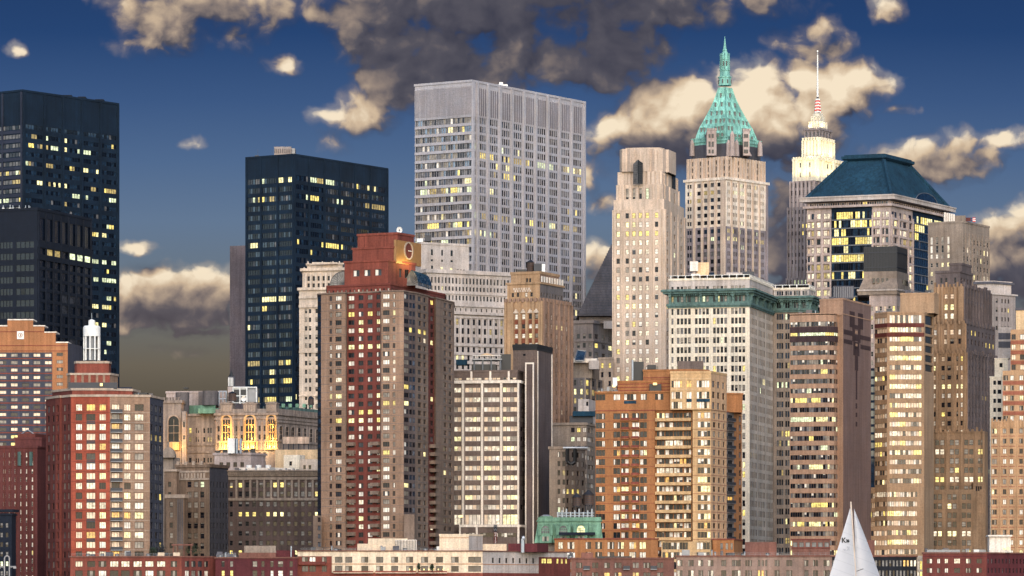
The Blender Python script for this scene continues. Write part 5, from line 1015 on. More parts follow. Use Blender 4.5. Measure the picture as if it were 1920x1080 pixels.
t1 = b.tc([(98, 17), (135, 3), (200, 3), (248, 8), (262, 20)], 729, t, 0, ['redd', 'redt', 'redt', 'redd'], [None, S(('g', [(148, 167, 1, 1), (178, 195, 1, 1)]), (739.5, 1, 1, 9), 'trip', {'peach': .6}, .3, 'fr', .4, **la), None], depth=12); b.cap(t1, .4, .3, 'creamd'); b.cap(t, .4, .3, 'creamd'); b.clutter(t, 210, 285, 6, 9, 11, False)
b.box('terrace_railing', 128, 220, 717, 729, 4, .3, 'dsteel')
t2 = b.tc([(126, 12), (132, 8), (206, 8), (221, 16)], 698.5, t1, 0, ['tan', 'redt', 'tan'], [None, None], depth=10); b.cap(t2, .3, .3, 'creamd'); b.bands(t2, 1, [716], .3, .15, 'creamd'); b.ribs(t2, 1, [142, 155, 168, 182, 195], .8, .25, None, None, 'tan')
t3 = b.tc([(140, 12), (144, 10), (204, 10), (208, 16)], 676, t2, 0, 'redt', depth=9); b.cap(t3, .4, .25, 'creamd')
X, Y = WX(172, 1416), 1416; z = lambda p: WZ(p, 1416); r_ = 3.0
mb = b.part('lantern_column')
for i in range(10): mb = b.part('lantern_column') if i else mb; a_ = 2*pi*i/10+.2; mb.cyl(X+2.7*cos(a_), Y+2.7*sin(a_), z(676), z(630), .28, .28, 'white', 8)
mb = b.part('lantern_core'); mb.cyl(X, Y, z(676), z(630), 1.7, 1.7, 'fg', 14); mb = b.part('lantern_ring'); mb.cyl(X, Y, z(655), z(653.6), 2.95, 2.95, 'white', 20)
mb = b.part('lantern_drum'); mb.cyl(X, Y, z(631), z(614), 3.0, 3.0, 'white', 28); mb.cyl(X, Y, z(614), z(611), 3.0, 2.6, 'white', 28); mb = b.part('lantern_cap'); mb.cyl(X, Y, z(611), z(601), 1.15, 1.15, 'white', 16); mb.cyl(X, Y, z(601), z(599), 1.15, .5, 'white', 16); mb = b.part('antenna'); mb.tube((X, Y, z(600)), (X, Y, z(587)), .1, 'steel', 5)
M['lampglow'] = lit('lamp_glow', (255,214,130), 2.2, lo=1, hi=1); mb = b.part('terrace_lamp'); mb.cyl(WX(190.5, 1403), 1402, WZ(724, 1403), WZ(719, 1403), .45, .45, 'lampglow', 10)
b.box('roof_unit', 222, 246, 726, 742, 14, 5, 'navyl'); b.box('roof_unit', 250, 276, 736, 744, 10, 5, 'black')

# ============ big brown and red apartment tower
b = Bld('apartment_tower', 'tallest brown and red apartment tower, with a red stepped crown and round emblem', 'apartment tower', 1420)
RI = (555, 15.42, 38, 9.4); mI = {'white': .2, 'blind': .15, 'halfw': .15, 'grey': .15}; li = dict(litv=('litw', 'lit', 'pale'))
pI = dict(rec=.3, fr='fr', cl=.3, **li)
t = b.tc([(595.5, 17), (602, 15), (648, 9), (651, 11), (713, 4), (715, 2), (757, 0), (767, 5), (779, 9), (803, 24), (805, 28), (814, 34), (817, 33), (851, 56)], 547, None, 0,
  ['nightb', 'tan', 'tang', 'redb', 'tan', 'tan', 'dbrownr', 'dbrownr', 'tang', 'redd', 'redd', 'tang', 'tang'],
  [S(('e', 1, .8), RI, 'pair', {'blue': .8}, .15, 'fb', 0, base='blue'), S(('p', [(620, 5), (634.5, 11.6)]), RI, 'trip', mI, lit=.14, **pI), None, S(('p', [(658.5, 11.5), (676.5, 9.5), (693.5, 9.5), (709, 7)]), RI, 'pair', mI, lit=.16, **pI), None,
   S(('p', [(724, 12.6), (738.7, 5)]), RI, 'trip', dict(white=.3, blind=.3, halfw=.1), lit=.1, **pI), S(('e', 1, .85), RI, 'pair', {'blind': .4, 'halfw': .2}, .15, 'fr', .15, litv=('lit', 'litw')), S(('e', 2, .8), RI, 'plain', {'grey': .4, 'sky': .2, 'blue': .2}, .15, 'fb', .02, base='dark'),
   S(('p', [(786.8, 6.2), (796.5, 5)]), RI, 'pair', {'half': .2, 'shade': .2, 'grey': .2}, lit=.05, **pI), S(('e', 1, .4), RI, 'plain', {'shade': .5}, lit=.0, **pI), S(('p', [(810, 5.6)]), RI, 'pair', {'shade': .4}, lit=.05, **pI), None, S(('p', [(834.5, 5.2), (844, 5.6)]), RI, 'pair', {'half': .25, 'shade': .35}, lit=.03, **pI)], depth=10, back=[(WX(851, 1490), 1500), (WX(600, 1500), 1500)])
for k in (1, 5, 8, 12): b.bands(t, k, [562.7+15.42*i for i in range(36)], .12, .05, 'greyd')
a_, c_ = b.ends(t, 3); d_, e_ = b.ends(t, 10)
for i in range(14):
    zb = WZ(833+15.42*i, 1420); b.balcony(a_, c_, b.ufpx(a_, c_, 651.5), b.ufpx(a_, c_, 667), zb, 1.4, 'tang', 'tang'); b.balcony(a_, c_, b.ufpx(a_, c_, 697.5), b.ufpx(a_, c_, 712.6), zb, 1.4, 'tang', 'tang'); q = b.ends(t, 10); L = hypot(q[1][0]-q[0][0], q[1][1]-q[0][1]); b.balcony(q[0], q[1], .05, L-.05, zb, 2.2, 'tang', 'tang')
b.ring(t, 546.5, .5, .25, 'tang', 'coping')
tb = b.tc([(587, -2), (603, -5)], 967, None, 12, 'tang', [S(('p', [(598, 6)]), (975, 15.4, 8, 9), 'pair', {'sky': .4, 'grey': .3}, .3, 'fr', .02)], depth=6); b.tc([(757.5, -6), (777, -6), (781, 2)], 965, None, 0, 'tang', [S(('p', [(762, 9)]), (974, 15.4, 8, 9), 'pair', {'blue': .4, 'half': .3}, .3, 'fr', .1), None], depth=3)
t1 = b.tc([(613, 20), (732, 7), (834, 58)], 529, t, 0, ['redb', 'redd'], [S(('e', 15, .42), (541, 1, 1, 8), 'pair', {'white': .4, 'blind': .3}, .3, 'fr', .2, **li), S(('e', 13, .4), (541, 1, 1, 8), 'pair', {'shade': .4, 'blind': .2}, .3, 'fr', .03)], depth=10, back=[(WX(834, 1492), 1495), (WX(613, 1490), 1492)]); b.cap(t1, .3, .3)
t2 = b.t2(646, 727.5, 779, 488, t1, 9, mat=['redt', 'redb'], aL=27, aR=60, L=S(('p', [(668, 12), (688.5, 12), (709, 12.5)]), (510, 1, 1, 12), 'pair', {'halfw': .9}, .35, 'fr', .1, base='halfw'), R=S(('p', [(751, 5), (763, 8)]), (509, 1, 1, 16), 'pair', {'grey': .6}, .35, 'fr', 0)); b.cap(t2, .3, .25)
t3 = b.t2(661, 738, 786, 463, t2, 13, mat=['redt', 'redb'], aL=27, aR=63); b.cap(t3, .3, .25)
t4 = b.t2(670.5, 745.5, 776, 437.5, t3, 16, mat=['redt', 'redb'], aL=27, aR=63); b.cap(t4, .4, .25)
for x in (683, 720): b.mb('wall').bar(*b.ends(t4, 0), b.ufpx(*b.ends(t4, 0), x), b.ufpx(*b.ends(t4, 0), x)+.15, -.02, .12, t4.z0+.1, t4.z1-.1, 'redd')
# clock-like emblem on the right face
A, B = b.ends(t3, 1); L = hypot(B[0]-A[0], B[1]-A[1]); ux, uy = (B[0]-A[0])/L, (B[1]-A[1])/L; nx, ny = uy, -ux; M['brass'] = plain('gilded_panel', (150,110,66), .5)
mb = b.part('emblem_panel'); mb.bar(A, B, .15, L-.15, .02, .9, WZ(493, 1433), t4.z1-2.5, 'brass')
uc = b.ufpx(A, B, 761); zc = WZ(467, 1433); n_ = 36
def disc(mb, r0, r1, d, m):
    for i in range(n_):
        p = []
        for r, a_ in ((r0, i), (r1, i), (r1, i+1), (r0, i+1)):
            an = 2*pi*a_/n_; u = uc+r*cos(an); p.append((A[0]+ux*u+nx*d, A[1]+uy*u+ny*d, zc+r*1.0*sin(an)))
        if r0 == 0: mb.poly([p[0], p[1], p[2]], m)
        else: mb.quad(*p, m)
mb = b.part('round_emblem'); disc(mb, 0, 2.75, 1.0, 'redd'); disc(mb, 2.7, 3.15, 1.3, 'creamd')
for r, m in ((2.7, 'creamd'), (3.15, 'creamd')):
    for i in range(n_):
        an, bn = 2*pi*i/n_, 2*pi*(i+1)/n_; f = lambda a_, d: (A[0]+ux*(uc+r*cos(a_))+nx*d, A[1]+uy*(uc+r*cos(a_))+ny*d, zc+r*sin(a_)); mb.quad(f(an, .9), f(bn, .9), f(bn, 1.3), f(an, 1.3), m)
mb.bar(A, B, uc-.1, uc+2.2, 1.0, 1.25, zc-.12, zc+.12, 'white')
for u, e in ((2.0, 240), (5.5, 330), (9, 240)): 
    p = (A[0]+ux*u+nx*3.0, A[1]+uy*u+ny*3.0); l = bpy.data.lights.new('floodlight', 'POINT'); l.energy = e; l.color = (1, .78, .25); l.shadow_soft_size = .4; o = bpy.data.objects.new('floodlight', l); COL.objects.link(o); o.parent = b.root; q = b.root.location; o.location = (p[0]-q[0], p[1]-q[1], WZ(494, 1433)-q[2])
# barrel glass roofs
def barrel(b, A, B, r, length, sgn):
    """quarter barrel of glass with hoops: A-B is the foot line of the glazed end"""
    mb = b.part('barrel_skylight'); n = 8; L = hypot(B[0]-A[0], B[1]-A[1]); ux, uy = (B[0]-A[0])/L, (B[1]-A[1])/L; vx, vy = -uy, ux
    f = lambda i, k: (A[0]+ux*(L/2-L/2*cos(pi*i/n/1))+vx*k, A[1]+uy*(L/2-L/2*cos(pi*i/n))+vy*k, r[0]+r[1]*sin(pi*i/n))
    for i in range(n):
        for j in range(5):
            k0, k1 = length*j/5, length*(j+1)/5; mb.quad(f(i, k0), f(i+1, k0), f(i+1, k1), f(i, k1), 'gs' if (i+j) % 3 else 'gb'); mb.tube(f(i, k0), f(i+1, k0), .12, 'tealroof', 4)
        mb.tube(f(i, length), f(i+1, length), .12, 'tealroof', 4); mb.tube(f(i, 0), f(i, length), .1, 'tealroof', 4)
    mb.poly([f(i, .02) for i in range(n, -1, -1)], 'g1'); mb.poly([f(i, length) for i in range(n+1)], 'g1')
    c = (A[0]+ux*L/2, A[1]+uy*L/2, r[0])
    for i in range(1, n): mb.tube(c, f(i, -.05), .09, 'creamd', 4)
Yb = 1440; barrel(b, (WX(766, Yb), Yb), (WX(783, Yb+14), Yb+10), (WZ(529, Yb), WZ(498, Yb)-WZ(529, Yb)), 0.01, 1) if False else None
p0 = (WX(766, 1444), 1436); p1 = (WX(786, 1452), 1444.5); barrel(b, p0, p1, (t1.z1+.3, 5.2), 1.0, 1) if False else None
# right: barrel running back along the right face, seen from its rounded shoulder
mb = b.part('barrel_skylight'); Y0 = 1437; n = 7; segs = 8
for j in range(segs):
    for i in range(n):
        g_ = lambda i, j: (WX(770, Y0)+j*.55*1.0+3.6*sin(pi/2*i/n)*.75, Y0+1.5+j*2.4+ -1.8*sin(pi/2*i/n)+1.2, t1.z1+.3+5.4*cos(pi/2*i/n))
        mb.quad(g_(i, j), g_(i+1, j), g_(i+1, j+1), g_(i, j+1), 'gb' if (i*3+j) % 4 else 'gs'); mb.tube(g_(i, j), g_(i+1, j), .13, 'tealroof', 4)
for i in range(n+1): mb.tube(g_(i, 0), g_(i, segs), .1, 'tealroof', 4)
q_ = [g_(i, 0) for i in range(n+1)]; mb.poly(q_+[(q_[0][0]-3.4, q_[0][1]+1, t1.z1+.3)]+[(q_[0][0]-3.4+3.4*sin(pi/2*i/6), q_[0][1]+1-i/6, t1.z1+.3+5.4*sin(pi/2*i/6)) for i in range(1, 6)], 'shadeglass' if False else 'bg')
c = (q_[0][0]-.2, q_[0][1]-.12, t1.z1+.4)
for i in range(0, n): mb.tube(c, (q_[i][0], q_[i][1]-.1, q_[i][2]), .1, 'dsteel', 4)
mb = b.part('barrel_skylight'); Y0 = 1438; X0, X1 = WX(619, Y0), WX(646, Y0); r_ = X1-X0
pp = [(X1-r_*cos(pi/2*i/8), t1.z1+.3+4.9*sin(pi/2*i/8)) for i in range(9)]
mb.poly([(X1, Y0, t1.z1+.3)]+[(x, Y0, z_) for x, z_ in pp][::1], 'bg')
for (xa, za), (xb, zb) in zip(pp, pp[1:]): mb.quad((xa, Y0, za), (xb, Y0, zb), (xb, Y0+9, zb), (xa, Y0+9, za), 'gb'); mb.tube((xa, Y0-.05, za), (xb, Y0-.05, zb), .16, 'dsteel', 4); mb.tube((X1, Y0-.05, t1.z1+.4), (xb, Y0-.05, zb), .1, 'dsteel', 4)
mb.tube((X1-r_*.5*1, Y0-.05, t1.z1+.4), (X1-r_*.5, Y0-.05, t1.z1+4.4), .1, 'dsteel', 4)
o = empty('satellite_dish', (WX(749, 1444), 1444, t4.z1), 'white dish with a dark centre on top of the red stepped crown', 'satellite dish'); mb = MB(); X, Y, Z = WX(749, 1444), 1444, WZ(431.5, 1444)
for A_, B_ in zip(*[(lambda q: (q, q[1:]))([[(X+r*cos(2*pi*i/18), Y-d, Z+r*1.1*sin(2*pi*i/18)) for i in range(18)] for r, d in ((.12, 0), (.45, .06), (.8, .2), (1.05, .4))])][0]):
    for i in range(18): mb.quad(A_[i], A_[(i+1) % 18], B_[(i+1) % 18], B_[i], 'white')
mb.build('dish', o); mb = MB(); mb.tube((X, Y, t4.z1), (X, Y, Z), .2, 'steel', 6); mb.build('mast', o); mb = MB(); mb.tube((X, Y-.05, Z), (X, Y-.5, Z), .25, 'dsteel', 8); mb.build('feed_horn', o)

# ============ black and white office block
b = Bld('office_block', 'dark office block with white columns, wide window bands and a tall dark side slab', 'office building', 1500)
L_R = (730.5, 18.35, 13, 9.2); lw_ = {'peach': .5, 'white': .36}
bays = [(845, 865, 3, .95), (872, 901, 4, .95), (907.5, 937, 4, .95), (943, 970.5, 4, .95)]
t = b.tc([(842, 4), (973.8, 0), (987, 14)], 713, None, 0, ['dbrown', 'dbrownr'], [S(('g', bays), [L_R, (974, 1, 1, 19)], 'pair', lw_, .25, 'fw', .17, litv=('pale', 'pale', 'litw'), cl=.2, base='blind'), S(('g', [(976, 986, 2, .9)]), L_R, 'pair', {'shade': .4, 'blind': .3}, .25, 'fb', .03)], depth=24)
b.ribs(t, 0, [868.5, 904.3, 940.3, 972.4], .85, .8, 717, None, 'whitecol'); b.bands(t, 0, [715.5], 1.1, .85, 'whitecol'); b.bands(t, 1, [715.5], 1.0, .6, 'whitecol')
t1 = b.tc([(842, 6), (970, 2), (980, 12)], 695, t, 0, 'dbrown', [S(('g', [(845, 866, 3, .95), (874, 903, 4, .95), (908, 938, 4, .95), (943, 968, 4, .95)]), (709, 1, 1, 4), 'plain', lw_, .3, 'fw', .4, litv=('pale',))], depth=18); b.ribs(t1, 0, [884, 919.5, 954], .7, .3, None, None, 'whitecol'); b.cap(t1, .4, .2, 'dbrown')
b.box('penthouse', 884, 930, 683, 694, 8, 6, 'black'); mb = b.part('roof_pavilion'); Y = 1507
for x in (889, 905, 921, 938): mb.tube((WX(x, Y), Y, WZ(694, Y)), (WX(x, Y), Y, WZ(672, Y)), .35, 'fg', 6)
mb.box(WX(885, Y), WX(941, Y), Y-.6, Y+9, WZ(675, Y), WZ(672.5, Y), 'fg')
for i in range(12): mb.tube((WX(887+4.6*i, Y), Y-.4, WZ(672, Y)), (WX(887+4.6*i, Y), Y-.4, WZ(667, Y)), .08, 'white', 4)
mb.tube((WX(886, Y), Y-.4, WZ(667, Y)), (WX(940, Y), Y-.4, WZ(667, Y)), .1, 'white', 4); mb.prism([(WX(896, Y), Y+2), (WX(930, Y), Y+2), (WX(930, Y), Y+7), (WX(896, Y), Y+7)], WZ(667, Y), WZ(661, Y), 'buff', None, [(WX(910, Y), Y+4), (WX(914, Y), Y+4), (WX(914, Y), Y+5), (WX(910, Y), Y+5)])
b.box('roof_tank', 855, 876, 674, 684, 12, 6, 'tealroof'); b.box('roof_tank', 938, 958, 664, 694, 14, 6, 'black')
t2 = b.tc([(985, -3), (1001.5, -4), (1003, 4)], 681, None, 6, 'dbrownr', depth=10); b.ribs(t2, 0, [986, 1000.4], .55, .35, None, None, 'whitecol'); b.bands(t2, 0, [682.3], .6, .38, 'whitecol')
t3 = b.tc([(962, 6), (1006.5, 3), (1035.5, 26)], 647, None, 8, ['dbrown', 'dbrownr'], [S(('p', [(983, 5)]), (664, 1, 1, 4), 'plain', {}, .3, 'fb', 0), None], depth=6, roof='black'); b.cap(t3, .6, .3, 'black'); b.ring(t3, 655, 1.6, .12, 'black', 'coping'); b.ribs(t3, 1, [1007.8, 1034.2], .5, .3, 657, None, 'whitecol')
t4 = b.tc([(861, -10), (974, -11), (984, -4)], 985, None, 0, ['dbrown', 'dbrownr'], [S(('g', [(868, 890, 4, .95), (900, 968, 12, .95)]), (1004, 1, 1, 8), 'plain', {'white': .3, 'half': .3}, .25, 'fd', .05)], depth=9); b.ribs(t4, 0, [862, 894, 972], .75, .4, 989, None, 'whitecol'); b.bands(t4, 0, [987], .9, .45, 'whitecol'); b.bands(t4, 1, [987], .8, .4, 'whitecol')
sg = empty('vertical_sign', (WX(929, 1487), 1487, GZ), 'narrow dark and maroon vertical sign with pale letters, fixed before the white framed annexe', 'sign'); Y = 1487; mb = MB(); mb.box(WX(926, Y), WX(932, Y), Y, Y+.5, WZ(997, Y), WZ(984, Y), 'ink'); mb.box(WX(926, Y), WX(932, Y), Y, Y+.5, WZ(1019, Y), WZ(997, Y)-.02, 'burg'); mb.box(WX(928, Y), WX(930, Y), Y+.1, Y+.4, GZ, WZ(1019, Y), 'dsteel'); mb.build('panel', sg)
def text(s, size, p, rotz, mat, name, parent):
    c = bpy.data.curves.new(name, 'FONT'); c.body = s; c.size = size; c.extrude = .01; c.offset = .025 if 'sail' in name else 0; c.align_x = 'CENTER'; c.align_y = 'CENTER'; c.materials.append(M[mat])
    tmp = bpy.data.objects.new('tmp', c); COL.objects.link(tmp); dg = bpy.context.evaluated_depsgraph_get(); me = bpy.data.meshes.new_from_object(tmp.evaluated_get(dg)); bpy.data.objects.remove(tmp)
    o = bpy.data.objects.new(name, me); COL.objects.link(o); q = parent.location; o.parent = parent; o.location = (p[0]-q[0], p[1]-q[1], p[2]-q[2]); o.rotation_euler = (pi/2, 0, rotz); return o
for ch, y, s_, m_ in (('M', 987, 1.2, 'fg'), ('W', 993.5, 1.3, 'fg'), ('N', 999.5, 1.0, 'white'), ('A', 1003.8, 1.0, 'white'), ('1', 1009.8, 1.5, 'white'), ('2', 1016.3, 1.4, 'white')): text(ch, s_, (WX(929, Y), Y-.03, WZ(y, Y)), 0, m_, 'sign_letter', sg)
for x, y in ((864, 968), ):
    o = empty('terrace_lamp', (WX(x, 1486), 1486, WZ(985, 1486)), 'glowing globe lamp at the left end of the white framed annexe roof', 'lamp'); mb = MB(); mb.tube((WX(x, 1486), 1486, WZ(985, 1486)), (WX(x, 1486), 1486, WZ(y+2, 1486)), .12, 'dsteel', 5); mb.build('post', o); mb = MB(); mb.cyl(WX(x, 1486), 1486, WZ(y+2, 1486), WZ(y, 1486), .5, .8, 'lampglow', 12); mb.cyl(WX(x, 1486), 1486, WZ(y, 1486), WZ(y-2, 1486), .8, .3, 'lampglow', 12); mb.build('globe', o)

# ============ orange apartment tower
b = Bld('apartment_tower', 'orange brick apartment tower with cream balcony bay and stepped orange roof blocks', 'apartment tower', 1450)
RV = (745, 17.2, 20, 11); mv = {'white': .2, 'halfw': .14, 'grey': .14, 'night': .3}; lv = dict(litv=('pale', 'litw', 'amber'), rec=.3, fr='fb', cl=.3)
t = b.tc([(1116.5, 6), (1228, 2), (1230, 3), (1298, -1), (1299, -3), (1333, -4), (1362.5, 14), (1376, 20), (1391, 30)], 769, None, 0, ['orange', 'orange', 'orange', 'peach', 'peach', 'peachg', 'greyd', 'orange'],
  [S(('g', [(1117, 1134.5, 3, .96), (1150, 1163, 2, .96), (1164.5, 1179, 2, .94), (1185, 1199, 2, .94), (1200, 1213, 2, .95)]), (779.4, 17.2, 18, 11), 'pair', mv, lit=.06, **lv), None, S(('g', [(1231, 1246, 3, .95), (1247, 1262, 2, .95), (1263, 1280, 3, .95), (1282, 1296, 3, .94)]), (779.4, 17.2, 18, 11), 'plain', mv, lit=.08, **lv), None,
   S(('g', [(1308, 1332, 4, .93)]), (779.4, 17.2, 18, 11), 'plain', mv, lit=.12, **lv), S(('p', [(1339.5, 5), (1348.5, 4), (1357.5, 3.4)]), (779.4, 17.2, 18, 10), 'pair', {'shade': .3, 'blind': .2}, lit=.02, **lv), S(('e', 1, .7), (779.4, 17.2, 18, 11), 'pair', {'night': .5}, lit=.05, **lv), S(('p', [(1388, 4.5)]), (779.4, 17.2, 18, 11), 'plain', {'shade': .4}, lit=.03, **lv)], depth=18)
a_, c_ = b.ends(t, 2)
for i in range(14): b.balcony(a_, c_, .1, hypot(c_[0]-a_[0], c_[1]-a_[1])-.1, WZ(788.5+17.2*i, 1450), 1.6, 'peach', 'peach', .9)
a_, c_ = b.ends(t, 0)
for i in range(13):
    for x0, x1 in ((1165, 1180), (1184, 1198)): b.balcony(a_, c_, b.ufpx(a_, c_, x0), b.ufpx(a_, c_, x1), WZ(787+17.2*i, 1450), .9, 'orange', 'redt', .8)
a_, c_ = b.ends(t, 6); L = hypot(c_[0]-a_[0], c_[1]-a_[1])
for i in range(14): b.balcony(a_, c_, .1, L-.1, WZ(788+17.2*i, 1460), .9, 'greyd', 'dsteel')
for k in (0, 4, 5): b.bands(t, k, [769.5+17.2*i+1.6 for i in range(1, 18)], .14, .06, 'redt')
b.ring(t, 769.5, .3, .15, 'redt', 'coping')
t1 = b.tc([(1116.5, 6), (1256, 1), (1258, 4), (1392, 18)], 735, t, 0, ['orange', 'orange', 'orange'], [S(('g', [(1117, 1135, 3, .95), (1150, 1163, 2, .95), (1170, 1193, 4, .95), (1201, 1213, 2, .95), (1228, 1244, 3, .95), (1251, 1259, 1, .9)]), (743.5, 18.5, 2, 11.5), 'pair', {'white': .5, 'halfw': .2}, lit=.1, **lv), None, None], depth=14); b.ring(t1, 735.5, .6, .35, 'orange', 'coping'); b.clutter(t1, 1120, 1158, 5, 5, 4)
a_, c_ = b.ends(t1, 0); b.mb('spandrel_panel').bar(a_, c_, b.ufpx(a_, c_, 1170), b.ufpx(a_, c_, 1193), -.1, .08, WZ(756, 1450), WZ(750.5, 1450), 'tealroof')
t2 = b.tc([(1257, -3), (1333.5, -5), (1362.5, 13)], 699, t, 0, ['peach', 'peachg'], [S(('g', [(1259, 1279, 5, .95), (1287, 1297, 2, .95), (1306, 1330, 5, .95)]), [(721, 1, 1, 13), (742, 18.5, 2, 13)], 'plain', {'white': .5, 'peach': .2}, lit=.1, **lv), S(('p', [(1338, 5), (1347, 4.5), (1356.5, 4.5)]), (721, 20, 3, 12), 'pair', {'shade': .4, 'blind': .2}, lit=.02, **lv)], depth=16, )
b.bands(t2, 0, [711.5, 731, 768], .25, .1, 'buff'); b.cap(t2, .4, .15, 'peach'); a_, c_ = b.ends(t2, 0)
for x0, x1 in ((1287, 1297), (1306, 1331)): b.mb('spandrel_panel').bar(a_, c_, b.ufpx(a_, c_, x0), b.ufpx(a_, c_, x1), -.1, .07, WZ(754.5, 1450), WZ(749, 1450), 'tealroof')
t3 = b.tc([(1158, 9), (1258, 4), (1330, 10)], 713, t1, 0, 'orange', depth=9); t4 = b.tc([(1206, 12), (1297, 8), (1330, 14)], 691, t3, 0, 'orange', depth=7)
for T in (t3, t4): b.bands(T, 0, [705+4.5*i for i in range(6)] if T is t4 else [718, 724, 730], .3, .08, 'redt'); b.cap(T, .3, .2, 'orange')
b.box('plant_room', 1271, 1319, 677, 700, 16, 5, 'dbrown'); b.box('roof_tank', 1187, 1207, 678, 714, 14, 5, 'black'); mb = b.part('flue'); mb.tube((WX(1186, 1458), 1458, WZ(713, 1458)), (WX(1186, 1458), 1458, WZ(675, 1458)), .35, 'steel', 8)
b.box('roof_unit', 1149, 1157, 708, 724, 7, 3, 'white'); b.box('roof_unit', 1214, 1230, 684, 692, 15, 4, 'black'); b.box('roof_unit', 1218, 1240, 720, 735, 3, 3, 'black')
mb = b.part('roof_lamp'); mb.cyl(WX(1151, 1454), 1453, WZ(726, 1454), WZ(722, 1454), .5, .5, 'lampglow', 8); mb = b.part('roof_lamp'); mb.cyl(WX(1228, 1452), 1451, WZ(722, 1452), WZ(718, 1452), .7, .7, 'lampglow', 8)
tp = b.tc([(1040, -30), (1234, -34)], 1014, None, 0, 'orange', [S(('g', [(1046, 1056, 1, .9), (1064, 1077, 3, .95), (1098, 1108, 3, .95), (1116, 1129, 3, .95), (1139, 1152, 3, .95), (1158, 1170, 2, .95), (1180, 1193, 3, .95), (1199, 1211, 2, .95)]), (1025, 18.5, 6, 13), 'pair', {'white': .3, 'halfw': .3, 'grey': .2}, lit=.12, **lv)], depth=20); b.ring(tp, 1014, .4, .3, 'redt', 'coping')
tq = b.tc([(1240, -34), (1332, -37), (1335, -20)], 1018, None, 0, 'peach', [S(('g', [(1222, 1238, 3, .95), (1242, 1290, 9, .95), (1306, 1331, 4, .95)]), (1026, 18, 6, 13), 'plain', mv, lit=.06, **lv)], depth=14); tr = b.tc([(1336, -24), (1376, -24), (1392, 4)], 1014, None, 0, 'orange', [S(('p', [(1353, 5), (1363, 5), (1372, 4)]), (1026, 18, 6, 12), 'pair', {'shade': .4, 'blind': .2}, lit=.02, **lv)], depth=12); b.ring(tr, 1014, .4, .3, 'redt', 'coping')

# ============ green mansard building
b = Bld('mansard_building', 'low building with a weathered mint-green copper mansard and three arched dormers', 'building', 1435)
t = b.tc([(1002, 0), (1130, -6)], 1018, None, 0, 'greyt', depth=16); Y = 1433; mb = b.part('mansard_roof'); q0 = [(WX(1002, Y), Y), (WX(1130, Y), Y-6), (WX(1130, Y), Y+12), (WX(1002, Y), Y+12)]; q1 = [(WX(1009, Y), Y+1), (WX(1126, Y), Y-4.5), (WX(1126, Y), Y+11), (WX(1009, Y), Y+11)]
mb.prism(q0, t.z1, WZ(978, Y), 'mint', None, q1); mb.prism(offset(q1, .5), WZ(978, Y), WZ(975, Y), 'mint'); mb.prism(offset(q1, .1), WZ(975, Y), WZ(970, Y), 'mint')
for i in range(27): mb.tube((q0[0][0]+.9*i, q0[0][1]-.24*i*.17, t.z1), (q1[0][0]+.84*i, q1[0][1]-.04*i, WZ(978, Y)), .06, 'mint', 4)
A, B = (WX(1004, Y-1.4), Y-1.4), (WX(1130, Y-7.4), Y-7.4)
for x in (1023, 1056.5, 1089.5):
    u = b.ufpx(A, B, x); d_ = b.part('dormer'); d_.bar(A, B, u-2.2, u+2.2, -5, -.02, WZ(1018, Y), WZ(987, Y), 'mint')
    d_.bar(A, B, u-2.6, u-1.6, -.02, .4, WZ(1004, Y), WZ(984, Y), 'mint'); d_.bar(A, B, u+1.6, u+2.6, -.02, .4, WZ(1004, Y), WZ(984, Y), 'mint'); arch(b, A, B, u, WZ(1000, Y), 2.9, WZ(986, Y)-WZ(1000, Y), 'l1' if x > 1080 else 'bg', 'mint', 'arched_window', .5, .35, 3); d_.bar(A, B, u-2.8, u+2.8, -.5, .5, WZ(984, Y), WZ(982, Y), 'mint')
    for s_ in (-.8, .0, .8): w_ = b.part('window'); w_.bar(A, B, u+s_-.33, u+s_+.33, .02, .1, WZ(1015, Y), WZ(1006, Y), 'bl' if s_ else 'g1')
mb = b.part('rooftop_dome'); mb.cyl(WX(1024, 1440), 1440, WZ(970, 1440), WZ(968, 1440), 2.4, 2.4, 'mint', 18); mb.cyl(WX(1024, 1440), 1440, WZ(968, 1440), WZ(965, 1440), 2.0, .9, 'steel', 18)
mb = b.box('awning', 1048, 1116, 998, 1003, -9, 2.2, 'ink'); b.box('terrace_wall', 1046, 1116, 1009, 1018, -10, .5, 'ink')
mb = b.part('roof_pipework')
for i in range(9): mb.tube((WX(1046+8*i, 1444), 1444, WZ(970, 1444)), (WX(1046+8*i, 1444), 1444, WZ(960-(i % 3)*3, 1444)), .3, 'steel', 6)
for y in (962, 967): mb.tube((WX(1044, 1444), 1444, WZ(y, 1444)), (WX(1114, 1444), 1444, WZ(y, 1444)), .25, 'steel', 6)
mb.box(WX(1048, 1446), WX(1060, 1446), 1446, 1449, WZ(970, 1446), WZ(961, 1446), 'fg')
water_tank(1081.5, 924, 962, 17, 1452, 'smaller left roof tank of the pair above the mint-green mansard', .36)
water_tank(1103.5, 918, 962, 21, 1454, 'bigger right roof tank of the pair above the mint-green mansard', .36)

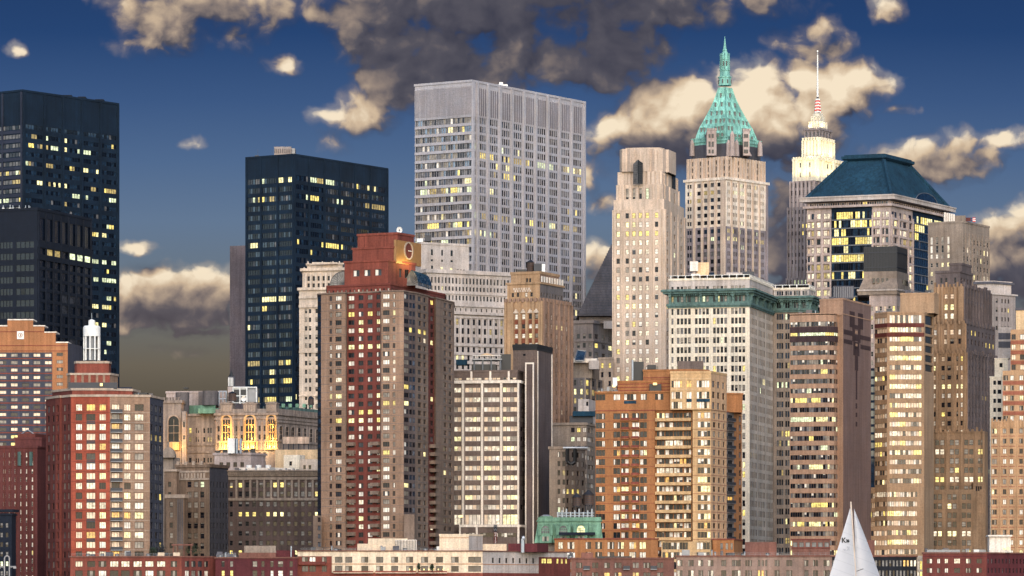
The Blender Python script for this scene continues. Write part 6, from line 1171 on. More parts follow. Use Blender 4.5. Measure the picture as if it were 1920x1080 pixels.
# ============ brown office with totem pattern
b = Bld('office_tower', 'brown office tower with window ribbons and a blank dark side wall bearing a totem pattern', 'office tower', 1550)
RW = (607, 17.88, 26, 9); mw = {'blind': .2, 'halfw': .1, 'dark': .3, 'shade': .2, 'night': .1}
sw_ = lambda c: S(c, RW, 'plain', mw, .2, 'fd', .1, cl=.8, base='grey', litv=('lit', 'litw', 'litg'), rl={1: .93, 8: .5, 10: .4, 15: .2, 21: .25})
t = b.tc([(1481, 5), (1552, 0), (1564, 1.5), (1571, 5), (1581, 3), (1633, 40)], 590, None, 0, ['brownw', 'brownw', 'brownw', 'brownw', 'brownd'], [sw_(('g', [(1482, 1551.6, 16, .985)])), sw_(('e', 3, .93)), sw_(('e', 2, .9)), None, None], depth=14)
b.bands(t, 0, [617.4, 634.5], 2.3, .05, 'totem'); 
for k in (1, 2): b.bands(t, k, [617.4, 634.5], 2.3, .05, 'totem')
t1 = b.tc([(1537, 9), (1581, 3), (1633, 40)], 559, t, 0, ['brownw', 'brownd'], depth=10); b.cap(t1, .3, .15)
b.ring(t, 588.5, .4, .15, 'brownw', 'coping'); b.clutter(t, 1486, 1534, 6, 5, 5, False); b.clutter(t1, 1545, 1580, 4, 14, 6, False); A = t.pts[4]; B = t.pts[5]
def tot(x0, x1, y0, y1, m='totem', d=.1): b.mb('totem_pattern').bar(A, B, b.ufpx(A, B, x0), b.ufpx(A, B, x1), .005, d, WZ(y1, 1553+.7*(0)), WZ(y0, 1553), m)
for x0, x1, y0, y1 in ((1593, 1602.3, 580, 610), (1608.7, 1618, 580, 610), (1598, 1602.3, 610, 636), (1608.7, 1613, 610, 636), (1602.4, 1608.6, 604, 612), (1602.4, 1608.6, 622, 634), (1600, 1611, 636.3, 662), (1602.4, 1608.6, 644, 650), (1603, 1608.5, 662.3, 690), (1604.5, 1607, 690.3, 745), (1604.5, 1607, 752, 762), (1604.5, 1607, 770, 778), (1604.5, 1607, 787, 796), (1582, 1598, 617, 626), (1582, 1598, 635, 643), (1613.3, 1632, 621, 629), (1613.3, 1632, 639, 647)): tot(x0, x1, y0, y1)
for y in (615, 639): tot(1603.5, 1607.5, y, y+5, 'brownw', .13)
b.box('plant_room', 1563, 1601, 536, 560, 16, 8, 'slate'); b.ribs(t1, 0, [], .1, .1, None, None, 'brownw')
for i in range(9): b.each[-1][1].box(WX(1563.5+4.2*i, 1566), WX(1564.3+4.2*i, 1566), 1565.8, 1566, WZ(558, 1566), WZ(538, 1566), 'fg')
# blue glass sliver
b = Bld('glass_tower', 'narrow strip of blue glass tower showing between the totem tower and the striped tan tower', 'office tower', 1800)
b.tc([(1626, 2), (1664, 0)], 690, None, 0, 'navy', [S(('e', 6, .93), (700, 15, 24, 11), 'plain', {'blue': .8}, .15, 'fb', .04, base='blue')], depth=14)
# ============ striped tan office
b = Bld('office_tower', 'tan faceted office tower striped with full-width window bands, right of the totem tower', 'office tower', 1600)
RX = (599.5, 17.72, 19, 9.2); mx = {'peach': .42, 'white': .26, 'blind': .1}; 
def sx(c, r=RX, p=.16): return S(c, r, 'plain', mx, .25, 'fr', p, cl=.5, base='bg' if False else 'grey', litv=('pale', 'lit', 'litw'))
t = b.tc([(1632, 8), (1640, 7), (1663, 0), (1733, 0), (1751, 14)], 913, None, -6, 'tanx', [sx(('e', 3, .9), (929, 17.9, 8, 9.5)), sx(('e', 6, .92), (927, 17.9, 8, 9.5)), sx(('g', [(1664, 1720, 14, .93)]), (927, 17.9, 8, 9.5)), None], depth=28)
b.tc([(1625, 3), (1664, -1)], 987, None, -12, 'tanx', [sx(('g', [(1628, 1663, 7, .92)]), (1000, 17.9, 5, 9.5))], depth=8)
t1 = b.tc([(1640, 7), (1663, 0), (1733, 0), (1751, 14)], 586, t, 0, 'tanx', [sx(('e', 5, .97), [(602.5, 1, 1, 15), (620.5, 17.72, 18, 9.2)]), sx(('e', 14, .98), [(599, 1, 1, 17), (618, 17.72, 18, 9.2)]), S(('e', 1, .8), [(599, 1, 1, 17)]+[(618, 17.72, 5, 13)], 'plain', {'dark': .8}, .5, 'fr', 0)], depth=26)
for k in (0, 1): b.bands(t1, k, [609.5, 627.5], 1.6, .06, 'redd')
b.cap(t1, .3, .12); t2 = b.tc([(1688, 5), (1752, 3), (1760, 10)], 549, t1, 0, 'tanx', depth=18); b.cap(t2, .3, .1); b.clutter(t1, 1645, 1686, 5, 7, 7); b.clutter(t2, 1692, 1745, 6, 7, 8, False)
# ============ brown art deco complex right
b = Bld('deco_tower', 'brown brick art-deco tower with many setbacks, crenellated tops and a dark right side', 'building', 1650)
dl = {'peach': .3, 'white': .25, 'half': .2}; dk = dict(rec=.35, fr='fr', litv=('litw', 'pale', 'lit'))
R2 = (672, 17.3, 26, 9)
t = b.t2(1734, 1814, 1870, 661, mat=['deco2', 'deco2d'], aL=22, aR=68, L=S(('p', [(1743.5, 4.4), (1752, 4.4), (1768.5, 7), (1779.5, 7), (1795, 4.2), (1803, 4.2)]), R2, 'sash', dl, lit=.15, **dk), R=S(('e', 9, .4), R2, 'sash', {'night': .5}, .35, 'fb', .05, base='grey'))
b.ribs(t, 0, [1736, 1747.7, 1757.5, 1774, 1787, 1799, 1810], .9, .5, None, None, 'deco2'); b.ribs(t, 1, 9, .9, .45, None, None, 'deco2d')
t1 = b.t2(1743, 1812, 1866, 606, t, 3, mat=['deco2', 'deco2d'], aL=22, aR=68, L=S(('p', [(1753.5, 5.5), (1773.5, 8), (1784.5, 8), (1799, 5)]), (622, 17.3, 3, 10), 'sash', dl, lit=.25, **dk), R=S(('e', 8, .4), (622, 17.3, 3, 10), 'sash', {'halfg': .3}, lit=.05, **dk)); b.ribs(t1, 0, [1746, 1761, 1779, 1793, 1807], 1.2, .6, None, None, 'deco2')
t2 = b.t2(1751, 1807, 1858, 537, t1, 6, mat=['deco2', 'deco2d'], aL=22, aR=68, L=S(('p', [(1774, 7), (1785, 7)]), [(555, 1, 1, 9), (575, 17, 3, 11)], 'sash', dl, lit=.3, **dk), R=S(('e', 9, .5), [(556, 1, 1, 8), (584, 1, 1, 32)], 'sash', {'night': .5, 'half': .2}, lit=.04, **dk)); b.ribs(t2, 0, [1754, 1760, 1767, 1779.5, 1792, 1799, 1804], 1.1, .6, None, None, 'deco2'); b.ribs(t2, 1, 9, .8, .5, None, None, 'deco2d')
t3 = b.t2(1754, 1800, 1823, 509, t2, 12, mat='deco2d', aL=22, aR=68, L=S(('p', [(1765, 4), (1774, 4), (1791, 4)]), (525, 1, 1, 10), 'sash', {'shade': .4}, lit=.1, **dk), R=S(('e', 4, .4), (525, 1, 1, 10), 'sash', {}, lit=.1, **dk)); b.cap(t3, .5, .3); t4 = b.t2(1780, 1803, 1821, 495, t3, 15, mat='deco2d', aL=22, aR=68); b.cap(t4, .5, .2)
for T, n_ in ((t, 12), (t1, 9), (t2, 8)):
    for k in range(2):
        A, B = T.pts[k], T.pts[k+1]; L = hypot(B[0]-A[0], B[1]-A[1])
        for i in range(n_): b.part('merlon').bar(A, B, L*(i+.15)/n_, L*(i+.6)/n_, -.5, .5, T.z1-.4, T.z1+1.1+.8*(i % 3 == 0), 'deco2' if k == 0 else 'deco2d')
t5 = b.tc([(1727, 0), (1846, -3), (1852, 4)], 809, None, -14, 'deco2', [S(('g', [(1733.5, 1745.5, 2, .82), (1752.5, 1771.5, 2, .82), (1780, 1799, 2, .82), (1807, 1826, 2, .82), (1833, 1845, 2, .82)]), (830, 17.3, 16, 10.5), 'sash', {'blind': .25, 'half': .25, 'grey': .25}, lit=.12, **dk)], depth=9); b.ribs(t5, 0, [1730, 1749, 1776, 1803, 1830, 1844], .9, .4, None, None, 'deco2')
A, B = t5.pts[0], t5.pts[1]; L = hypot(B[0]-A[0], B[1]-A[1])
for i in range(14): b.part('merlon').bar(A, B, L*(i+.1)/14, L*(i+.6)/14, -.5, .5, t5.z1-.6, t5.z1+.9+.7*(i % 4 == 0), 'deco2')
t6 = b.tc([(1722, 0), (1848, -3)], 918, None, -22, 'deco2', [S(('g', [(1729, 1741, 2, .82), (1748, 1767, 2, .82), (1775.5, 1794.5, 2, .82), (1802.5, 1821.5, 2, .82), (1829, 1841, 2, .82)]), (932, 17.2, 9, 10.5), 'sash', {'blind': .25, 'half': .25, 'grey': .25}, lit=.22, **dk)], depth=7)
for x0, x1 in ((1724, 1745), (1824, 1847)): mb = b.part('corner_turret'); Y = 1627; mb.box(WX(x0, Y), WX(x1, Y), Y-1.6, Y+5, WZ(1080, Y), WZ(905, Y), 'deco2'); [mb.box(WX(x0+5+4*i, Y), WX(x0+7.4+4*i, Y), Y-1.75, Y-1.6, WZ(921, Y), WZ(912, Y), 'g0') for i in range(3)]
# ============ grey-white blocks far right
b = Bld('stone_building', 'pale grey stone block with a slate roof edge behind the brown art-deco tower', 'building', 1880)
t = b.t2(1820, 1857, 1904, 551, mat=['terra', 'terrad'], aL=20, aR=40, L=S(('p', [(1868, 5)]), (561, 1, 1, 9), 'sash'), R=S(('p', [(1869, 4), (1879, 2.5), (1885, 2.5), (1891, 2.5)]), [(563, 17, 4, 8)], 'sash', {'half': .4}, .3, 'fr', .15)); b.ring(t, 552, .7, .6, 'terra'); t1 = b.t2(1831, 1862, 1896, 528, t, 5, mat='terra', aL=20, aR=40); b.ring(t1, 532, 1.0, .8, 'slate'); b.cap(t1, .4, .3)
b = Bld('white_building', 'narrow white stepped building squeezed beside the orange brick block at right', 'building', 1540)
w2 = dict(st='sash', mix={'dark': .6}, rec=.3, fr='fb', lit=0)
t = b.tc([(1856, 0), (1885, 0)], 706, None, 0, 'pale', [S(('p', [(1865, 5), (1874, 7)]), (717.5, 17, 18, 8), **w2)], depth=14); t1 = b.tc([(1865, 2), (1890, 2)], 671, t, 0, 'pale', [S(('p', [(1877, 6)]), (684, 17, 2, 8), **w2)], depth=12); t2 = b.tc([(1872, 4), (1897, 4)], 612, t1, 0, 'terra', depth=10)
for T in (t, t1): b.ring(T, None, .4, .15, 'pale', 'coping')
b.bands(t2, 0, [629, 645, 667], 2.4, .06, 'slate')
b = Bld('brick_apartments', 'orange-tan brick apartment block at the right edge with cream stone top', 'apartment block', 1510)
zo = dict(st='pair', rec=.3, fr='fr', litv=('pale', 'litw'))
t = b.tc([(1858, 2), (1990, -3)], 790, None, 0, 'obrick', [S(('g', [(1859.5, 1869, 2, .94), (1880, 1887, 1, .95), (1893, 1900, 1, .95), (1911, 1918, 1, .95), (1924, 1932, 1, .95)]), (808, 19, 16, 9.5), mix={'white': .3, 'half': .25, 'blind': .2}, lit=.08, **zo)], depth=14)
b.bands(t, 0, [817.5+19*i for i in range(16)], .25, .05, 'obrickr'); b.ribs(t, 0, [1872, 1875.5, 1890, 1904, 1907.5, 1921], .5, .25, None, None, 'obrick')
A, B = b.ends(t, 0); L = hypot(B[0]-A[0], B[1]-A[1])
for i in range(22): b.part('merlon').bar(A, B, L*(i+.1)/22, L*(i+.65)/22, -.4, .35, t.z1-2.2, t.z1+.7+.5*(i % 5 == 0), 'obrick')
t1 = b.tc([(1880, 4), (1990, 0)], 694, t, 0, 'obrick', [S(('g', [(1881, 1890, 2, .94), (1894, 1901, 1, .95), (1911, 1919, 1, .95)]), (707.5, 19, 5, 9.5), mix={'white': .35, 'peach': .2, 'half': .2}, lit=.1, **zo)], depth=12); b.bands(t1, 0, [717+19*i for i in range(5)], 1.4, .08, 'obrickr')
t2 = b.tc([(1895, 6), (1990, 2)], 616, t1, 0, 'obrick', [S(('g', [(1896, 1905, 1, .9), (1912, 1921, 1, .9)]), (630, 19, 4, 10), mix={'white': .3, 'peach': .3}, lit=.15, **zo)], depth=10); b.bands(t2, 0, [640+19*i for i in range(4)], 1.4, .1, 'obrickr'); t3 = b.tc([(1905, 8), (1990, 4)], 577, t2, 0, 'buff', depth=9); b.cap(t3, .5, .3, 'slate')

# ============ waterfront row
def low(label, chain, top, mat, specs, name='waterfront_block', Y=1350, depth=16, seed=None, cat='apartment block'):
    b = Bld(name, label, cat, Y, group='low-rise blocks along the waterfront', seed=seed); t = b.tc(chain, top, None, 0, mat, specs, depth=depth); b.ring(t, top+1, .45, .35, 'creamd' if 'cream' in str(mat) else 'brownf', 'coping'); xs = [960+F*c[0]/c[1] for c in t.pts[:t.n+1]]; b.clutter(t, max(xs[0], 5)+4, min(xs[-2], 1915)-4, 14, 3.5, int(xs[0])); return b, t
mF = {'white': .2, 'half': .3, 'grey': .25, 'blind': .15}; fl = dict(rec=.3, fr='fd', litv=('lit', 'amber', 'pale'), lit=.08)
RF = (1057.5, 17.5, 7, 11)
b, t = low('red brick waterfront block with trees on its roof terrace, below the red tower', [(132, 1), (340, 0), (404, 8)], 1044, ['redt', 'redf'], [S(('p', [(148, 14), (171, 15), (192, 15), (214, 16), (235, 16), (258, 16), (280, 16), (302, 16), (326, 12)]), RF, 'trip', {'white': .4, 'peach': .2, 'half': .2}, **fl), S(('p', [(351, 8), (363, 8), (375, 8), (387, 7)]), RF, 'pair', mF, **fl)], depth=12)
for x in (302, 331): b.box('roof_planter', x-6, x+6, 1036, 1043, 3, 2, 'creamf')
mb = b.part('pergola'); Y = 1354
for x in (325, 333, 345, 358): mb.tube((WX(x, Y), Y, WZ(1043, Y)), (WX(x, Y), Y, WZ(1023, Y)), .2, 'brownf', 5)
mb.box(WX(322, Y), WX(362, Y), Y-1, Y+2, WZ(1023, Y), WZ(1020, Y), 'brownf')
b, t = low('dark maroon brick waterfront block with a grey plant room on top', [(404, 2), (448, 0), (558, 0)], 1046, ['redf2', 'redf2'], [S(('p', [(418, 6), (434, 6)]), RF, 'sash', mF, **fl), S(('p', [(478, 9), (493, 6), (510, 6), (526, 10), (546, 6)]), RF, 'sash', mF, **fl)], seed=3); t1 = b.tc([(448, 3), (517, 2), (520, 8)], 1036, t, 0, 'brownf', depth=9); t2 = b.tc([(458, 5), (517, 4)], 1023, t1, 0, 'greyt', depth=6); b.box('roof_unit', 518, 552, 1032, 1046, 4, 5, 'redf2')
mb = b.part('flue'); mb.tube((WX(546, 1353), 1353, WZ(1046, 1353)), (WX(546, 1353), 1353, WZ(1024, 1353)), .25, 'steel', 6)
b = Bld('waterfront_block', 'long cream and brick waterfront block with cream boxes on its roof', 'apartment block', 1352, group='low-rise blocks along the waterfront')
wF = dict(st='pair', mix={'half': .3, 'grey': .4, 'white': .15}, rec=.3, fr='fd', litv=('lit', 'amber'), lit=.08)
cF = ('p', [(572, 12), (586, 12), (608, 9), (635, 14), (654, 13), (684, 13), (712, 13), (740, 13), (768, 13), (796, 13), (824, 13), (853, 14), (890, 24)])
t = b.tc([(558, 0), (905, 0), (1070, 36)], 1074, None, 0, ['redt', 'redf'], [S(cF, (1086, 17.5, 7, 10), **wF), S(('e', 14, .45), (1086, 17.5, 7, 9), **wF)], depth=6); cG = ('g', [(918, 1010, 7, .32), (1015, 1036, 2, .9), (1042, 1066, 3, .55)]); ta = b.tc([(558, 0), (622, 0), (905, 0), (1010, 22.9), (1070, 36)], 1043, t, 0, ['redt', 'creamf', 'terra', 'redf'], [S(('p', [(572, 12), (586, 12), (608, 9)]), (1049.5, 17, 2, 11), **wF), S(('p', [(635, 14), (654, 13), (684, 13), (712, 13), (740, 13), (768, 13), (796, 13), (824, 13), (853, 14), (890, 24)]), (1049.5, 17, 2, 11), **wF), S(('g', [(918, 1006, 7, .32)]), (1050.5, 17, 2, 10), **wF), S(('g', [(1015, 1036, 2, .9), (1042, 1066, 3, .55)]), (1050.5, 17, 2, 10), **wF)], depth=6); t1 = b.tc([(558, .1), (905, .1), (1070, 36.1)], 1034, ta, 0, ['creamf', 'terra'], depth=6); a_, c_ = b.ends(ta, 1)
for x0, x1 in ((625, 700), (704, 780), (784, 838)): b.balcony(a_, c_, b.ufpx(a_, c_, x0), b.ufpx(a_, c_, x1), WZ(1073.5, 1352), 1.5, 'creamf', 'redt', .5)
b.balcony(*b.ends(ta, 0), .3, 9.2, WZ(1057.5, 1352), 1.3, 'redt', 'redf', .8)
for i in range(9): mb = b.part('terrace_lamp'); X = WX(768+9*i, 1351); mb.cyl(X, 1351, WZ(1069, 1351), WZ(1066.5, 1351), .16, .16, 'lampglow', 6)
if True: pass; b.ring(t1, 1034, .35, .4, 'brownf', 'coping'); b.bands(ta, 1, [1057.5], .25, .08, 'hotel'); b.bands(ta, 2, [1058], .22, .08, 'hotel'); b.clutter(t1, 565, 900, 16, 3.6, 9)
t2 = b.tc([(670, 6), (740, 5), (745, 9)], 1019, t1, 0, 'creamf', depth=6); t2b = b.tc([(690, 8), (764, 7)], 1009, t2, 0, 'creamf', depth=4); mb = b.box('louvred_screen', 741, 781, 1012, 1033, 6, 4, 'whitecol')
for i in range(14): mb.box(WX(742+2.8*i, 1358), WX(743+2.8*i, 1358), 1357.8, 1358, WZ(1032, 1358), WZ(1013, 1358), 'fd')
t3 = b.tc([(824, 4), (879, 4), (905, 14)], 1002, t1, 0, ['creamf', 'terra'], depth=8); b.cap(t3, .2, .15, 'creamf'); b.bands(t3, 0, [1008], .2, .06, 'hotel')
t4 = b.tc([(953, 14), (1007, 14), (1028, 24)], 1018, t1, 0, 'redf2', depth=6); b.box('roof_unit', 905, 950, 1020, 1036, 16, 5, 'creamf'); mb = b.part('flue'); mb.tube((WX(980, 1362), 1362, WZ(1036, 1362)), (WX(980, 1362), 1362, WZ(1010, 1362)), .6, 'steel', 8); mb.tube((WX(980, 1362), 1362, WZ(1010, 1362)), (WX(984, 1362), 1362, WZ(1008, 1362)), .8, 'steel', 8)
M['leaf'] = plain('leaves', (44,58,36), .7, 0, .5); M['leaf2'] = plain('leaves_dark', (30,34,34), .7, 0, .5); M['bark'] = plain('bark', (62,50,42), .9)
def shrub(px_, y0, y1, wpx, Y, label, m='leaf', name='roof_shrub', cone=0, seed=1):
    r = random.Random(seed); X = WX(px_, Y); z0 = WZ(y1, Y); z1 = WZ(y0, Y); R = wpx/2/F*Y; h = z1-z0; e = empty(name, (X, Y, z0), label, 'shrub', 'shrubs on the waterfront roofs'); mb = MB()
    for i in range(420):
        while True:
            a, bb, c = r.uniform(-1, 1), r.uniform(-1, 1), r.uniform(-1, 1)
            if a*a+bb*bb+c*c < 1 and r.random() > .25*(1-a*a-c*c): break
        f = (1-(c+1)/2*.85) if cone else 1; k = 1+.25*sin(a*7+seed)*cos(c*6)
        x, y, z = X+a*R*f*k, Y+bb*R*f, z0+h*(.58+.42*c*k); s_ = r.uniform(.14, .34)
        d = [r.uniform(-1, 1) for _ in range(6)]; mb.quad((x, y, z), (x+d[0]*s_, y+d[1]*s_, z+d[2]*s_+.05), (x+(d[0]+d[3])*s_, y+(d[1]+d[4])*s_, z+(d[2]+d[5])*s_), (x+d[3]*s_, y+d[4]*s_, z+d[5]*s_), m)
    mb.build('foliage', e); mb = MB(); mb.tube((X, Y, z0), (X, Y, z0+h*.6), .12, 'bark', 5)
    for i in range(5): a = 2*pi*i/5; mb.tube((X, Y, z0+h*.3), (X+R*.6*cos(a), Y+R*.5*sin(a), z0+h*.7), .06, 'bark', 4)
    mb.build('stem', e); return e
shrub(362, 1022, 1043, 30, 1356, 'broad green shrub on the red brick roof terrace, right of the pergola', seed=1); shrub(300, 1020, 1042, 22, 1362, 'dark rounded bush on the red brick roof terrace, left of the pergola', 'leaf2', seed=2); shrub(286, 1026, 1043, 14, 1358, 'small bush at the foot of the grey side of the red tower', 'leaf', seed=3)
shrub(785, 1056, 1071, 8, 1350, 'left pointed evergreen on the cream block terrace', 'leaf', cone=1, seed=4); shrub(810, 1057, 1071, 9, 1350, 'right pointed evergreen on the cream block terrace', 'leaf', cone=1, seed=5)
b, t = low('brown brick waterfront block with small balconies left of the grey-tan one', [(1071, 0), (1264, -2)], 1047, 'brownf', [S(('g', [(1080, 1092, 2, .9), (1110, 1122, 2, .9), (1132, 1144, 1, .9), (1152, 1166, 2, .9), (1186, 1198, 2, .9), (1206, 1220, 2, .9), (1232, 1244, 2, .9)]), (1060, 18.5, 7, 10.5), 'pair', mF, **fl)], seed=8); a_, c_ = b.ends(t, 0)
for x in (1100, 1175, 1226): [b.balcony(a_, c_, b.ufpx(a_, c_, x-6), b.ufpx(a_, c_, x+6), WZ(1067+18.5*i, 1350), 1.2, 'fg', 'dsteel') for i in range(2)]
mb = b.box('roof_canopy', 1120, 1184, 1043, 1047, -1, 3, 'black'); b.box('roof_unit', 1090, 1112, 1036, 1048, 5, 4, 'brownf')
b, t = low('grey-tan striped waterfront block running behind the white sails', [(1268, 0), (1505, 0), (1560, 1), (1719, 4)], 1043, ['greyf', 'greyf', 'nightb'], [S(('g', [(1270, 1280, 2, .9), (1290, 1301, 2, .9), (1309, 1319, 2, .9), (1327, 1338, 2, .9), (1352, 1362, 1, .95), (1372, 1389, 3, .95), (1397, 1410, 3, .8), (1420, 1440, 3, .6), (1452, 1462, 2, .9), (1474, 1486, 2, .9)]), (1056, 19, 7, 11.5), 'pair', {'sky': .2, 'half': .3, 'grey': .3}, **fl), S(('g', [(1508, 1516, 1, .95), (1524, 1534, 2, .9), (1544, 1556, 2, .95)]), (1056, 19, 7, 11.5), 'pair', {'sky': .2, 'half': .3, 'grey': .3}, **fl), S(('e', 24, .6), (1056, 19, 7, 11.5), 'plain', {'shade': .4, 'halfg': .2}, **fl)], seed=11); 
b.tc([(1397, 4), (1456, 4)], 1016, t, 0, 'brownf', depth=9); t2 = b.tc([(1485, 4), (1556, 3)], 1012, t, 0, 'brownf', [S(('e', 6, .7), (1021, 1, 1, 9), 'plain', {'shade': .6}, **fl)], depth=9); b.ring(t2, 1012, .35, .3, 'redf', 'coping'); b.ring(t2, 1028, .3, .2, 'redf', 'coping'); b.tc([(1626, 6), (1640, 6)], 1012, t, 0, 'brownf', depth=6)
b, t = low('red brick waterfront block at the lower right with a white stair box on its roof', [(1730, 0), (1850, -2), (1930, 14)], 1037, ['redf', 'redf2'], [S(('g', [(1737.5, 1748, 2, .9), (1757, 1763, 1, .95), (1771, 1778, 1, .95), (1789, 1800, 3, .95), (1811, 1821, 2, .9), (1831, 1841, 2, .9)]), (1052, 17.6, 7, 9), 'pair', {'white': .3, 'half': .3}, **fl), S(('e', 12, .4), (1052, 17.6, 7, 9), 'sash', {'grey': .3, 'shade': .3}, **fl)], seed=14)
b.box('stair_box', 1855, 1895, 1004, 1036, 4, 5, 'whitecol'); mb = b.part('stair_box'); mb.box(WX(1853, 1353), WX(1898, 1353), 1353, 1360, WZ(1006, 1353), WZ(1003, 1353), 'whitecol'); b.bands(t, 0, [1043], .3, .1, 'redf2')
for x in (1883, 1890): mb = b.part('roof_lamp'); mb.cyl(WX(x, 1352), 1352, WZ(1031, 1352), WZ(1027, 1352), .4, .4, 'lampglow', 8)
b.box('roof_rail', 1738, 1800, 1031, 1037, 3, .3, 'fg')
b = Bld('glass_stairwell', 'pale glazed stairwell between the grey-tan and red waterfront blocks', 'stairwell', 1356, group=None); b.tc([(1719.5, 0), (1729.5, 0)], 1042, None, 0, 'whitecol', [S(('e', 2, .8), (1060, 20, 6, 16), 'plain', {'sky': .5, 'white': .3}, .2, 'fw', .1)], depth=5)

# ============ sailing boat
Yb = 450.0; sx_ = lambda p: WX(p, Yb); sz = lambda p: WZ(p, Yb)
e = empty('sailing_boat', (sx_(1606), Yb, 0), 'white sailing boat passing close by under full sail, hull below the picture', 'sailing boat')
m, q, p = newmat('sailcloth'); P_ = q.new('ShaderNodeTexCoord').outputs['Object']; s_ = q.new('ShaderNodeSeparateXYZ'); q.l.new(P_, s_.inputs[0])
seam = q.mr(q.m('ABSOLUTE', q.m('SUBTRACT', q.m('FRACT', q.m('DIVIDE', q.m('ADD', s_.outputs[2], q.m('MULTIPLY', s_.outputs[0], .35)), 1.1)), .5)), 0., .045, .78, 1.); k = q.m('MULTIPLY', seam, q.mr(q.noise(P_, .5, 3), .3, .7, .94, 1.04))
q.put(p.inputs['Base Color'], q.v('MULTIPLY', lin((214,212,214)), q.comb(k, k, k))); p.inputs['Roughness'].default_value = .7
tr_ = q.new('ShaderNodeBsdfTranslucent'); tr_.inputs[0].default_value = (.7, .68, .64, 1); mx_ = q.new('ShaderNodeMixShader'); mx_.inputs[0].default_value = .25; q.l.new(p.outputs[0], mx_.inputs[1]); q.l.new(tr_.outputs[0], mx_.inputs[2]); q.l.new(mx_.outputs[0], [n for n in q.n if n.type == 'OUTPUT_MATERIAL'][0].inputs[0]); M['sail'] = m
M['sail2'] = wall('sailcloth_tan', (206,196,182), .12, .3, .05); M['mastw'] = plain('varnished_spar', (206,186,168), .4)
def sail(name, luff, leech, belly, m, n=14, w=10):
    mb = MB(); g_ = []
    for i in range(n+1):
        f = i/n; row = []
        for j in range(w+1):
            g = j/w; x = luff(f)[0]*(1-g)+leech(f)[0]*g; y = luff(f)[1]*(1-g)+leech(f)[1]*g-belly*4*g*(1-g)*sin(pi*min(1, f*.9+.1)); row.append((x, y, luff(f)[2]*(1-g)+leech(f)[2]*g))
        g_.append(row)
    for i in range(n):
        for j in range(w): mb.quad(g_[i][j], g_[i][j+1], g_[i+1][j+1], g_[i+1][j], m)
    ob = mb.build(name, e); [setattr(pp, 'use_smooth', True) for pp in ob.data.polygons]; return ob
lerp = lambda a, b_, f: tuple(x+(y-x)*f for x, y in zip(a, b_))
zB = 2.6
foot = lambda a, b_, pz: tuple(x+(y-x)*((zB-a[2])/(b_[2]-a[2])) if i < 2 else zB for i, (x, y) in enumerate(zip(a, b_)))
hm = (sx_(1594.5), Yb, sz(951)); lf = (sx_(1604.3), Yb+.1, sz(1080)); le = (sx_(1553.5), Yb-1.4, sz(1080))
lfB = foot(hm, lf, 0); leB = foot(hm, le, 0)
ms = sail('mainsail', lambda f: lerp(leB, hm, f), lambda f: lerp(lfB, hm, f), .35, 'sail')
hj = (sx_(1603), Yb+1.2, sz(953)); j0 = foot(hj, (sx_(1607), Yb+1.0, sz(1080)), 0); j1 = foot(hj, (sx_(1649), Yb+3.4, sz(1080)), 0)
sail('jib', lambda f: (lerp(j0, hj, f)[0]-.05*sin(pi*f), lerp(j0, hj, f)[1], lerp(j0, hj, f)[2]), lambda f: (lerp(j1, hj, f)[0]+.35*sin(pi*f), lerp(j1, hj, f)[1], lerp(j1, hj, f)[2]), .9, 'sail')
mb = MB(); top = (sx_(1595.5), Yb+.25, sz(940.5)); bot = foot(top, (sx_(1605.5), Yb+.3, sz(1080)), 0); bot = (bot[0], bot[1], 1.2); mb.tube(top, bot, .1, 'mastw', 10); mast = mb.build('mast', e); mb = MB(); mb.cyl(top[0], top[1], top[2], top[2]+.2, .12, .08, 'white', 8); mb.build('masthead', mast)
mb = MB(); mb.tube(lfB, leB, .12, 'mastw', 8); mb.build('boom', e)
mb = MB(); sp0 = (sx_(1606), Yb-.1, sz(1071)); mb.tube(sp0, (sx_(1618), Yb-.5, sz(1066.5)), .035, 'black', 6); mb.build('spreader', e)
mb = MB()
for f in ((sx_(1650), Yb+3.5, 1.3), (sx_(1604), Yb-1.2, 1.3)): mb.tube(top, f, .012, 'steel', 4)
mb.build('rigging', e)
mb = MB(); st_ = [(-5.2, .5, .75), (-3.8, 1.2, .35), (-1, 1.6, 0), (2, 1.45, .05), (4.6, .7, .5), (6, .06, 1.0)]; hx, hy = sx_(1606), Yb+.4; secs = []
for x, hw, kz in st_: secs.append([(hx+x, hy-hw, 1.25), (hx+x, hy-hw*.9, .55), (hx+x, hy-hw*.4, -.35+kz*.6), (hx+x, hy+hw*.4, -.35+kz*.6), (hx+x, hy+hw*.9, .55), (hx+x, hy+hw, 1.25)])
for A, B in zip(secs, secs[1:]):
    for i in range(5): mb.quad(A[i+1], B[i+1], B[i], A[i], 'white')
    mb.quad(A[0], B[0], B[5], A[5], 'buff')
mb.poly(secs[0], 'white'); hull_ = mb.build('hull', e); mb = MB(); mb.box(hx-2.2, hx+1.8, hy-.7, hy+.7, 1.2, 1.75, 'white'); mb.build('cabin', hull_)
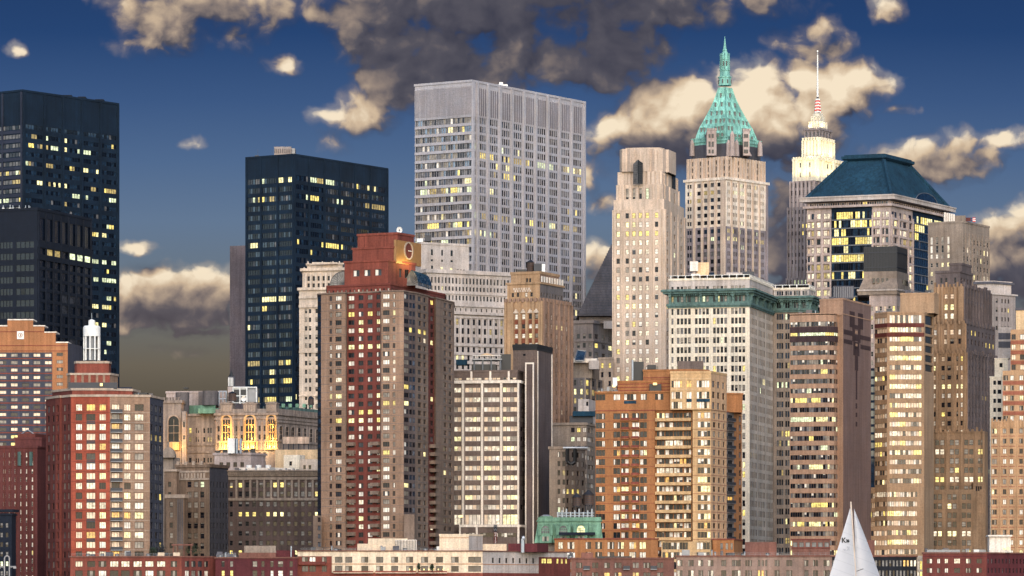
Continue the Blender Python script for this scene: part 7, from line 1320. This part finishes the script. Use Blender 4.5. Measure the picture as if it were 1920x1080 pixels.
def sn(s_, size, px_, py_, name, mat='black'):
    f = (sz(py_)-zB)/(hm[2]-zB); a_ = lerp(leB, hm, f); c_ = lerp(lfB, hm, f); g = (sx_(px_)-a_[0])/(c_[0]-a_[0]); y = a_[1]*(1-g)+c_[1]*g-.35*4*g*(1-g)*sin(pi*min(1, f*.9+.1)); dy = (c_[1]-a_[1])/(c_[0]-a_[0])-.35*4*(1-2*g)/(c_[0]-a_[0])*sin(pi*min(1, f*.9+.1))
    o = text(s_, size, (sx_(px_), y-.05, sz(py_)), math.atan(dy), mat, name, e); o.parent = ms; q_ = e.location; o.location = (sx_(px_)-q_[0], y-.05-q_[1], sz(py_)-q_[2]); return o
o = sn('K', .74, 1581, 1013.5, 'sail_number'); sn('26', .42, 1588.8, 1014.5, 'sail_number'); M['ghost'] = plain('faded_ink', (186,186,190), .7); g_ = sn('K', .6, 1589.5, 1029, 'sail_number', 'ghost'); g_.scale.x = -1; g_ = sn('26', .3, 1582, 1031.5, 'sail_number', 'ghost'); g_.scale.x = -1
for y, x0, x1 in ((1050, 1566, 1586),): mb = MB(); f = lambda px_, py_: (sx_(px_), Yb-1.35, sz(py_)); mb.tube(f(x0, 1046), f(x1, 1052), .03, 'creamf', 5); mb.build('batten', ms)

# ============ ground and water
mb = MB(); mb.quad((-6000, 1330, GZ), (6000, 1330, GZ), (6000, 14000, GZ), (-6000, 14000, GZ), 'asphalt'); M['asphalt'] = wall('asphalt', (66,66,68), .2, .1); tag(mb.build('ground'), None, None, None, 'structure')
mb = MB(); mb.box(-2500, 2500, 1326, 1329.9, -4, GZ+.15, 'terrad'); tag(mb.build('sea_wall'), 'long grey stone sea wall along the waterfront', 'sea wall')
m, q, p = newmat('water'); P_ = q.new('ShaderNodeTexCoord').outputs['Object']; bp = q.new('ShaderNodeBump'); bp.inputs['Strength'].default_value = .5; bp.inputs['Distance'].default_value = .3; q.put(bp.inputs['Height'], q.noise(q.v('MULTIPLY', P_, (.5, 1, 1)), .6, 4)); q.l.new(bp.outputs[0], p.inputs['Normal']); p.inputs['Base Color'].default_value = (.012, .022, .028, 1); p.inputs['Roughness'].default_value = .08; M['water'] = m
mb = MB(); mb.quad((-6000, -4000, 0), (6000, -4000, 0), (6000, 1328, 0), (-6000, 1328, 0), 'water'); tag(mb.build('water'), None, None, None, 'structure')
finish()
